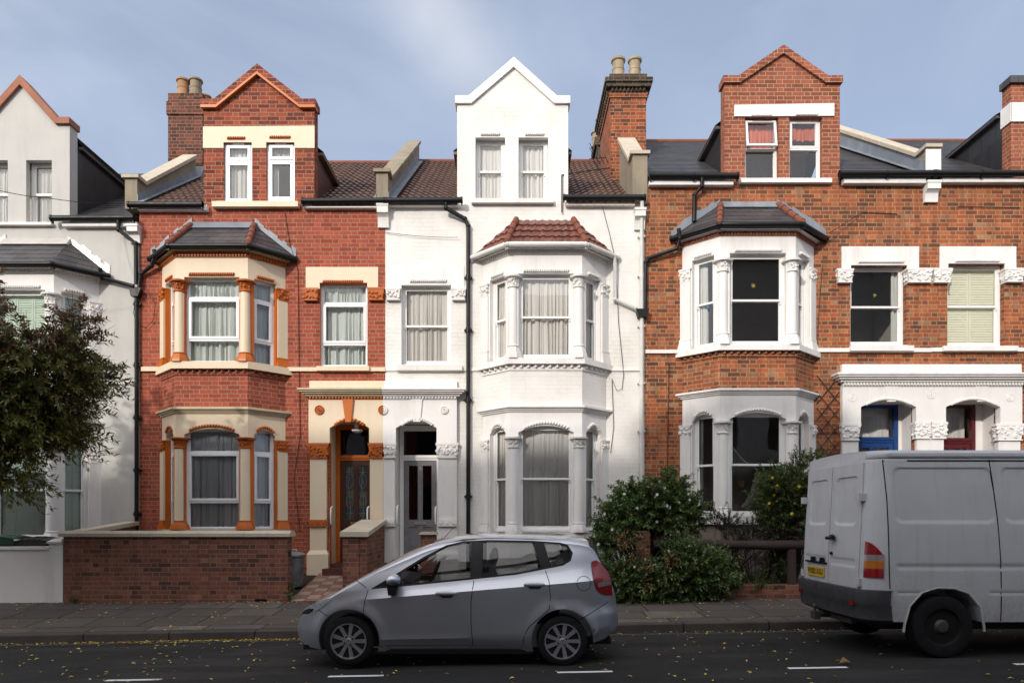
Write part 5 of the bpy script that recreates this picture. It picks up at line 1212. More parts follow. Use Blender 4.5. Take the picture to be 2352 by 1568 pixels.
def side_y(x, z):
    """half width of the body at station x, height z"""
    w_ = wplan(x); zc = crease(x); zb0 = belt(x)
    if z < .42: y = w_ - .012 - .055 * ((.42 - z) / .25) ** 1.5
    elif z < zc: y = w_ - .012 * ((zc - z) / max(.01, zc - .42)) ** 1.3
    else:
        t = (z - zc); tt = min(t, max(0.0, zb0 - zc)); kk = .12 + .46 * smooth(.45, 1.5, x); y = w_ - kk * tt + .5 * tt * tt
        if z > zb0: y -= .30 * (z - zb0) + .30 * (z - zb0) ** 2
    y += .013 * math.exp(-((z - .315) / .035) ** 2) * smooth(.95, 1.15, x) * (1 - smooth(2.8, 3.0, x))
    if x > 3.0 and .38 < z < .66: y += .018 * smooth(3.3, 3.6, x) * smooth(.66, .60, z)     # bumper shoulder
    for wx in (.80, 3.254):                                                       # flared arches
        d = math.hypot(x - wx, z - .30)
        if z < .72: y += .018 * math.exp(-((d - .37) / .07) ** 2)
    return max(.05, y)
def section(x, ins=0.0, floor=None):
    zt = spline(TOP, x) - ins; zb_ = interp(BOT, x) + ins if floor is None else floor
    h = zt - zb_; ed = min(.05 + .065 * smooth(.8, 1.5, x), h * .42); ze = zt - ed; zc = crease(x)
    n1, n2 = 22, 12; pts = [(0.0, zb_)]
    zc = min(max(zc, zb_ + .04), ze - .03); zs = [zb_ + (zc - zb_) * i / 13 for i in range(13)] + [zc + (ze - zc) * i / 9 for i in range(10)]   # one ring exactly on the crease
    ye = None
    for z in zs: ye = max(.04, side_y(x, z) - ins); pts.append((ye, z))
    for i in range(1, n2 + 1):
        a = math.pi / 2 * i / n2; pts.append((ye * (math.cos(a) ** .62 if i < n2 else 0), ze + ed * math.sin(a) ** (.95)))
    return pts
def loft(xs, ins=0.0, floor=None):
    mb = MB(); rows = []
    for x in xs:
        s_ = section(x, ins, floor); full = [(-y, z) for y, z in s_] + [(y, z) for y, z in s_[-2:0:-1]]
        rows.append([(CX + x, CY_ + y, CZ + z) for y, z in full])
    idx = mb.grid(rows, closed=True, flip=True); mb.ngon(idx[0]); mb.ngon(idx[-1], True); return mb
car = thing('parked_car', 'small silver five door hatchback parked at the kerb in front of the white house', 'car', (CX + 1.95, CY_, CZ))
xs = sorted({round(.1 + i * .012, 3) for i in range(8)} | {round(.20 + i * .04, 3) for i in range(84)} | {round(3.5 + i * .0215, 4) for i in range(21)})
xs = [x for x in xs if x <= 3.93]
body = loft(xs).build('body', 'silver', car, smooth=24); outward(body); body.data.set_sharp_from_angle(angle=R(20)); body_src = body.data.copy()
def scut(poly, y0, y1, name='cut'):
    mb = MB(); mb.prism([(CX + x, CZ + z) for x, z in poly], y0, y1, 'y'); return mb.build(name, 'silver')
xi = [x for x in xs if .95 <= x <= 3.72]
boolean_target = body
def localise(cut):
    cut.location = (0, 0, 0); return cut
bpy.context.view_layer.update()
def keep_normals(o, src, lim=30):
    """give a cut mesh the smooth normals of the uncut one"""
    from mathutils.bvhtree import BVHTree
    polys = [list(p_.vertices) for p_ in src.polygons]; tr_ = BVHTree.FromPolygons([v.co for v in src.vertices], polys); cn_ = src.corner_normals; me = o.data; out = [None] * len(me.loops)
    for f_ in me.polygons:
        ctr_ = f_.center
        for li in f_.loop_indices:
            v = me.vertices[me.loops[li].vertex_index].co; q_ = v * .97 + ctr_ * .03; loc, nn_, pi_, dist = tr_.find_nearest(q_); nr = f_.normal.copy()
            if pi_ is not None and dist < .004:
                sp_ = src.polygons[pi_]; acc = Vector()
                for lj in sp_.loop_indices: acc += Vector(cn_[lj].vector) / (1e-5 + (src.vertices[src.loops[lj].vertex_index].co - v).length ** 2)
                acc.normalize()
                if acc.dot(nr) > math.cos(R(lim)): nr = acc
            out[li] = nr
    me.polygons.foreach_set('use_smooth', [True] * len(me.polygons)); me.normals_split_custom_set(out)
boolean(body, loft(xi, .035, .42).build('cut', 'seat'))
DLO = [(1.04, .885), (1.3, 1.04), (1.62, 1.24), (1.9, 1.385), (2.1, 1.432), (2.4, 1.447), (2.9, 1.44), (3.24, 1.418), (3.33, 1.39), (3.385, 1.30), (3.36, 1.21), (3.27, 1.155), (2.72, 1.05), (2.15, .99), (1.5, .925)]
boolean(body, scut(DLO, CY_ - 1.2, CY_ + 1.2))
mb = MB(); mb.prism([(CX + 1.02, CY_ - .56), (CX + 1.74, CY_ - .52), (CX + 1.74, CY_ + .52), (CX + 1.02, CY_ + .56)], 1.0, 2.0); boolean(body, mb.build('cut', 'seat'))
for wx in (.80, 3.254):
    for s in (-1, 1):
        mb = MB(); mb.lathe([(.357, 0), (.357, .42)], (CX + wx, CY_ + (s * .95 if s < 0 else .53), CZ + .305), 40, 'y'); boolean(body, mb.build('cut', 'trim'))
keep_normals(body, body_src); bpy.data.meshes.remove(body_src)
def ribbon(mb, pts, w_, off=.0015, s=-1):
    """thin strip lying on the car's side along (x,z) points"""
    P = [Vector(p) for p in pts]; rows = []
    for i, p in enumerate(P):
        t = (P[min(i + 1, len(P) - 1)] - P[max(i - 1, 0)]).normalized(); n = Vector((-t.y, t.x)) * w_ / 2
        rows.append([(CX + q.x, CY_ + s * (side_y(q.x, q.y) + off), CZ + q.y) for q in (p - n, p, p + n)])
    mb.grid(rows)
def sub(pts, n=6):
    out = []
    for a, b in zip(pts, pts[1:]): out += [(a[0] + (b[0] - a[0]) * i / n, a[1] + (b[1] - a[1]) * i / n) for i in range(n)]
    return out + [pts[-1]]
def patch(mb, poly, off, s=-1, nx=28, nz=8):
    """sheet lying on the side, bounded by a polygon that is single valued in x"""
    x0, x1 = min(p[0] for p in poly), max(p[0] for p in poly); rows = []; n = len(poly)
    for i in range(nx + 1):
        x = x0 + (x1 - x0) * min(max(i / nx, .0005), .9995); zz = []
        for k in range(n):
            (a, b), (c, d) = poly[k], poly[(k + 1) % n]
            if (a <= x < c) or (c <= x < a): zz.append(b + (d - b) * (x - a) / (c - a))
        z0, z1 = min(zz), max(zz); rows.append([(CX + x, CY_ + s * (side_y(x, z0 + (z1 - z0) * j / nz) + off), CZ + z0 + (z1 - z0) * j / nz) for j in range(nz + 1)])
    mb.grid(rows)
FD = [(1.36, .945), (1.62, 1.20), (1.9, 1.36), (2.09, 1.412), (2.20, 1.42), (2.20, .995)]
RD = [(2.335, 1.02), (2.335, 1.42), (2.6, 1.425), (2.925, 1.415), (3.03, 1.10), (2.72, 1.06)]
QG = [(3.05, 1.402), (3.22, 1.393), (3.31, 1.37), (3.355, 1.29), (3.33, 1.215), (3.25, 1.17), (3.145, 1.15)]
TG = [(1.12, .92), (1.30, .925), (1.31, 1.01)]
for s in (-1, 1):
    # black window surround with the openings left free: pillars and edge rubbers
    mb = MB(); ribbon(mb, sub(DLO + [DLO[0]], 4), .045, -.008, s)
    for p, w_ in (([(2.262, .985), (2.262, 1.45)], .14), ([(3.085, 1.10), (2.985, 1.43)], .115), ([(1.325, .91), (1.37, 1.06)], .05)): ribbon(mb, sub(p, 8), w_, -.006, s)
    patch(mb, [(1.04, .885), (1.3, 1.04), (1.33, 1.06), (1.33, .905)], -.02, s)
    mb.build('window_surround', 'trim', car)
    for nm, pl in (('front_door_window', FD), ('rear_door_window', RD), ('quarter_window', QG)):
        g = MB(); big = [(x, z) for x, z in pl]; patch(g, big if nm != 'front_door_window' else [(1.34, .93)] + FD[1:-1] + [(2.21, .985)], -.022, s, 24, 8); g.build('side_window', 'carglass', car)
    mb = MB()
    for p in ([(1.02, .88), (.985, .74), (.965, .50), (1.0, .29), (1.07, .235)], [(2.235, .985), (2.205, .75), (2.205, .5), (2.225, .24)], [(3.06, 1.10), (3.10, .98), (3.115, .80), (3.10, .66), (2.98, .56), (2.87, .46), (2.815, .36), (2.80, .24)], [(1.07, .235), (1.6, .237), (2.225, .24), (2.80, .24)], [(.30, .735), (.52, .60), (.56, .585)], [(3.36, .50), (3.55, .60), (3.80, .73)], [(1.0, .90), (.92, .96), (.86, 1.0)]):
        ribbon(mb, sub(p, 6), .008, .0018, s)
    ribbon(mb, [(3.50 + .082 * math.cos(t / 20 * 6.2832), .955 + .082 * math.sin(t / 20 * 6.2832)) for t in range(21)], .006, .0018, s)
    mb.build('panel_gap', 'seam', car)
    mb = MB(); ribbon(mb, sub([(1.05, .222), (2.86, .235)], 10), .02, .006, s); mb.build('sill_highlight', 'alloy', car)  # pale ribbon drawn in as the highlight along the sill
    mb = MB(); mb.box(CX + 1.02, CX + 2.92, CY_ + s * .75 - .03, CY_ + s * .75 + .03, CZ + .14, CZ + .215); mb.build('side_skirt', 'trim', car)
    mb = MB(); patch(mb, [(.17, .57), (.25, .65), (.42, .738), (.60, .795), (.612, .785), (.52, .70), (.42, .635), (.30, .585)], .006, s); hl = mb.build('headlight', 'clearlens', car, smooth=60)
    mb = MB(); patch(mb, [(.175, .57), (.22, .612), (.30, .65), (.38, .655), (.36, .62), (.29, .588)], .009, s); mb.build('headlight_shade', 'trim', hl)
    mb = MB(); patch(mb, [(3.60, 1.20), (3.66, 1.215), (3.72, 1.17), (3.80, 1.07), (3.845, .96), (3.85, .80), (3.76, .81), (3.665, .86), (3.625, .95), (3.605, 1.07)], .012, s); tl = mb.build('tail_light', 'redlens', car, smooth=60)
    mb = MB(); patch(mb, [(3.66, .955), (3.83, .985), (3.835, .93), (3.67, .905)], .015, s); mb.build('reversing_lens', 'pinklens', tl)
    for hx, hz in ((1.92, .845), (2.93, .945)):
        mb = MB(); c = Vector((CX + hx, CY_ + s * (side_y(hx, hz) + .012), CZ + hz)); mb.ball(c, (.125, .022, .026), 14, 8); o = mb.build('door_handle', 'handle', car, smooth=60)
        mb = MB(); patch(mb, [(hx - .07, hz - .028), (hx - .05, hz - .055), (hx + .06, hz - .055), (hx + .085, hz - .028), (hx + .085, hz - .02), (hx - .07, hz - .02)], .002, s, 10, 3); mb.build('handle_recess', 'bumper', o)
    mb = MB(); c = Vector((CX + 1.325, CY_ + s * (side_y(1.3, .95) + .12), CZ + 1.0)); mb.ball(c, (.085, .10, .07), 16, 10); mi = mb.build('door_mirror', 'silver', car, smooth=60)
    mb = MB(); mb.prism([(c.x - .05, c.z - .17), (c.x + .03, c.z - .17), (c.x + .07, c.z - .04), (c.x - .07, c.z - .04)], c.y - .05, c.y + .05, 'y'); mb.tube([(c.x - .02, c.y, c.z - .12), (c.x - .03, c.y - s * .12, c.z - .10)], .03, 8); mb.build('mirror_foot', 'trim', mi)
# grazing glass: windscreen and tailgate window lie on the crown of the body
for nm, x0, x1, yk in (('windscreen', .985, 1.775, .0), ('tailgate_window', 3.585, 3.815, .0)):
    rows = []
    for i in range(13):
        x = x0 + (x1 - x0) * i / 12; s_ = section(x, .004 if nm == 'windscreen' else -.004); top = s_[-10:] if nm == 'windscreen' else s_[-11:]
        full = [(-y, z) for y, z in top] + [(y, z) for y, z in top[-2::-1]]; rows.append([(CX + x, CY_ + y, CZ + z) for y, z in full])
    mb = MB(); mb.grid(rows); mb.build(nm, 'carglass' if nm == 'windscreen' else 'trim', car, smooth=60)
for wx in (.80, 3.254):
    for s in (-1, 1):
        c = (CX + wx, CY_ + s * .80, CZ + .293); o_ = -s   # +y is inward on the near side
        mb = MB(); mb.lathe([(.19, -.015 * o_), (.205, -.03 * o_), (.262, -.035 * o_), (.282, -.022 * o_), (.293, .02 * o_), (.293, .12 * o_), (.27, .155 * o_), (.19, .155 * o_)], c, 48, 'y'); wh = mb.build('wheel', 'rubber', car, smooth=40)
        mb = MB(); mb.lathe([(.203, -.026 * o_), (.207, -.034 * o_), (.196, -.034 * o_), (.188, -.01 * o_), (.184, .05 * o_)], c, 48, 'y', False)
        for k in range(9):
            a = 2 * math.pi * k / 9 + .17; m_ = Matrix.Translation(c) @ Matrix.Rotation(a, 4, 'Y'); mb.at(m_)
            mb.prism([(-.017, .05), (.017, .05), (.024, .192), (-.024, .192)], -.022 * o_ if o_ > 0 else .0, .012 if o_ > 0 else .022, 'y')
        mb.at(None); mb.lathe([(.004, -.03 * o_), (.03, -.03 * o_), (.035, -.024 * o_), (.07, -.022 * o_), (.075, .02 * o_)], c, 24, 'y', False); mb.build('rim', 'alloy', wh, smooth=35)
        mb = MB(); mb.lathe([(.004, .07 * o_), (.19, .07 * o_)], c, 32, 'y', False)
        for k in range(4):
            a = 2 * math.pi * k / 4 + .5; mb.lathe([(.003, -.026 * o_), (.012, -.0255 * o_), (.012, -.018 * o_)], (c[0] + .052 * math.cos(a), c[1], c[2] + .052 * math.sin(a)), 8, 'y', False)
        mb.build('brake_drum', 'trim', wh)
# bumpers' black lower lips, interior
mb = MB(); mb.box(CX + .22, CX + .5, CY_ - .62, CY_ + .62, CZ + .16, CZ + .215); mb.box(CX + 3.55, CX + 3.84, CY_ - .60, CY_ + .60, CZ + .22, CZ + .30); mb.box(CX + .5, CX + 3.6, CY_ - .5, CY_ + .5, CZ + .15, CZ + .26); mb.build('underbody', 'trim', car)
for sx, rear in ((1.85, 0), (2.75, 1)):
    for s in ((-.36, .36) if not rear else (0,)):
        hw_ = .24 if not rear else .6
        mb = MB(); mb.prism([(CX + sx - .1, .46), (CX + sx + .45, .46), (CX + sx + .62, 1.12), (CX + sx + .50, 1.14), (CX + sx + .36, .66), (CX + sx - .1, .64)], CY_ + s - hw_, CY_ + s + hw_, 'y'); st_ = mb.build('seat', 'seat', car)
        for q in ((s,) if not rear else (-.36, .36)): mb = MB(); mb.ball((CX + sx + .60, CY_ + q, 1.22), (.05, .13, .10), 10, 7); mb.build('headrest', 'seat', st_, smooth=60)
mb = MB(); mb.prism([(CX + 1.0, .5), (CX + 1.55, .5), (CX + 1.5, .95), (CX + 1.25, 1.0), (CX + 1.0, .95)], CY_ - .68, CY_ + .68, 'y'); mb.build('dashboard', 'seat', car)
mb = MB(); ctr = Vector((CX + 1.72, CY_ + .34 * -1, 1.0)); mb.tube([ctr + Vector((.07 * math.sin(t / 24 * 6.283), .18 * math.cos(t / 24 * 6.283), .17 * math.sin(t / 24 * 6.283))) for t in range(25)], .014, 6); mb.box(ctr.x - .15, ctr.x + .01, ctr.y - .03, ctr.y + .03, .95, 1.01); mb.build('steering_wheel', 'trim', car, smooth=60)
mb = MB(); b0 = Vector((X(1017, 8.6), CY_, 1.44)); mb.tube([b0, b0 + Vector((.17, .0, .19))], [.006, .003], 6); mb.ball(b0, (.03, .025, .02), 8, 5); mb.build('aerial', 'redlens', car)
mb = MB()
for i in range(2): mb.tube([(CX + .98 + .02 * i, CY_ - .45 + .5 * i, spline(TOP, 1.0) - .03), (CX + 1.10, CY_ - .1 + .5 * i, spline(TOP, 1.10) + .012)], .012, 6)
mb.build('wiper', 'trim', car)

# ---- white panel van, facing right, its tail towards us
VX, VY, VZ = 4.10, 8.80, .09
van = thing('parked_van', 'grubby white panel van with a yellow number plate, parked behind the silver car', 'van', (VX + 2.8, VY, VZ))
def vw(x):   # plan: rounded rear corners
    if x < .26: return .80 + .165 * math.sin(math.pi / 2 * min(1, x / .26)) ** .75
    if x > 4.6: return .965 - .22 * ((x - 4.6) / .9) ** 2
    return .965
def rr(x, z, x0, x1, z0, z1, rad, w_=.03):
    dx = max(x0 + rad - x, x - (x1 - rad), 0); dz = max(z0 + rad - z, z - (z1 - rad), 0); d = rad - math.hypot(dx, dz)
    if dx == 0 and dz == 0: d = min(x - x0, x1 - x, z - z0, z1 - z)
    return smooth(0, w_, d)
def lean(x, z): return x - .30 * max(0.0, z - .9) * (1 - 0)  * .12
def press(x, z):
    xs_ = x + .045 * max(0, (z - 1.45)) / .8 * .9
    d = .013 * rr(xs_, z, .30, 1.47, 1.56, 2.20, 0.09, .020) + .013 * rr(xs_, z, 1.57, 3.0, 1.56, 2.20, .09, .020)
    d += .010 * rr(x, z, .31, 5.0, 1.03, 1.088, .03, .012)
    d += .008 * rr(x, z, .31, .62, .745, .778, .015, .01) + .008 * rr(x, z, 1.37, 4.0, .745, .778, .015, .01)
    return d
def vtop(x): return 2.43 if x < 3.7 else 2.43 - (x - 3.7) ** 1.5 * .75
def vsec(x):
    W_ = vw(x); zt = vtop(x); zb_ = .42; zs = [zb_ + (2.29 - zb_) * i / 84 for i in range(85)] if zt > 2.35 else [zb_ + (min(2.29, zt - .2) - zb_) * i / 84 for i in range(85)]
    pts = [(0, zb_)]
    for z in zs:
        y = W_ - .02 * max(0, (.75 - z) / .33) ** 1.6 - .055 * max(0, (z - 1.35) / .94) ** 1.6
        y -= press(x, z)
        pts.append((y, z))
    ye, ze = pts[-1]
    pts += [(ye - .006, ze + .012), (ye - .012, ze + .016), (ye + .004, ze + .022), (ye + .012, ze + .04), (ye + .008, ze + .075), (ye - .02, ze + .11), (ye - .10, zt - .025), (ye - .35, zt - .008), (0, zt)]
    return pts
vxs = sorted({0, .012, .03, .055, .085, .12, .16, .2, .24, .27} | {round(.285 + i * .02, 3) for i in range(100)} | {round(2.35 + i * .15, 3) for i in range(22)})
mb = MB(); rows = []
for x in vxs:
    s_ = vsec(x); full = [(-y, z) for y, z in s_] + [(y, z) for y, z in s_[-2:0:-1]]
    rows.append([(VX + x + (.05 * max(0, z - 1.0) * max(0, 1 - x / .5)), VY + y, VZ + z) for y, z in full])
idx = mb.grid(rows, closed=True, flip=True); mb.ngon(idx[0]); mb.ngon(idx[-1], True); vb = mb.build('body', 'van', van, smooth=30); outward(vb); vb.data.set_sharp_from_angle(angle=R(30)); vb_src = vb.data.copy()
WXV = [(.86, 0), (4.42, 0)]; WR = .355
for wx, _ in WXV:
    for s in (-1, 1):
        mb = MB(); pts_ = [(-.46, -.5), (.46, -.5), (.46, .02), (.41, .24), (.28, .39), (.12, .445), (-.08, .45), (-.24, .40), (-.38, .25), (-.45, .02)]
        mb.prism([(VX + wx + a, VZ + .355 + b) for a, b in pts_], VY + (-1.2 if s < 0 else .5), VY + (-.5 if s < 0 else 1.2), 'y'); boolean(vb, mb.build('cut', 'trim'))
keep_normals(vb, vb_src, 40); bpy.data.meshes.remove(vb_src)
def vs(x, z, off=.0015): return (VX + x + .05 * max(0, z - 1.0) * max(0, 1 - x / .5), VY - (vw(x) - .02 * max(0, (.75 - z) / .33) ** 1.6 - .055 * max(0, (z - 1.35) / .94) ** 1.6 - press(x, z) + off), VZ + z)
def vrib(mb, pts, w_, off=.002):
    P = [Vector(p) for p in sub(pts, 12)]; rows = []
    for i, p in enumerate(P):
        t = (P[min(i + 1, len(P) - 1)] - P[max(i - 1, 0)]).normalized(); n = Vector((-t.y, t.x)) * w_ / 2; rows.append([vs(q.x, q.y, off) for q in (p - n, p + n)])
    mb.grid(rows)
mb = MB()
for p in ([(.15, 2.29), (.19, 1.85), (.215, 1.35), (.235, .9), (.238, .80)], [(1.41, 2.29), (1.475, 1.6), (1.51, 1.1), (1.52, .43)], [(2.9, 2.29), (2.95, 1.3), (2.95, .43)]): mb = MB(); vrib(mb, p, .012); mb.build('panel_gap', 'seam', van)
mb = MB(); mb.grid([[vs(x, 2.268, .003) for x in (.16, .5, 1.2, 2, 3.4)], [vs(x, 2.285, .003) for x in (.16, .5, 1.2, 2, 3.4)]]); mb.build('roof_seam', 'seam', van)
for wx, _ in WXV:   # arch lips
    mb = MB(); mb.tube([(VX + wx + a, VY - .955, VZ + .355 + b) for a, b in [(-.46, -.05), (-.45, .03), (-.39, .25), (-.25, .405), (-.08, .46), (.12, .455), (.285, .40), (.42, .245), (.462, .03), (.468, -.04)]], .014, 6)
    mb.build('arch_lip', 'van', van, smooth=50)
# rear doors: pressed sheets 12 mm proud of the tail
def rdoor(y0, y1):
    mb = MB(); ny, nz = 40, 90; z0, z1 = .775, 2.27; rows = []
    for j in range(nz + 1):
        z = z0 + (z1 - z0) * j / nz; row = []
        for i in range(ny + 1):
            y = y0 + (y1 - y0) * i / ny; a, b = min(y0, y1), max(y0, y1)
            d = .016 * rr(y, z, a + .11, b - .11, 1.53, 2.12, .07, .016) + .010 * rr(y, z, a + .07, b - .04, 1.03, 1.12, .02, .012)
            row.append((VX - .014 + d + .05 * max(0, z - 1.0) - .012 * (1 - (y / .8) ** 2), VY + y, VZ + z))
        rows.append(row)
    mb.grid(rows); bk = [[(VX + .02 + .05 * max(0, r[0][2] - VZ - 1.0), p[1], p[2]) for p in (r[0], r[-1])] for r in rows]
    for k in (0, -1): mb.grid([[r[k] for r in rows], [(VX + .03 + .05 * max(0, r[k][2] - VZ - 1), r[k][1], r[k][2]) for r in rows]])
    for r in (rows[0], rows[-1]): mb.grid([r, [(p[0] + .05, p[1], p[2]) for p in r]])
    return mb.build('rear_door', 'van', van, smooth=35)
dn = rdoor(-.745, -.008); df = rdoor(.008, .745)
mb = MB()
for z in (1.86, .86):
    mb.box(VX - .035, VX + .11, VY - .80, VY - .72, VZ + z - .045, VZ + z + .045)
mb.build('door_hinge', 'van', dn)
mb = MB()
for z in (1.86, .86): mb.box(VX - .035, VX + .06, VY + .72, VY + .80, VZ + z - .045, VZ + z + .045)
mb.build('door_hinge', 'van', df)
mb = MB()
for z in (1.86, .86): mb.box(VX + .111, VX + .125, VY - .86, VY - .80, VZ + z - .03, VZ + z + .03)
mb.build('hinge_shadow_plate', 'trim', dn)
mb = MB(); mb.tube([(VX - .06, VY - .03, VZ + 1.36), (VX - .065, VY - .22, VZ + 1.37)], .022, 8); mb.tube([(VX - .02, VY - .14, VZ + 1.375), (VX - .06, VY - .14, VZ + 1.37)], .035, 8); mb.ball((VX - .035, VY - .10, VZ + 1.17), .022, 8, 5); mb.build('door_handle', 'trim', dn)
mb = MB(); mb.box(VX - .07, VX - .026, VY + .10, VY + .16, VZ + 1.045, VZ + 1.10); mb.box(VX - .07, VX - .026, VY + .36, VY + .42, VZ + 1.045, VZ + 1.10); mb.box(VX - .05, VX - .026, VY + .03, VY + .63, VZ + 1.02, VZ + 1.044); mb.build('plate_lamp', 'trim', df)
mb = MB(); py0, py1, pz0, pz1 = .09, .58, .845, .965
mb.prism([(VY + py0, VZ + pz0 + .00), (VY + py1, VZ + pz0 + .0), (VY + py1, VZ + pz1), (VY + py0, VZ + pz1)], VX - .042, VX - .030, 'x'); npl = mb.build('number_plate', 'plate_yellow', df)
rx = Matrix(((0, 0, -1, 0), (-1, 0, 0, 0), (0, 1, 0, 0), (0, 0, 0, 1)))     # text facing -X, reading towards -Y
text_mesh('WX02 KGU', .105, 'plate_lettering', 'ink', npl, (VX - .0435, VY + (py0 + py1) / 2, VZ + (pz0 + pz1) / 2), rx, sx=.82)
# wrap-round tail lights and bumper
def vtail(side, z0, z1, mat, cap=False):
    mb = MB(); rows = []
    for i in range(9):
        x = .004 + .165 * i / 8; row = []
        for j in range(7):
            zt = z1 - (.17 * (i / 8) ** 1.6 if cap else 0); z = z0 + (zt - z0) * j / 6; p = vs(x, z, .016); row.append((p[0], VY + side * (VY - p[1]) * 1.0 if side > 0 else p[1], p[2]))
        rows.append(row)
    mb.grid(rows); mb.grid([[r[-1] for r in rows], [(r[-1][0] + .01, r[-1][1] + (.03 if side < 0 else -.03), r[-1][2]) for r in rows]])
    return mb
for side in (-1, 1):
    o = vtail(side, 1.19, 1.345, 'redlens', True); tl = o.build('tail_light', 'redlens', van, smooth=60)
    for z0, z1, m_ in ((.90, .975, 'redlens'), (.976, 1.035, 'amber'), (1.036, 1.085, 'pinklens')):
        pass
    vtail(side, 1.12, 1.19, 'pinklens').build('clear_lens', 'pinklens', tl, smooth=60); vtail(side, 1.03, 1.12, 'amber').build('amber_lens', 'amber', tl, smooth=60); vtail(side, .925, 1.03, 'redlens').build('red_lens', 'redlens', tl, smooth=60)
mb = MB(); rows = []
pl = [(.245, -.985), (.12, -.985), (.02, -.93), (-.06, -.80), (-.085, -.4), (-.09, 0), (-.085, .4), (-.06, .80), (.02, .93), (.12, .985), (.245, .985)]
for x, y in pl: rows.append([(VX + x + .05, VY + y * .97, VZ + .785), (VX + x, VY + y, VZ + .78), (VX + x - .008, VY + y, VZ + .62), (VX + x + .005, VY + y * .995, VZ + .60), (VX + x + .02, VY + y * .985, VZ + .44), (VX + x + .08, VY + y * .93, VZ + .40)])
mb.grid(rows, flip=True); bp_ = mb.build('rear_bumper', 'bumper', van, smooth=40)
mb = MB()
for y in (-.72, .72): mb.box(VX - .088, VX - .06, VY + y - .04, VY + y + .04, VZ + .59, VZ + .64)
mb.build('bumper_reflector', 'redlens', bp_)
mb = MB(); mb.tube([(VX + .3, VY + .15, VZ + .36), (VX - .12, VY + .15, VZ + .36)], .04, 8); mb.box(VX - .16, VX - .08, VY + .09, VY + .21, VZ + .30, VZ + .40); mb.tube([(VX - .13, VY + .15, VZ + .40), (VX - .13, VY + .15, VZ + .45)], .018, 8); mb.ball((VX - .13, VY + .15, VZ + .465), .028, 10, 6); mb.box(VX + .05, VX + .11, VY - .45, VY + .45, VZ + .32, VZ + .39); mb.build('tow_bar', 'steelwheel', van)
for wx, _ in WXV:
    for s in (-1, 1):
        c = (VX + wx, VY + s * .945, VZ + .36); o_ = -s
        mb = MB(); mb.lathe([(.20, .03 * o_), (.215, .0), (.30, -.012 * o_), (.342, .0), (.362, .04 * o_), (.362, .17 * o_), (.33, .205 * o_), (.2, .205 * o_)], c, 48, 'y'); wh = mb.build('wheel', 'rubber', van, smooth=40)
        mb = MB(); mb.lathe([(.216, .002 * o_), (.212, .015 * o_), (.20, .04 * o_), (.175, .06 * o_), (.15, .045 * o_), (.12, .055 * o_), (.085, .03 * o_), (.06, .0 * o_), (.003, -.005 * o_)], c, 36, 'y', False); rim = mb.build('rim', 'steelwheel', wh, smooth=40)
        mb = MB()
        for k in range(12): a = 2 * math.pi * k / 12; mb.ball((c[0] + .172 * math.cos(a), c[1] + .052 * o_, c[2] + .172 * math.sin(a)), (.019, .012, .019), 8, 5)
        mb.build('wheel_hole', 'seam', rim)
mb = MB(); mb.box(VX + .3, VX + 5.2, VY - .7, VY + .7, VZ + .3, VZ + .43); mb.build('chassis', 'trim', van)
g = MB()
for s in (-1, 1): g.prism([(VX + 3.62, VZ + 1.45), (VX + 4.5, VZ + 1.45), (VX + 4.3, VZ + 1.8), (VX + 4.1, VZ + 2.0), (VX + 3.68, VZ + 2.02)], VY + s * .935 - .03, VY + s * .935 + .035, 'y')
g.build('cab_window', 'trim', van)
# ------------------------------------------------------------------ garden walls, fence, bins
M['galv'] = plain('galvanised_metal', (.34, .35, .37, 1), .45, .5, .6, var=.25, sc_=6)
M['timber'] = paint('weathered_dark_timber', (.052, .034, .029, 1), .3, .6, rough=.85, dcol=(.02, .015, .013, 1), bump=1.0)
M['bin_green'] = plain('dark_green_plastic', (.012, .055, .03, 1), .4, .4)
M['bin_black'] = plain('black_bin_plastic', (.014, .014, .015, 1), .45, .4)
M['trellis'] = plain('trellis_batten', (.06, .04, .03, 1), .8)
def coped_wall(root, x0, x1, y0, y1, zb0, zt, mat, cmat, ov=.05, ch=.10):
    mb = MB(); mb.box(x0, x1, y0, y1, zb0, zt); a = mb.build('brickwork', mat, root)
    mb = MB(); mb.prism([(x0 - ov, y0 - ov), (x1 + ov, y0 - ov), (x1 + ov, y1 + ov), (x0 - ov, y1 + ov)], zt + .001, zt + ch * .7)
    mb.prism([(x0 - ov, y0 - ov), (x1 + ov, y0 - ov), (x1 + ov, y1 + ov), (x0 - ov, y1 + ov)], zt + ch * .7 + .0005, zt + ch, 'z', [(x0 - ov + .02, y0 - ov + .05), (x1 + ov - .02, y0 - ov + .05), (x1 + ov - .02, y1 + ov - .05), (x0 - ov + .02, y1 + ov - .05)]); mb.build('coping', cmat, root)
gy = 12.3; gx0, gx1 = X(146, gy), X(661, gy); gt = Z(1232, gy)
gw = thing('garden_wall', 'long low brown brick garden wall with pale stone coping along the pavement', 'wall', ((gx0 + gx1) / 2, gy, .2))
mb = MB(); mb.box(gx0, gx1, gy, gy + .22, -.2, gt); mb.build('brickwork', 'brick_garden', gw)
mb = MB(); n = 5
for i in range(n):
    a, b = gx0 - .06 + (gx1 - gx0 + .12) * i / n, gx0 - .06 + (gx1 - gx0 + .12) * (i + 1) / n - .006
    mb.prism([(gy - .05, gt + .001), (gy + .27, gt + .001), (gy + .27, gt + .06), (gy + .2, gt + .105), (gy + .02, gt + .105), (gy - .05, gt + .06)], a, b, 'x')
mb.build('coping', 'stone', gw)
mb = MB(); mb.prism([(gy + .221, -.2), (F - .06, .2), (F - .06, 1.56), (gy + .221, gt + .03)], gx0 + .02, gx0 + .2, 'x'); mb.build('side_return', 'brick_garden', gw)
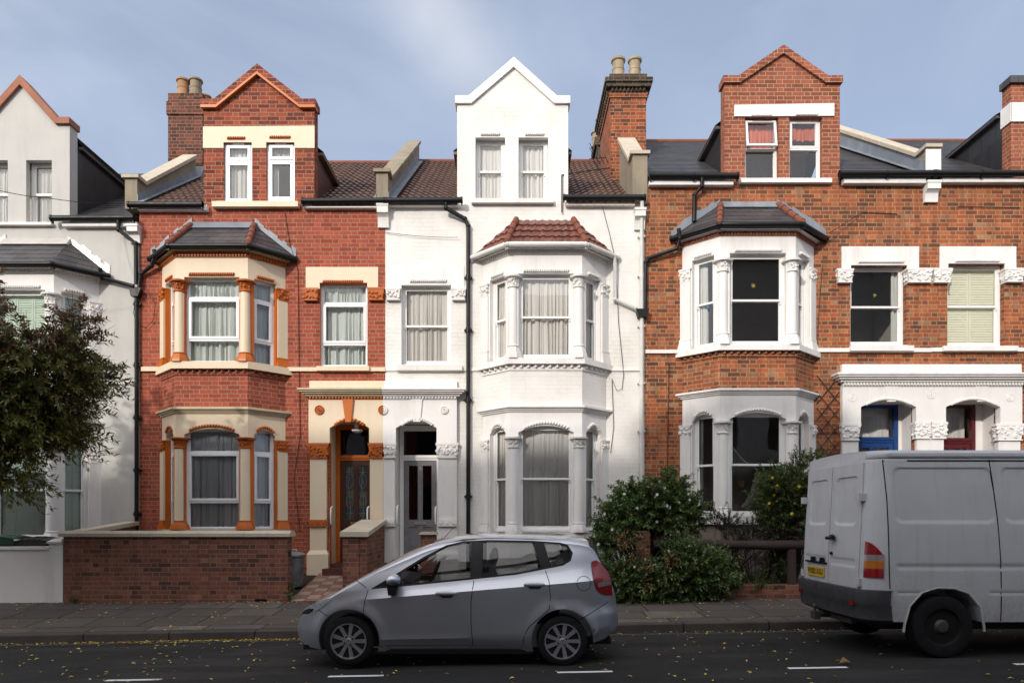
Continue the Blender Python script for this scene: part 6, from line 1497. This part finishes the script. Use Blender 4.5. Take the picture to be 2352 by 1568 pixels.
mb = MB(); mb.prism([(gy + .28, gt + .031), (F - .06, 1.561), (F - .06, 1.64), (gy + .28, gt + .11)], gx0 - .03, gx0 + .25, 'x'); mb.build('return_coping', 'stone', gw)
mb = MB(); mb.box(gx1 + .001, gx1 + .012, gy + .02, gy + .12, gt - .35, gt - .26); mb.build('gate_latch_plate', 'bin_black', gw)
mb = MB(); mb.box(X(585, gy), X(612, gy), gy - .004, gy + .05, .21, .25); mb.build('vent_hole', 'seam', gw)

ww = thing('garden_wall', 'low white rendered garden wall with a square end pier, below the tree', 'wall', (X(40, gy), gy, .15))
wx1 = X(144, gy)
mb = MB(); mb.box(-15, X(112, gy), gy + .02, gy + .2, -.3, Z(1262, gy)); mb.build('wall_panel', 'white_old', ww)
mb = MB(); mb.box(-15, X(112, gy), gy - .01, gy + .23, Z(1262, gy) + .001, Z(1255, gy)); mb.build('coping', 'white', ww)
mb = MB(); mb.box(X(112, gy) + .001, wx1, gy, gy + .25, -.3, Z(1247, gy)); mb.prism([(X(110, gy), gy - .04), (wx1 + .0, gy - .04), (wx1 + .0, gy + .29), (X(110, gy), gy + .29)], Z(1247, gy) + .001, Z(1243, gy)); mb.prism([(X(110, gy), gy - .04), (wx1, gy - .04), (wx1, gy + .29), (X(110, gy), gy + .29)], Z(1243, gy) + .0005, Z(1236, gy), 'z', [(X(120, gy), gy + .08), (X(136, gy), gy + .08), (X(136, gy), gy + .18), (X(120, gy), gy + .18)]); mb.build('pier', 'white_old', ww)

dx1 = -2.66; dx0 = X(787, 12.5)
dw = thing('garden_wall', 'short brick dividing wall between the two front doors with a pale sloping coping', 'wall', (dx0, 12.5, .3))
mb = MB(); mb.box(dx0, dx0 + .30, 12.5, 12.8, -.1, Z(1232, 12.5)); mb.build('pier', 'brick_garden', dw)
mb = MB(); mb.prism([(12.52, -.1), (F - .15, .3), (F - .15, Z(1200, F)), (12.52, Z(1232, 12.5))], dx0 + .301, dx1, 'x'); mb.build('brickwork', 'brick_garden', dw)
mb = MB(); mb.prism([(12.45, Z(1232, 12.5) + .001), (F - .14, Z(1200, F) + .001), (F - .14, Z(1200, F) + .07), (12.45, Z(1232, 12.5) + .09)], dx0 - .04, dx1 + .04, 'x'); mb.build('coping', 'stone', dw)
bp = thing('brick_pier', 'small brick gate pier with a stone cap in front of the grey door', 'pier', (X(983, 12.4), 12.4, .3))
mb = MB(); mb.box(X(967, 12.4), X(1000, 12.4), 12.35, 12.62, .1, Z(1227, 12.4)); mb.build('brickwork', 'brick_garden', bp)
mb = MB(); a, b, z = X(962, 12.4), X(1005, 12.4), Z(1227, 12.4); mb.prism([(a, 12.31), (b, 12.31), (b, 12.66), (a, 12.66)], z + .001, z + .05, 'z', [(a + .04, 12.35), (b - .04, 12.35), (b - .04, 12.62), (a + .04, 12.62)]); mb.build('cap', 'cement', bp)
bp = thing('brick_pier', 'bare brick pier half swallowed by the bushes at the end of the timber rail', 'pier', (X(1475, 12.5), 12.5, .3))
mb = MB(); mb.box(X(1459, 12.5), X(1492, 12.5), 12.45, 12.7, 0, Z(1222, 12.5)); mb.build('brickwork', 'brick_garden', bp); mb = MB(); mb.box(X(1461, 12.5), X(1490, 12.5), 12.47, 12.68, Z(1222, 12.5) + .001, Z(1219, 12.5)); mb.build('cap', 'cement', bp)
mb = MB(); a = X(1500, 12.5); mb.box(a, 11.0, 12.42, 12.75, -.1, Z(1343, 12.4)); tag(mb.build('brick_kerb', 'brick_garden'), 'very low mossy brick edging under the timber rail', 'edging')
rl = thing('timber_rail', 'thick dark log rail on round posts edging the planted front garden', 'rail', (X(1700, 12.5), 12.5, .3))
rz = Z(1250, 12.55); P = []
for i in range(15): t = i / 14; P.append((X(1500, 12.55) + (10.8 - X(1500, 12.55)) * t, 12.55 + .01 * math.sin(i * 2.1), rz + .012 * math.sin(i * 1.3)))
mb = MB(); mb.tube(P, [.085 + .008 * math.sin(i * 1.7) for i in range(15)], 12); mb.build('rail', 'timber', rl, smooth=50)
for x in (X(1820, 12.52), X(1560, 12.6), X(2140, 12.52)):
    mb = MB(); mb.tube([(x + .01, 12.55, .1), (x, 12.56, .5), (x - .005, 12.55, rz - .08)], [.088, .085, .08], 12); mb.build('post', 'timber', rl, smooth=50)
vt = MB(); vx0, vx1 = X(1728, FB), X(1754, FB); vt.box(vx0, vx1, FB - .012, FB - .001, Z(1292, FB), Z(1277, FB))
vo = vt.build('air_brick', 'cement', h4); vt = MB()
for i in range(4): z = Z(1290, FB) + i * .028; vt.box(vx0 + .01, vx1 - .01, FB - .0135, FB - .0122, z, z + .014)
vt.build('air_brick_slot', 'seam', vo)
# dustbin
bx_, by_ = X(676, 13.3), 13.3; bz = zgard(bx_, by_)
db = thing('dustbin', 'grey metal dustbin with a domed lid standing behind the end of the brick wall', 'bin', (bx_, by_, bz))
mb = MB(); mb.lathe([(.16, 0), (.165, .02), (.195, .56), (.205, .57), (.205, .6)], (bx_, by_, bz), 28); mb.build('bin_body', 'galv', db, smooth=40)
mb = MB(); mb.lathe([(.22, .585), (.225, .60), (.22, .625), (.17, .655), (.06, .68), (.004, .685)], (bx_, by_, bz), 28); mb.tube([(bx_ - .05, by_, bz + .68), (bx_ - .04, by_, bz + .72), (bx_ + .04, by_, bz + .72), (bx_ + .05, by_, bz + .68)], .01, 6); mb.build('bin_lid', 'galv', db, smooth=40)
# wheelie bins behind the white wall
for (u, D, z, m_, lab, wd) in ((18, 12.75, Z(1226, 12.75), 'bin_green', 'wheeled bin with a curved green lid behind the low white wall', .62), (97, 12.8, Z(1232, 12.8), 'bin_black', 'black wheeled bin with a ribbed lid beside the white pier', .52)):
    x = X(u, D); b = thing('wheelie_bin', lab, 'bin', (x, D, .3)); w_ = wd / 2
    mb = MB(); mb.prism([(x - w_ * .8, D - .2), (x + w_ * .8, D - .2), (x + w_ * .8, D + .25), (x - w_ * .8, D + .25)], .32, z - .14, 'z', [(x - w_, D - .28), (x + w_, D - .28), (x + w_, D + .3), (x - w_, D + .3)]); mb.build('bin_body', 'bin_black', b)
    mb = MB(); n = 10; rows = []
    for i in range(n + 1):
        t = i / n; yy = D - .32 + .66 * t; rows.append([(x + (w_ + .03) * s, yy, z - .13 + .13 * math.sin(math.pi * (.18 + .75 * t)) ** .6 * (1 - .35 * abs(s) ** 3)) for s in (-1, -.8, -.5, -.2, .2, .5, .8, 1)])
    mb.grid(rows); mb.grid([rows[0], [(p[0], p[1] + .01, z - .17) for p in rows[0]]])
    if m_ == 'bin_black':
        for s in (-.6, -.2, .2, .6): mb.tube([(x + w_ * s, D - .32 + .66 * t / 8, z - .125 + .13 * math.sin(math.pi * (.18 + .75 * t / 8)) ** .6 * (1 - .35 * abs(s) ** 3)) for t in range(9)], .008, 5)
    mb.build('bin_lid', m_, b, smooth=45)
    mb = MB(); mb.tube([(x - w_ * .8, D + .36, z - .09), (x + w_ * .8, D + .36, z - .09)], .016, 8); mb.build('bin_handle', 'bin_black', b)
    for s in (-1, 1): mb = MB(); mb.lathe([(.09, 0), (.09, .05)], (x + s * w_ * .8, D + .25, .40), 16, 'y'); mb.build('bin_wheel', 'rubber', b)
# cables, trellis
wire('telephone_cable', [(xf(331), F - .1, zf(655)), (xf(360), F - .06, zf(700)), (xf(356), F - .05, zf(735)), (xf(338), F - .05, zf(755)), (xf(322), F - .1, zf(745)), (xf(312), F - .1, zf(722)), (xf(318), F - .12, zf(700))], .006, 'black cable looping round the drainpipe beside the orange bay')
wire('telephone_cable', [(xf(655), F - .02, zf(490)), (xf(666), F - .02, zf(560)), (xf(685), F - .02, zf(620)), (xf(688), F - .02, zf(850)), (xf(690), F - .02, zf(1000)), (xf(676), F - .03, zf(1100)), (xf(690), F - .02, zf(1220))], .006, 'thin dark cable running down the red brick between the bay and the porch')
wire('telephone_cable', [(xf(885), F - .03, zf(535)), (xf(1052), F - .06, zf(548))], .005, 'thin wire stretched across the white wall to a hook', n=6, sag=.03)
wire('telephone_cable', [(xf(1374), F - .03, zf(440)), (xf(1400), F - .03, zf(540)), (xf(1413), F - .1, zf(610)), (xf(1420), F - .03, zf(740)), (xf(1432), F - .03, zf(860)), (xf(1428), F - .03, zf(893)), (xf(1416), F - .03, zf(897)), (xf(1405), F - .03, zf(870)), (xf(1409, ), F - .03, zf(980)), (xf(1402), F - .03, zf(1040))], .006, 'grey cable hanging in a loop beside the white bay')
wire('telephone_cable', [(xf(1893), F - .2, zf(545)), (xf(1980), F - .02, zf(489)), (xf(2060), F - .012, zf(492))], .007, 'black cable slanting from the bay gutter to the orange brick wall')
wire('telephone_cable', [(xf(2340), F - .02, zf(478)), (xf(2200), F - .03, zf(476)), (xf(2192), F - .06, zf(480))], .008, 'dark cable clipped along the brick above the shuttered window')
wire('telephone_cable', [(xf(1887), F - .05, zf(610)), (xf(1880), F - .03, zf(700)), (xf(1876), F - .03, zf(790))], .007, 'dark cable hanging down beside the white stone bay')
wire('telephone_cable', [(xf(1536), F - .02, zf(835)), (xf(1533), F - .02, zf(1090))], .007, 'dark cable running straight down the orange brick left of the bay')
wire('overhead_wire', [(-14, 11.5, Z(440, 11.5) - .3), (X(0, 12), 12, Z(438, 12)), (X(110, 13), 13, Z(455, 13)), (xf(262), F - .2, zf(478))], .006, 'thin overhead wire crossing in front of the grey gable', n=5, sag=.02)
tr = MB(); tx0, tx1, tz0, tz1 = xf(1874), xf(1926), zf(1040), zf(852)
for k in range(-2, 6):
    z = tz0 + (tz1 - tz0) * k / 5; dz = (tx1 - tx0) * 1.25
    for sg in (0, 1):
        a = [Vector((tx0, F - .03 - .015 * sg, z + (dz if sg else 0))), Vector((tx1, F - .03 - .015 * sg, z + (0 if sg else dz)))]
        if max(a[0].z, a[1].z) < tz1 + .25 and min(a[0].z, a[1].z) > tz0 - .5: tr.tube(a, .010, 5)
tag(tr.build('trellis', 'trellis'), 'brown diamond trellis fixed to the brick between the bay and the porch', 'trellis')
# leaves
M['litter'] = leaf_mat('fallen_leaf', [(0, col(176, 156, 60)), (.35, col(206, 188, 96)), (.6, col(190, 150, 66)), (.8, col(140, 92, 48)), (1, col(180, 180, 96))], .6, .1)
M['leaf_tree'] = leaf_mat('dark_cherry_leaf', [(0, (.070, .095, .022)), (.4, (.120, .145, .034)), (.7, (.135, .130, .038)), (.88, (.150, .095, .040)), (1, (.24, .16, .04))], .42, .3)
M['leaf_tree_top'] = leaf_mat('reddish_cherry_leaf', [(0, (.13, .065, .040)), (.4, (.15, .085, .046)), (.7, (.11, .095, .036)), (1, (.19, .075, .05))], .42, .3)
M['leaf_tree_low'] = leaf_mat('green_cherry_leaf', [(0, (.095, .13, .026)), (.4, (.15, .18, .036)), (.7, (.125, .12, .03)), (1, (.28, .21, .04))], .42, .35)
M['leaf_orange'] = leaf_mat('glossy_mid_green_leaf', [(0, (.048, .095, .024)), (.5, (.085, .150, .036)), (.85, (.125, .195, .050)), (1, (.20, .25, .08))], .35, .22)
M['leaf_dark'] = leaf_mat('dark_green_leaf', [(0, (.042, .072, .022)), (.6, (.080, .118, .036)), (1, (.13, .16, .05))], .4, .22)
M['leaf_brown'] = leaf_mat('withered_leaf', [(0, (.20, .12, .05)), (.5, (.30, .20, .08)), (1, (.16, .09, .04))], .7, .2)
M['leaf_fern'] = leaf_mat('fine_dark_leaf', [(0, (.020, .030, .018)), (.6, (.038, .048, .028)), (1, (.06, .065, .04))], .45, .2)
M['petal'] = plain('white_petal', (.75, .75, .72, 1), .7, .2)
M['petal_yellow'] = plain('yellow_petal', (.65, .45, .03, 1), .7, .2)
M['bark'] = plain('dark_bark', (.035, .026, .020, 1), .9, .2, bump=.8, bsc=50)
M['twig'] = plain('brown_twig', (.075, .05, .035, 1), .85, .2)
rl_ = random.Random(21)
# things seen inside the windows
M['star_yellow'] = plain('yellow_card', (.50, .40, .03, 1), .6); M['star_blue'] = plain('blue_card', (.03, .25, .55, 1), .5)
M['hammock'] = plain('cream_canvas', (.55, .52, .44, 1), .9)
def star(name, u, v, D, r, mat, label, pts=6, ry=0.0):
    c = P3(u, v, D); mb = MB(); mb.at(Matrix.Translation(c) @ Matrix.Rotation(ry, 4, 'Z')); poly = []
    for k in range(pts * 2): a = math.pi * k / pts + .3; q = r if k % 2 == 0 else r * .48; poly.append((q * math.cos(a), q * math.sin(a)))
    mb.prism(poly, -.006, .006, 'y'); return tag(mb.build(name, mat), label, 'ornament')
star('star_ornament', 1730, 656, FB + .24, .055, 'star_yellow', 'yellow star hanging in the front pane of the upper stone bay window'); star('star_ornament', 2009, 678, F + .32, .05, 'star_yellow', 'yellow paper shape hanging in the dark window above the blue door', 3); star('star_ornament', 1628, 712, FB + .36, .065, 'star_blue', 'blue star hanging before the white curtain in the side of the bay', 6, .8)
mb = MB(); D = 14.6; hc = P3(1745, 1090, D)
mb.tube([P3(1662, 1000, D), P3(1705, 1055, D), P3(1743, 1080, D)], .012, 6); mb.tube([P3(1662, 1000, D), P3(1640, 1040, D)], .009, 5)
rows = []
for i in range(13):
    t = i / 12; u = 1690 + (1752 - 1690) * t; v = 1080 + 95 * math.sin(math.pi * min(1, (.42 + .62 * (1 - t)))) if False else 1172 - 92 * (abs(t - .25) / .75) ** 2.2
    rows.append([P3(u, v, D - .15) + Vector((0, k * .12, .05 * abs(k - 1.5) - (.10 if k in (1, 2) else 0))) for k in range(4)])
mb.grid(rows); tag(mb.build('hammock_chair', 'hammock'), 'cream canvas hammock chair hanging inside the ground floor bay behind the bushes', 'hammock')
mb = MB(); c = P3(1708, 1118, FB + .35); mb.lathe([(.05, 0), (.07, .11), (.075, .11), (.075, .13), (.06, .13)], (c.x - .05, c.y, c.z), 12); tag(mb.build('flower_pot', 'terracotta'), 'small clay flower pot inside the ground floor bay window', 'pot')
def leaf(mb, p, d, n, L, W, fold=.25):
    d = d.normalized(); s = d.cross(n)
    if s.length < .05: s = d.cross(Vector((1, .3, .2)))
    s.normalize(); u = s.cross(d)
    a = mb.pt(p); b = mb.pt(p + d * L * .45 + s * W / 2 + u * fold * W); c = mb.pt(p + d * L - u * L * .10); e = mb.pt(p + d * L * .45 - s * W / 2 + u * fold * W); m_ = mb.pt(p + d * L * .5)
    mb.f += [[a, b, m_], [b, c, m_], [a, m_, e], [m_, c, e]]; mb.mi += [mb.k] * 4
def rvec(r=rl_):
    while True:
        v = Vector((r.uniform(-1, 1), r.uniform(-1, 1), r.uniform(-1, 1)))
        if .05 < v.length < 1: return v
# fallen leaves: road, gutter, pavement
mb = MB()
def litter(x, y, z, s=1.0): leaf(mb, Vector((x, y, z + .006)), Vector((rl_.uniform(-1, 1), rl_.uniform(-1, 1), rl_.uniform(-.05, .2))), Vector((rl_.uniform(-.3, .3), rl_.uniform(-.3, .3), 1)), rl_.uniform(.035, .075) * s, rl_.uniform(.018, .036) * s)
for _ in range(480):
    x = rl_.uniform(-8.5, 3.5) if rl_.random() < .8 else rl_.uniform(2, 8); y = 6.6 + 3.4 * rl_.random() ** .9
    if rl_.random() < .35 and x > -1: continue
    litter(x, y, zroad(x, y))
for _ in range(900):
    x = rl_.uniform(-8.5, 8) if rl_.random() < .35 else rl_.gauss(-4.3, 1.6); y = KERB - abs(rl_.gauss(0, .05)); litter(x, y, zroad(x, y) + rl_.uniform(0, .02), .9)
for _ in range(260): x = rl_.uniform(-9, 6); y = rl_.uniform(KERB + .1, WALLY - .05); litter(x, y, zpave(x, y))
for _ in range(260): x = rl_.uniform(-9, 1.5); y = WALLY - abs(rl_.gauss(0, .06)); litter(x, y, zpave(x, y))
mb.build('fallen_leaves', 'litter', kind='stuff')
for (u, D, lab) in ((1927, 7.6, 'large curled brown leaf lying on the road behind the van'),):
    mb = MB(); x = X(u, D); leaf(mb, Vector((x, D, zroad(x, D) + .02)), Vector((1, .1, .1)), Vector((0, -.4, 1)), .15, .09, .5); tag(mb.build('dead_leaf', 'leaf_brown'), lab, 'leaf')

def in_blobs(p, blobs): return any(((p.x - b[0]) / b[3]) ** 2 + ((p.y - b[1]) / b[4]) ** 2 + ((p.z - b[2]) / b[5]) ** 2 < 1 for b in blobs)
def pick(blobs, r, bias=.45):
    tot = [b[3] * b[4] * b[5] * (b[6] if len(b) > 6 else 1) for b in blobs]
    b = r.choices(blobs, tot)[0]; v = rvec(r).normalized() * (r.random() ** bias)
    if r.random() < .16: v *= 1.05 + .38 * r.random()
    return Vector((b[0] + v.x * b[3], b[1] + v.y * b[4], b[2] + v.z * b[5])), v
def plant(root, blobs, base, n, per, L, W, mat_of, tw=.25, droop=.3, r=None, flowers=None, stem_r=.02, bias=.45, spread=.6, crownname='foliage'):
    """leafy shrub: twigs with leaves spread through the blobs, stems back to the base points"""
    r = r or random.Random(4); groups = {}; st = MB(); flist = []
    for i in range(n):
        p, v = pick(blobs, r, bias); b = Vector(r.choice(base)); out = (p - b).normalized()
        d = (v * .8 + out * .5 + Vector((0, 0, r.uniform(-.1, .5))) + rvec(r) * spread).normalized(); tl = tw * r.uniform(.6, 1.3); mk = mat_of(p, r); g = groups.setdefault(mk, MB())
        if r.random() < .16:
            mid = b + (p - b) * .5 + rvec(r) * .12; st.tube([b, mid, p], [stem_r, stem_r * .6, stem_r * .25], 5, False)
        q = p - d * tl * .3
        st.tube([q, p + d * tl * .7], [.004, .002], 4, False)
        for k in range(per):
            t = (k + .5) / per; c = q + d * tl * t - Vector((0, 0, droop * tl * t * t)); a = k * 2.4 + r.random(); s1 = d.cross(Vector((.3, .1, 1))).normalized(); s2 = d.cross(s1); o_ = s1 * math.cos(a) + s2 * math.sin(a)
            ld_ = (o_ * .8 + d * .7 - Vector((0, 0, droop * r.random()))).normalized(); leaf(g, c, ld_, (Vector((0, 0, 1)) + rvec(r) * .7), L * r.uniform(.65, 1.25), W * r.uniform(.7, 1.2))
        if flowers and r.random() < flowers[0] and v.length > .6:
            fl = MB(); fc = p + d * tl * .7
            for k in range(5): leaf(fl, fc, Vector((math.cos(k * 1.257), -.35, math.sin(k * 1.257))), Vector((0, -1, .4)), flowers[1], flowers[1] * .8)
            if len(flist) < 90: flist.append(fl)
    for mk, g in groups.items(): g.build(crownname, mk, root)
    st.build('stems', 'twig', root)
    for fl in flist: fl.build('flower', flowers[2], root)
def blob(u, v, D, ru, rv, rd, w_=1): s = D / K; return (X(u, D), D, Z(v, D), ru * s, rd, rv * s, w_)
# street tree at the left edge
tx, ty = -8.75, 11.05
tree = thing('street_tree', 'small street tree with dark reddish drooping leaves leaning in from the left edge', 'tree', (tx, ty, zpave(tx, ty)))
tk = MB(); tz = zpave(tx, ty)
T = [Vector((tx, ty, tz - .05)), Vector((tx + .03, ty, tz + .7)), Vector((tx - .02, ty + .02, tz + 1.5)), Vector((tx + .08, ty, tz + 2.2)), Vector((tx + .1, ty + .03, tz + 3.0)), Vector((tx + .3, ty, tz + 3.9)), Vector((tx + .55, ty, tz + 4.7))]
tk.tube(T, [.12, .095, .085, .08, .06, .035, .012], 10)
tb = [blob(70, 880, 11.0, 150, 110, .95, 1.3), blob(170, 790, 11.0, 62, 88, .5, 1.2), blob(90, 800, 11.0, 80, 60, .55), blob(225, 868, 11.0, 58, 38, .35, 1.6), blob(110, 985, 11.0, 90, 45, .7, 1.3), blob(30, 950, 11.0, 120, 90, .9), blob(40, 1080, 10.9, 55, 75, .5, 1.1), blob(160, 1000, 11, 62, 24, .3, 1.6), blob(-120, 900, 11.0, 150, 200, 1.2, .7), blob(-130, 700, 11, 120, 120, .9, .7)]
rt = random.Random(9)
LT = {}
def tmat(p, r):
    v = V0 - (p.z - EYE) * K / p.y
    if v < 775 + r.uniform(-50, 50): return 'leaf_tree_top'
    return 'leaf_tree_low' if v > 960 + r.uniform(-60, 60) else 'leaf_tree'
for tgt in ((170, 760, 11.0), (235, 865, 11.0), (120, 850, 10.7), (140, 960, 11.2), (60, 1000, 10.9), (20, 1100, 10.8), (60, 820, 11.3), (-80, 800, 11), (-150, 950, 11.2), (-60, 1000, 10.7), (180, 990, 11.0)):
    e = P3(*tgt); s = T[rt.choice([2, 3, 3, 4, 4])] if tgt[1] > 800 else T[4]; m1 = s + (e - s) * .35 + Vector((0, 0, .22)) + rvec(rt) * .08; m2 = s + (e - s) * .7 + Vector((0, 0, .20)) + rvec(rt) * .10
    tk.tube([s, m1, m2, e], [.032, .022, .014, .005], 7, False)
    for k in range(7):
        a = s + (e - s) * rt.uniform(.4, .95) + Vector((0, 0, .18)); tk.tube([a, a + (rvec(rt) * .25 + (e - s) * .1), a + rvec(rt) * .4 + (e - s) * .2], [.009, .005, .002], 5, False)
tk.build('trunk', 'bark', tree, smooth=60)
plant(tree, tb, [tuple(T[3]), tuple(T[4])], 2500, 16, .108, .040, tmat, tw=.34, droop=.55, r=rt, stem_r=.008, bias=.42, spread=.55, crownname='crown')
# white-flowered bush and its neighbours
def om(p, r): return 'leaf_orange' if r.random() < .75 else 'leaf_dark'
bb = [blob(1495, 1170, 12.9, 98, 62, .5, 1.2), blob(1542, 1115, 13.0, 42, 32, .35, 1.2), blob(1418, 1208, 12.7, 50, 58, .45, 1.1), blob(1570, 1180, 12.9, 50, 50, .35), blob(1388, 1260, 12.55, 30, 60, .3), blob(1440, 1140, 13, 36, 32, .35)]
b1 = thing('bush', 'large rounded green bush dotted with white flowers against the white house', 'bush', (X(1500, 12.9), 12.9, .4))
plant(b1, bb, [(X(1500, 12.9), 12.95, .35), (X(1540, 12.9), 13.0, .35), (X(1450, 12.8), 12.8, .35)], 1700, 14, .078, .036, om, tw=.2, droop=.15, r=random.Random(31), flowers=(.05, .035, 'petal'), stem_r=.014)
bb = [blob(1480, 1335, 12.2, 95, 45, .3, 1.2), blob(1420, 1330, 12.15, 50, 52, .28), blob(1600, 1310, 12.25, 85, 62, .35, 1.3), blob(1560, 1265, 12.3, 40, 45, .25), blob(1650, 1330, 12.3, 45, 40, .3), blob(1480, 1372, 12.1, 90, 14, .25, 1.6)]
b2 = thing('bush', 'low sprawling green shrub spilling over the pavement behind the silver car', 'bush', (X(1540, 12.3), 12.3, .3))
plant(b2, bb, [(X(1500, 12.4), 12.4, .2), (X(1580, 12.4), 12.4, .2), (X(1440, 12.4), 12.4, .2)], 1500, 13, .068, .032, om, tw=.2, droop=.1, r=random.Random(32), flowers=(.02, .03, 'petal'), stem_r=.010)
bb = [blob(1448, 1248, 12.1, 26, 30, .1), blob(1535, 1290, 11.95, 18, 30, .1), blob(1490, 1320, 11.9, 18, 34, .1), blob(1425, 1235, 12.1, 14, 20, .1)]
b3 = thing('dead_branch', 'withered brown branch hanging over the green shrub beside the brick pier', 'branch', (X(1470, 12.3), 12.3, .5))
plant(b3, bb, [(X(1500, 12.3), 12.35, .55)], 60, 9, .065, .028, lambda p, r: 'leaf_brown', tw=.2, droop=.6, r=random.Random(33), stem_r=.008)
bb = [blob(1805, 1125, 12.9, 64, 55, .45, 1.2), blob(1835, 1170, 12.9, 50, 70, .45), blob(1768, 1165, 12.85, 36, 42, .3), blob(1785, 1200, 12.9, 48, 32, .35), blob(1835, 1062, 13, 22, 28, .2, 1.0), blob(1868, 1052, 13, 24, 18, .2)]
b4 = thing('bush', 'tall dark bush with yellow flowers between the bay window and the van', 'bush', (X(1800, 12.9), 12.9, .4))
plant(b4, bb, [(X(1800, 12.9), 12.95, .35), (X(1830, 12.9), 13.0, .35)], 1800, 15, .056, .027, lambda p, r: 'leaf_dark' if r.random() < .8 else 'leaf_orange', tw=.2, droop=.15, r=random.Random(34), flowers=(.022, .035, 'petal_yellow'), stem_r=.012)
bb = [blob(1670, 1200, 12.9, 32, 28, .2), blob(1720, 1215, 12.8, 48, 24, .25), blob(1640, 1185, 12.9, 18, 26, .15), blob(1700, 1250, 12.7, 40, 20, .2), blob(1790, 1230, 12.7, 40, 26, .2)]
b5 = thing('bush', 'thin straggly grey green shrub in front of the stone bay sill', 'bush', (X(1700, 12.8), 12.8, .4))
plant(b5, bb, [(X(1730, 12.9), 12.9, .3), (X(1660, 12.9), 12.9, .4)], 330, 12, .045, .022, lambda p, r: 'leaf_fern', tw=.2, droop=.1, r=random.Random(35), stem_r=.012)
bb = [blob(1770, 1300, 12.85, 26, 36, .2), blob(1740, 1335, 12.8, 50, 14, .25), blob(1795, 1290, 12.8, 20, 40, .2), blob(1690, 1345, 12.7, 40, 10, .2)]
b6 = thing('bush', 'small dark ferny plant under the log rail beside its post', 'plant', (X(1770, 12.8), 12.8, .3))
plant(b6, bb, [(X(1770, 12.9), 12.9, .2)], 260, 12, .055, .024, lambda p, r: 'leaf_dark', tw=.18, droop=.2, r=random.Random(36), stem_r=.006)
for (u, v, D, ru, rv, lab, nn) in ((1590, 1370, 12.25, 26, 10, 'low green weed at the foot of the brick edging', 26), (1752, 1345, 12.4, 26, 12, 'small weed sprouting on the pavement below the log rail', 22), (668, 1355, 12.35, 14, 12, 'tuft of weed at the corner of the long brick wall', 16), (168, 1378, 12.28, 14, 6, 'small dark weed at the left foot of the long brick wall', 12)):
    b = thing('weed', lab, 'weed', (X(u, D), D, zback(X(u, D)))); plant(b, [blob(u, v, D, ru, rv, .12)], [(X(u, D), D + .03, zback(X(u, D)))], nn, 9, .05, .022, om, tw=.1, droop=.2, r=random.Random(int(u)), stem_r=.003)
# the terrace across the street, unseen: heights set to shape shadows and reflections
for i, (x0, x1, zt, m_, lab) in enumerate(((-46, -32, 12.0, 'brick_brown', 'brown brick terrace across the street, far left'), (-31.9, -17.4, 12.15, 'white', 'white rendered house across the street'), (-17.3, -12.5, 12.85, 'brick_orange', 'orange brick house across the street'), (-12.4, -7.1, 12.55, 'white', 'second white house across the street'), (-7.0, -3.1, 13.5, 'brick_red', 'unseen red brick house across the street, raised to cast shade'), (-3.0, 6, 12.1, 'white', 'white house across the street to the right'), (6.1, 30, 14.5, 'white', 'unseen terrace across the street, far right, made tall and white for reflections'))):
    t = thing('opposite_house', lab, 'house', ((x0 + x1) / 2, -3, 0)); yF = -3.0
    mb = MB(); wn = []; n = max(2, int((x1 - x0) / 2.2)); W_ = x1 - x0
    for k in range(n):
        for z0, z1 in ((1.4, 3.3), (4.8, 6.6), (8.0, 9.6)): c = W_ * (k + .5) / n; wn.append((c - .5, c + .5, z0, z1))
    panel(mb, (x1, yF), (x0, yF), -1.5, zt - 1.2, wn, .15)
    mb.box(x0, x1, yF - 6, yF - .3, -1.5, zt - 1.3); mb.build('wall', m_, t)
    mb = MB(); mb.prism([(yF - 6.2, zt - 1.2), (yF + .2, zt - 1.2), (yF + .2, zt - 1.0), (yF - .9, zt), (yF - 5, zt)], x0, x1, 'x'); mb.build('roof', 'slate', t)
    mb = MB()
    for a, b, c, d in wn: mb.box(x1 - b, x1 - a, yF - .28, yF - .16, c, d)
    mb.build('windows', 'trim', t)
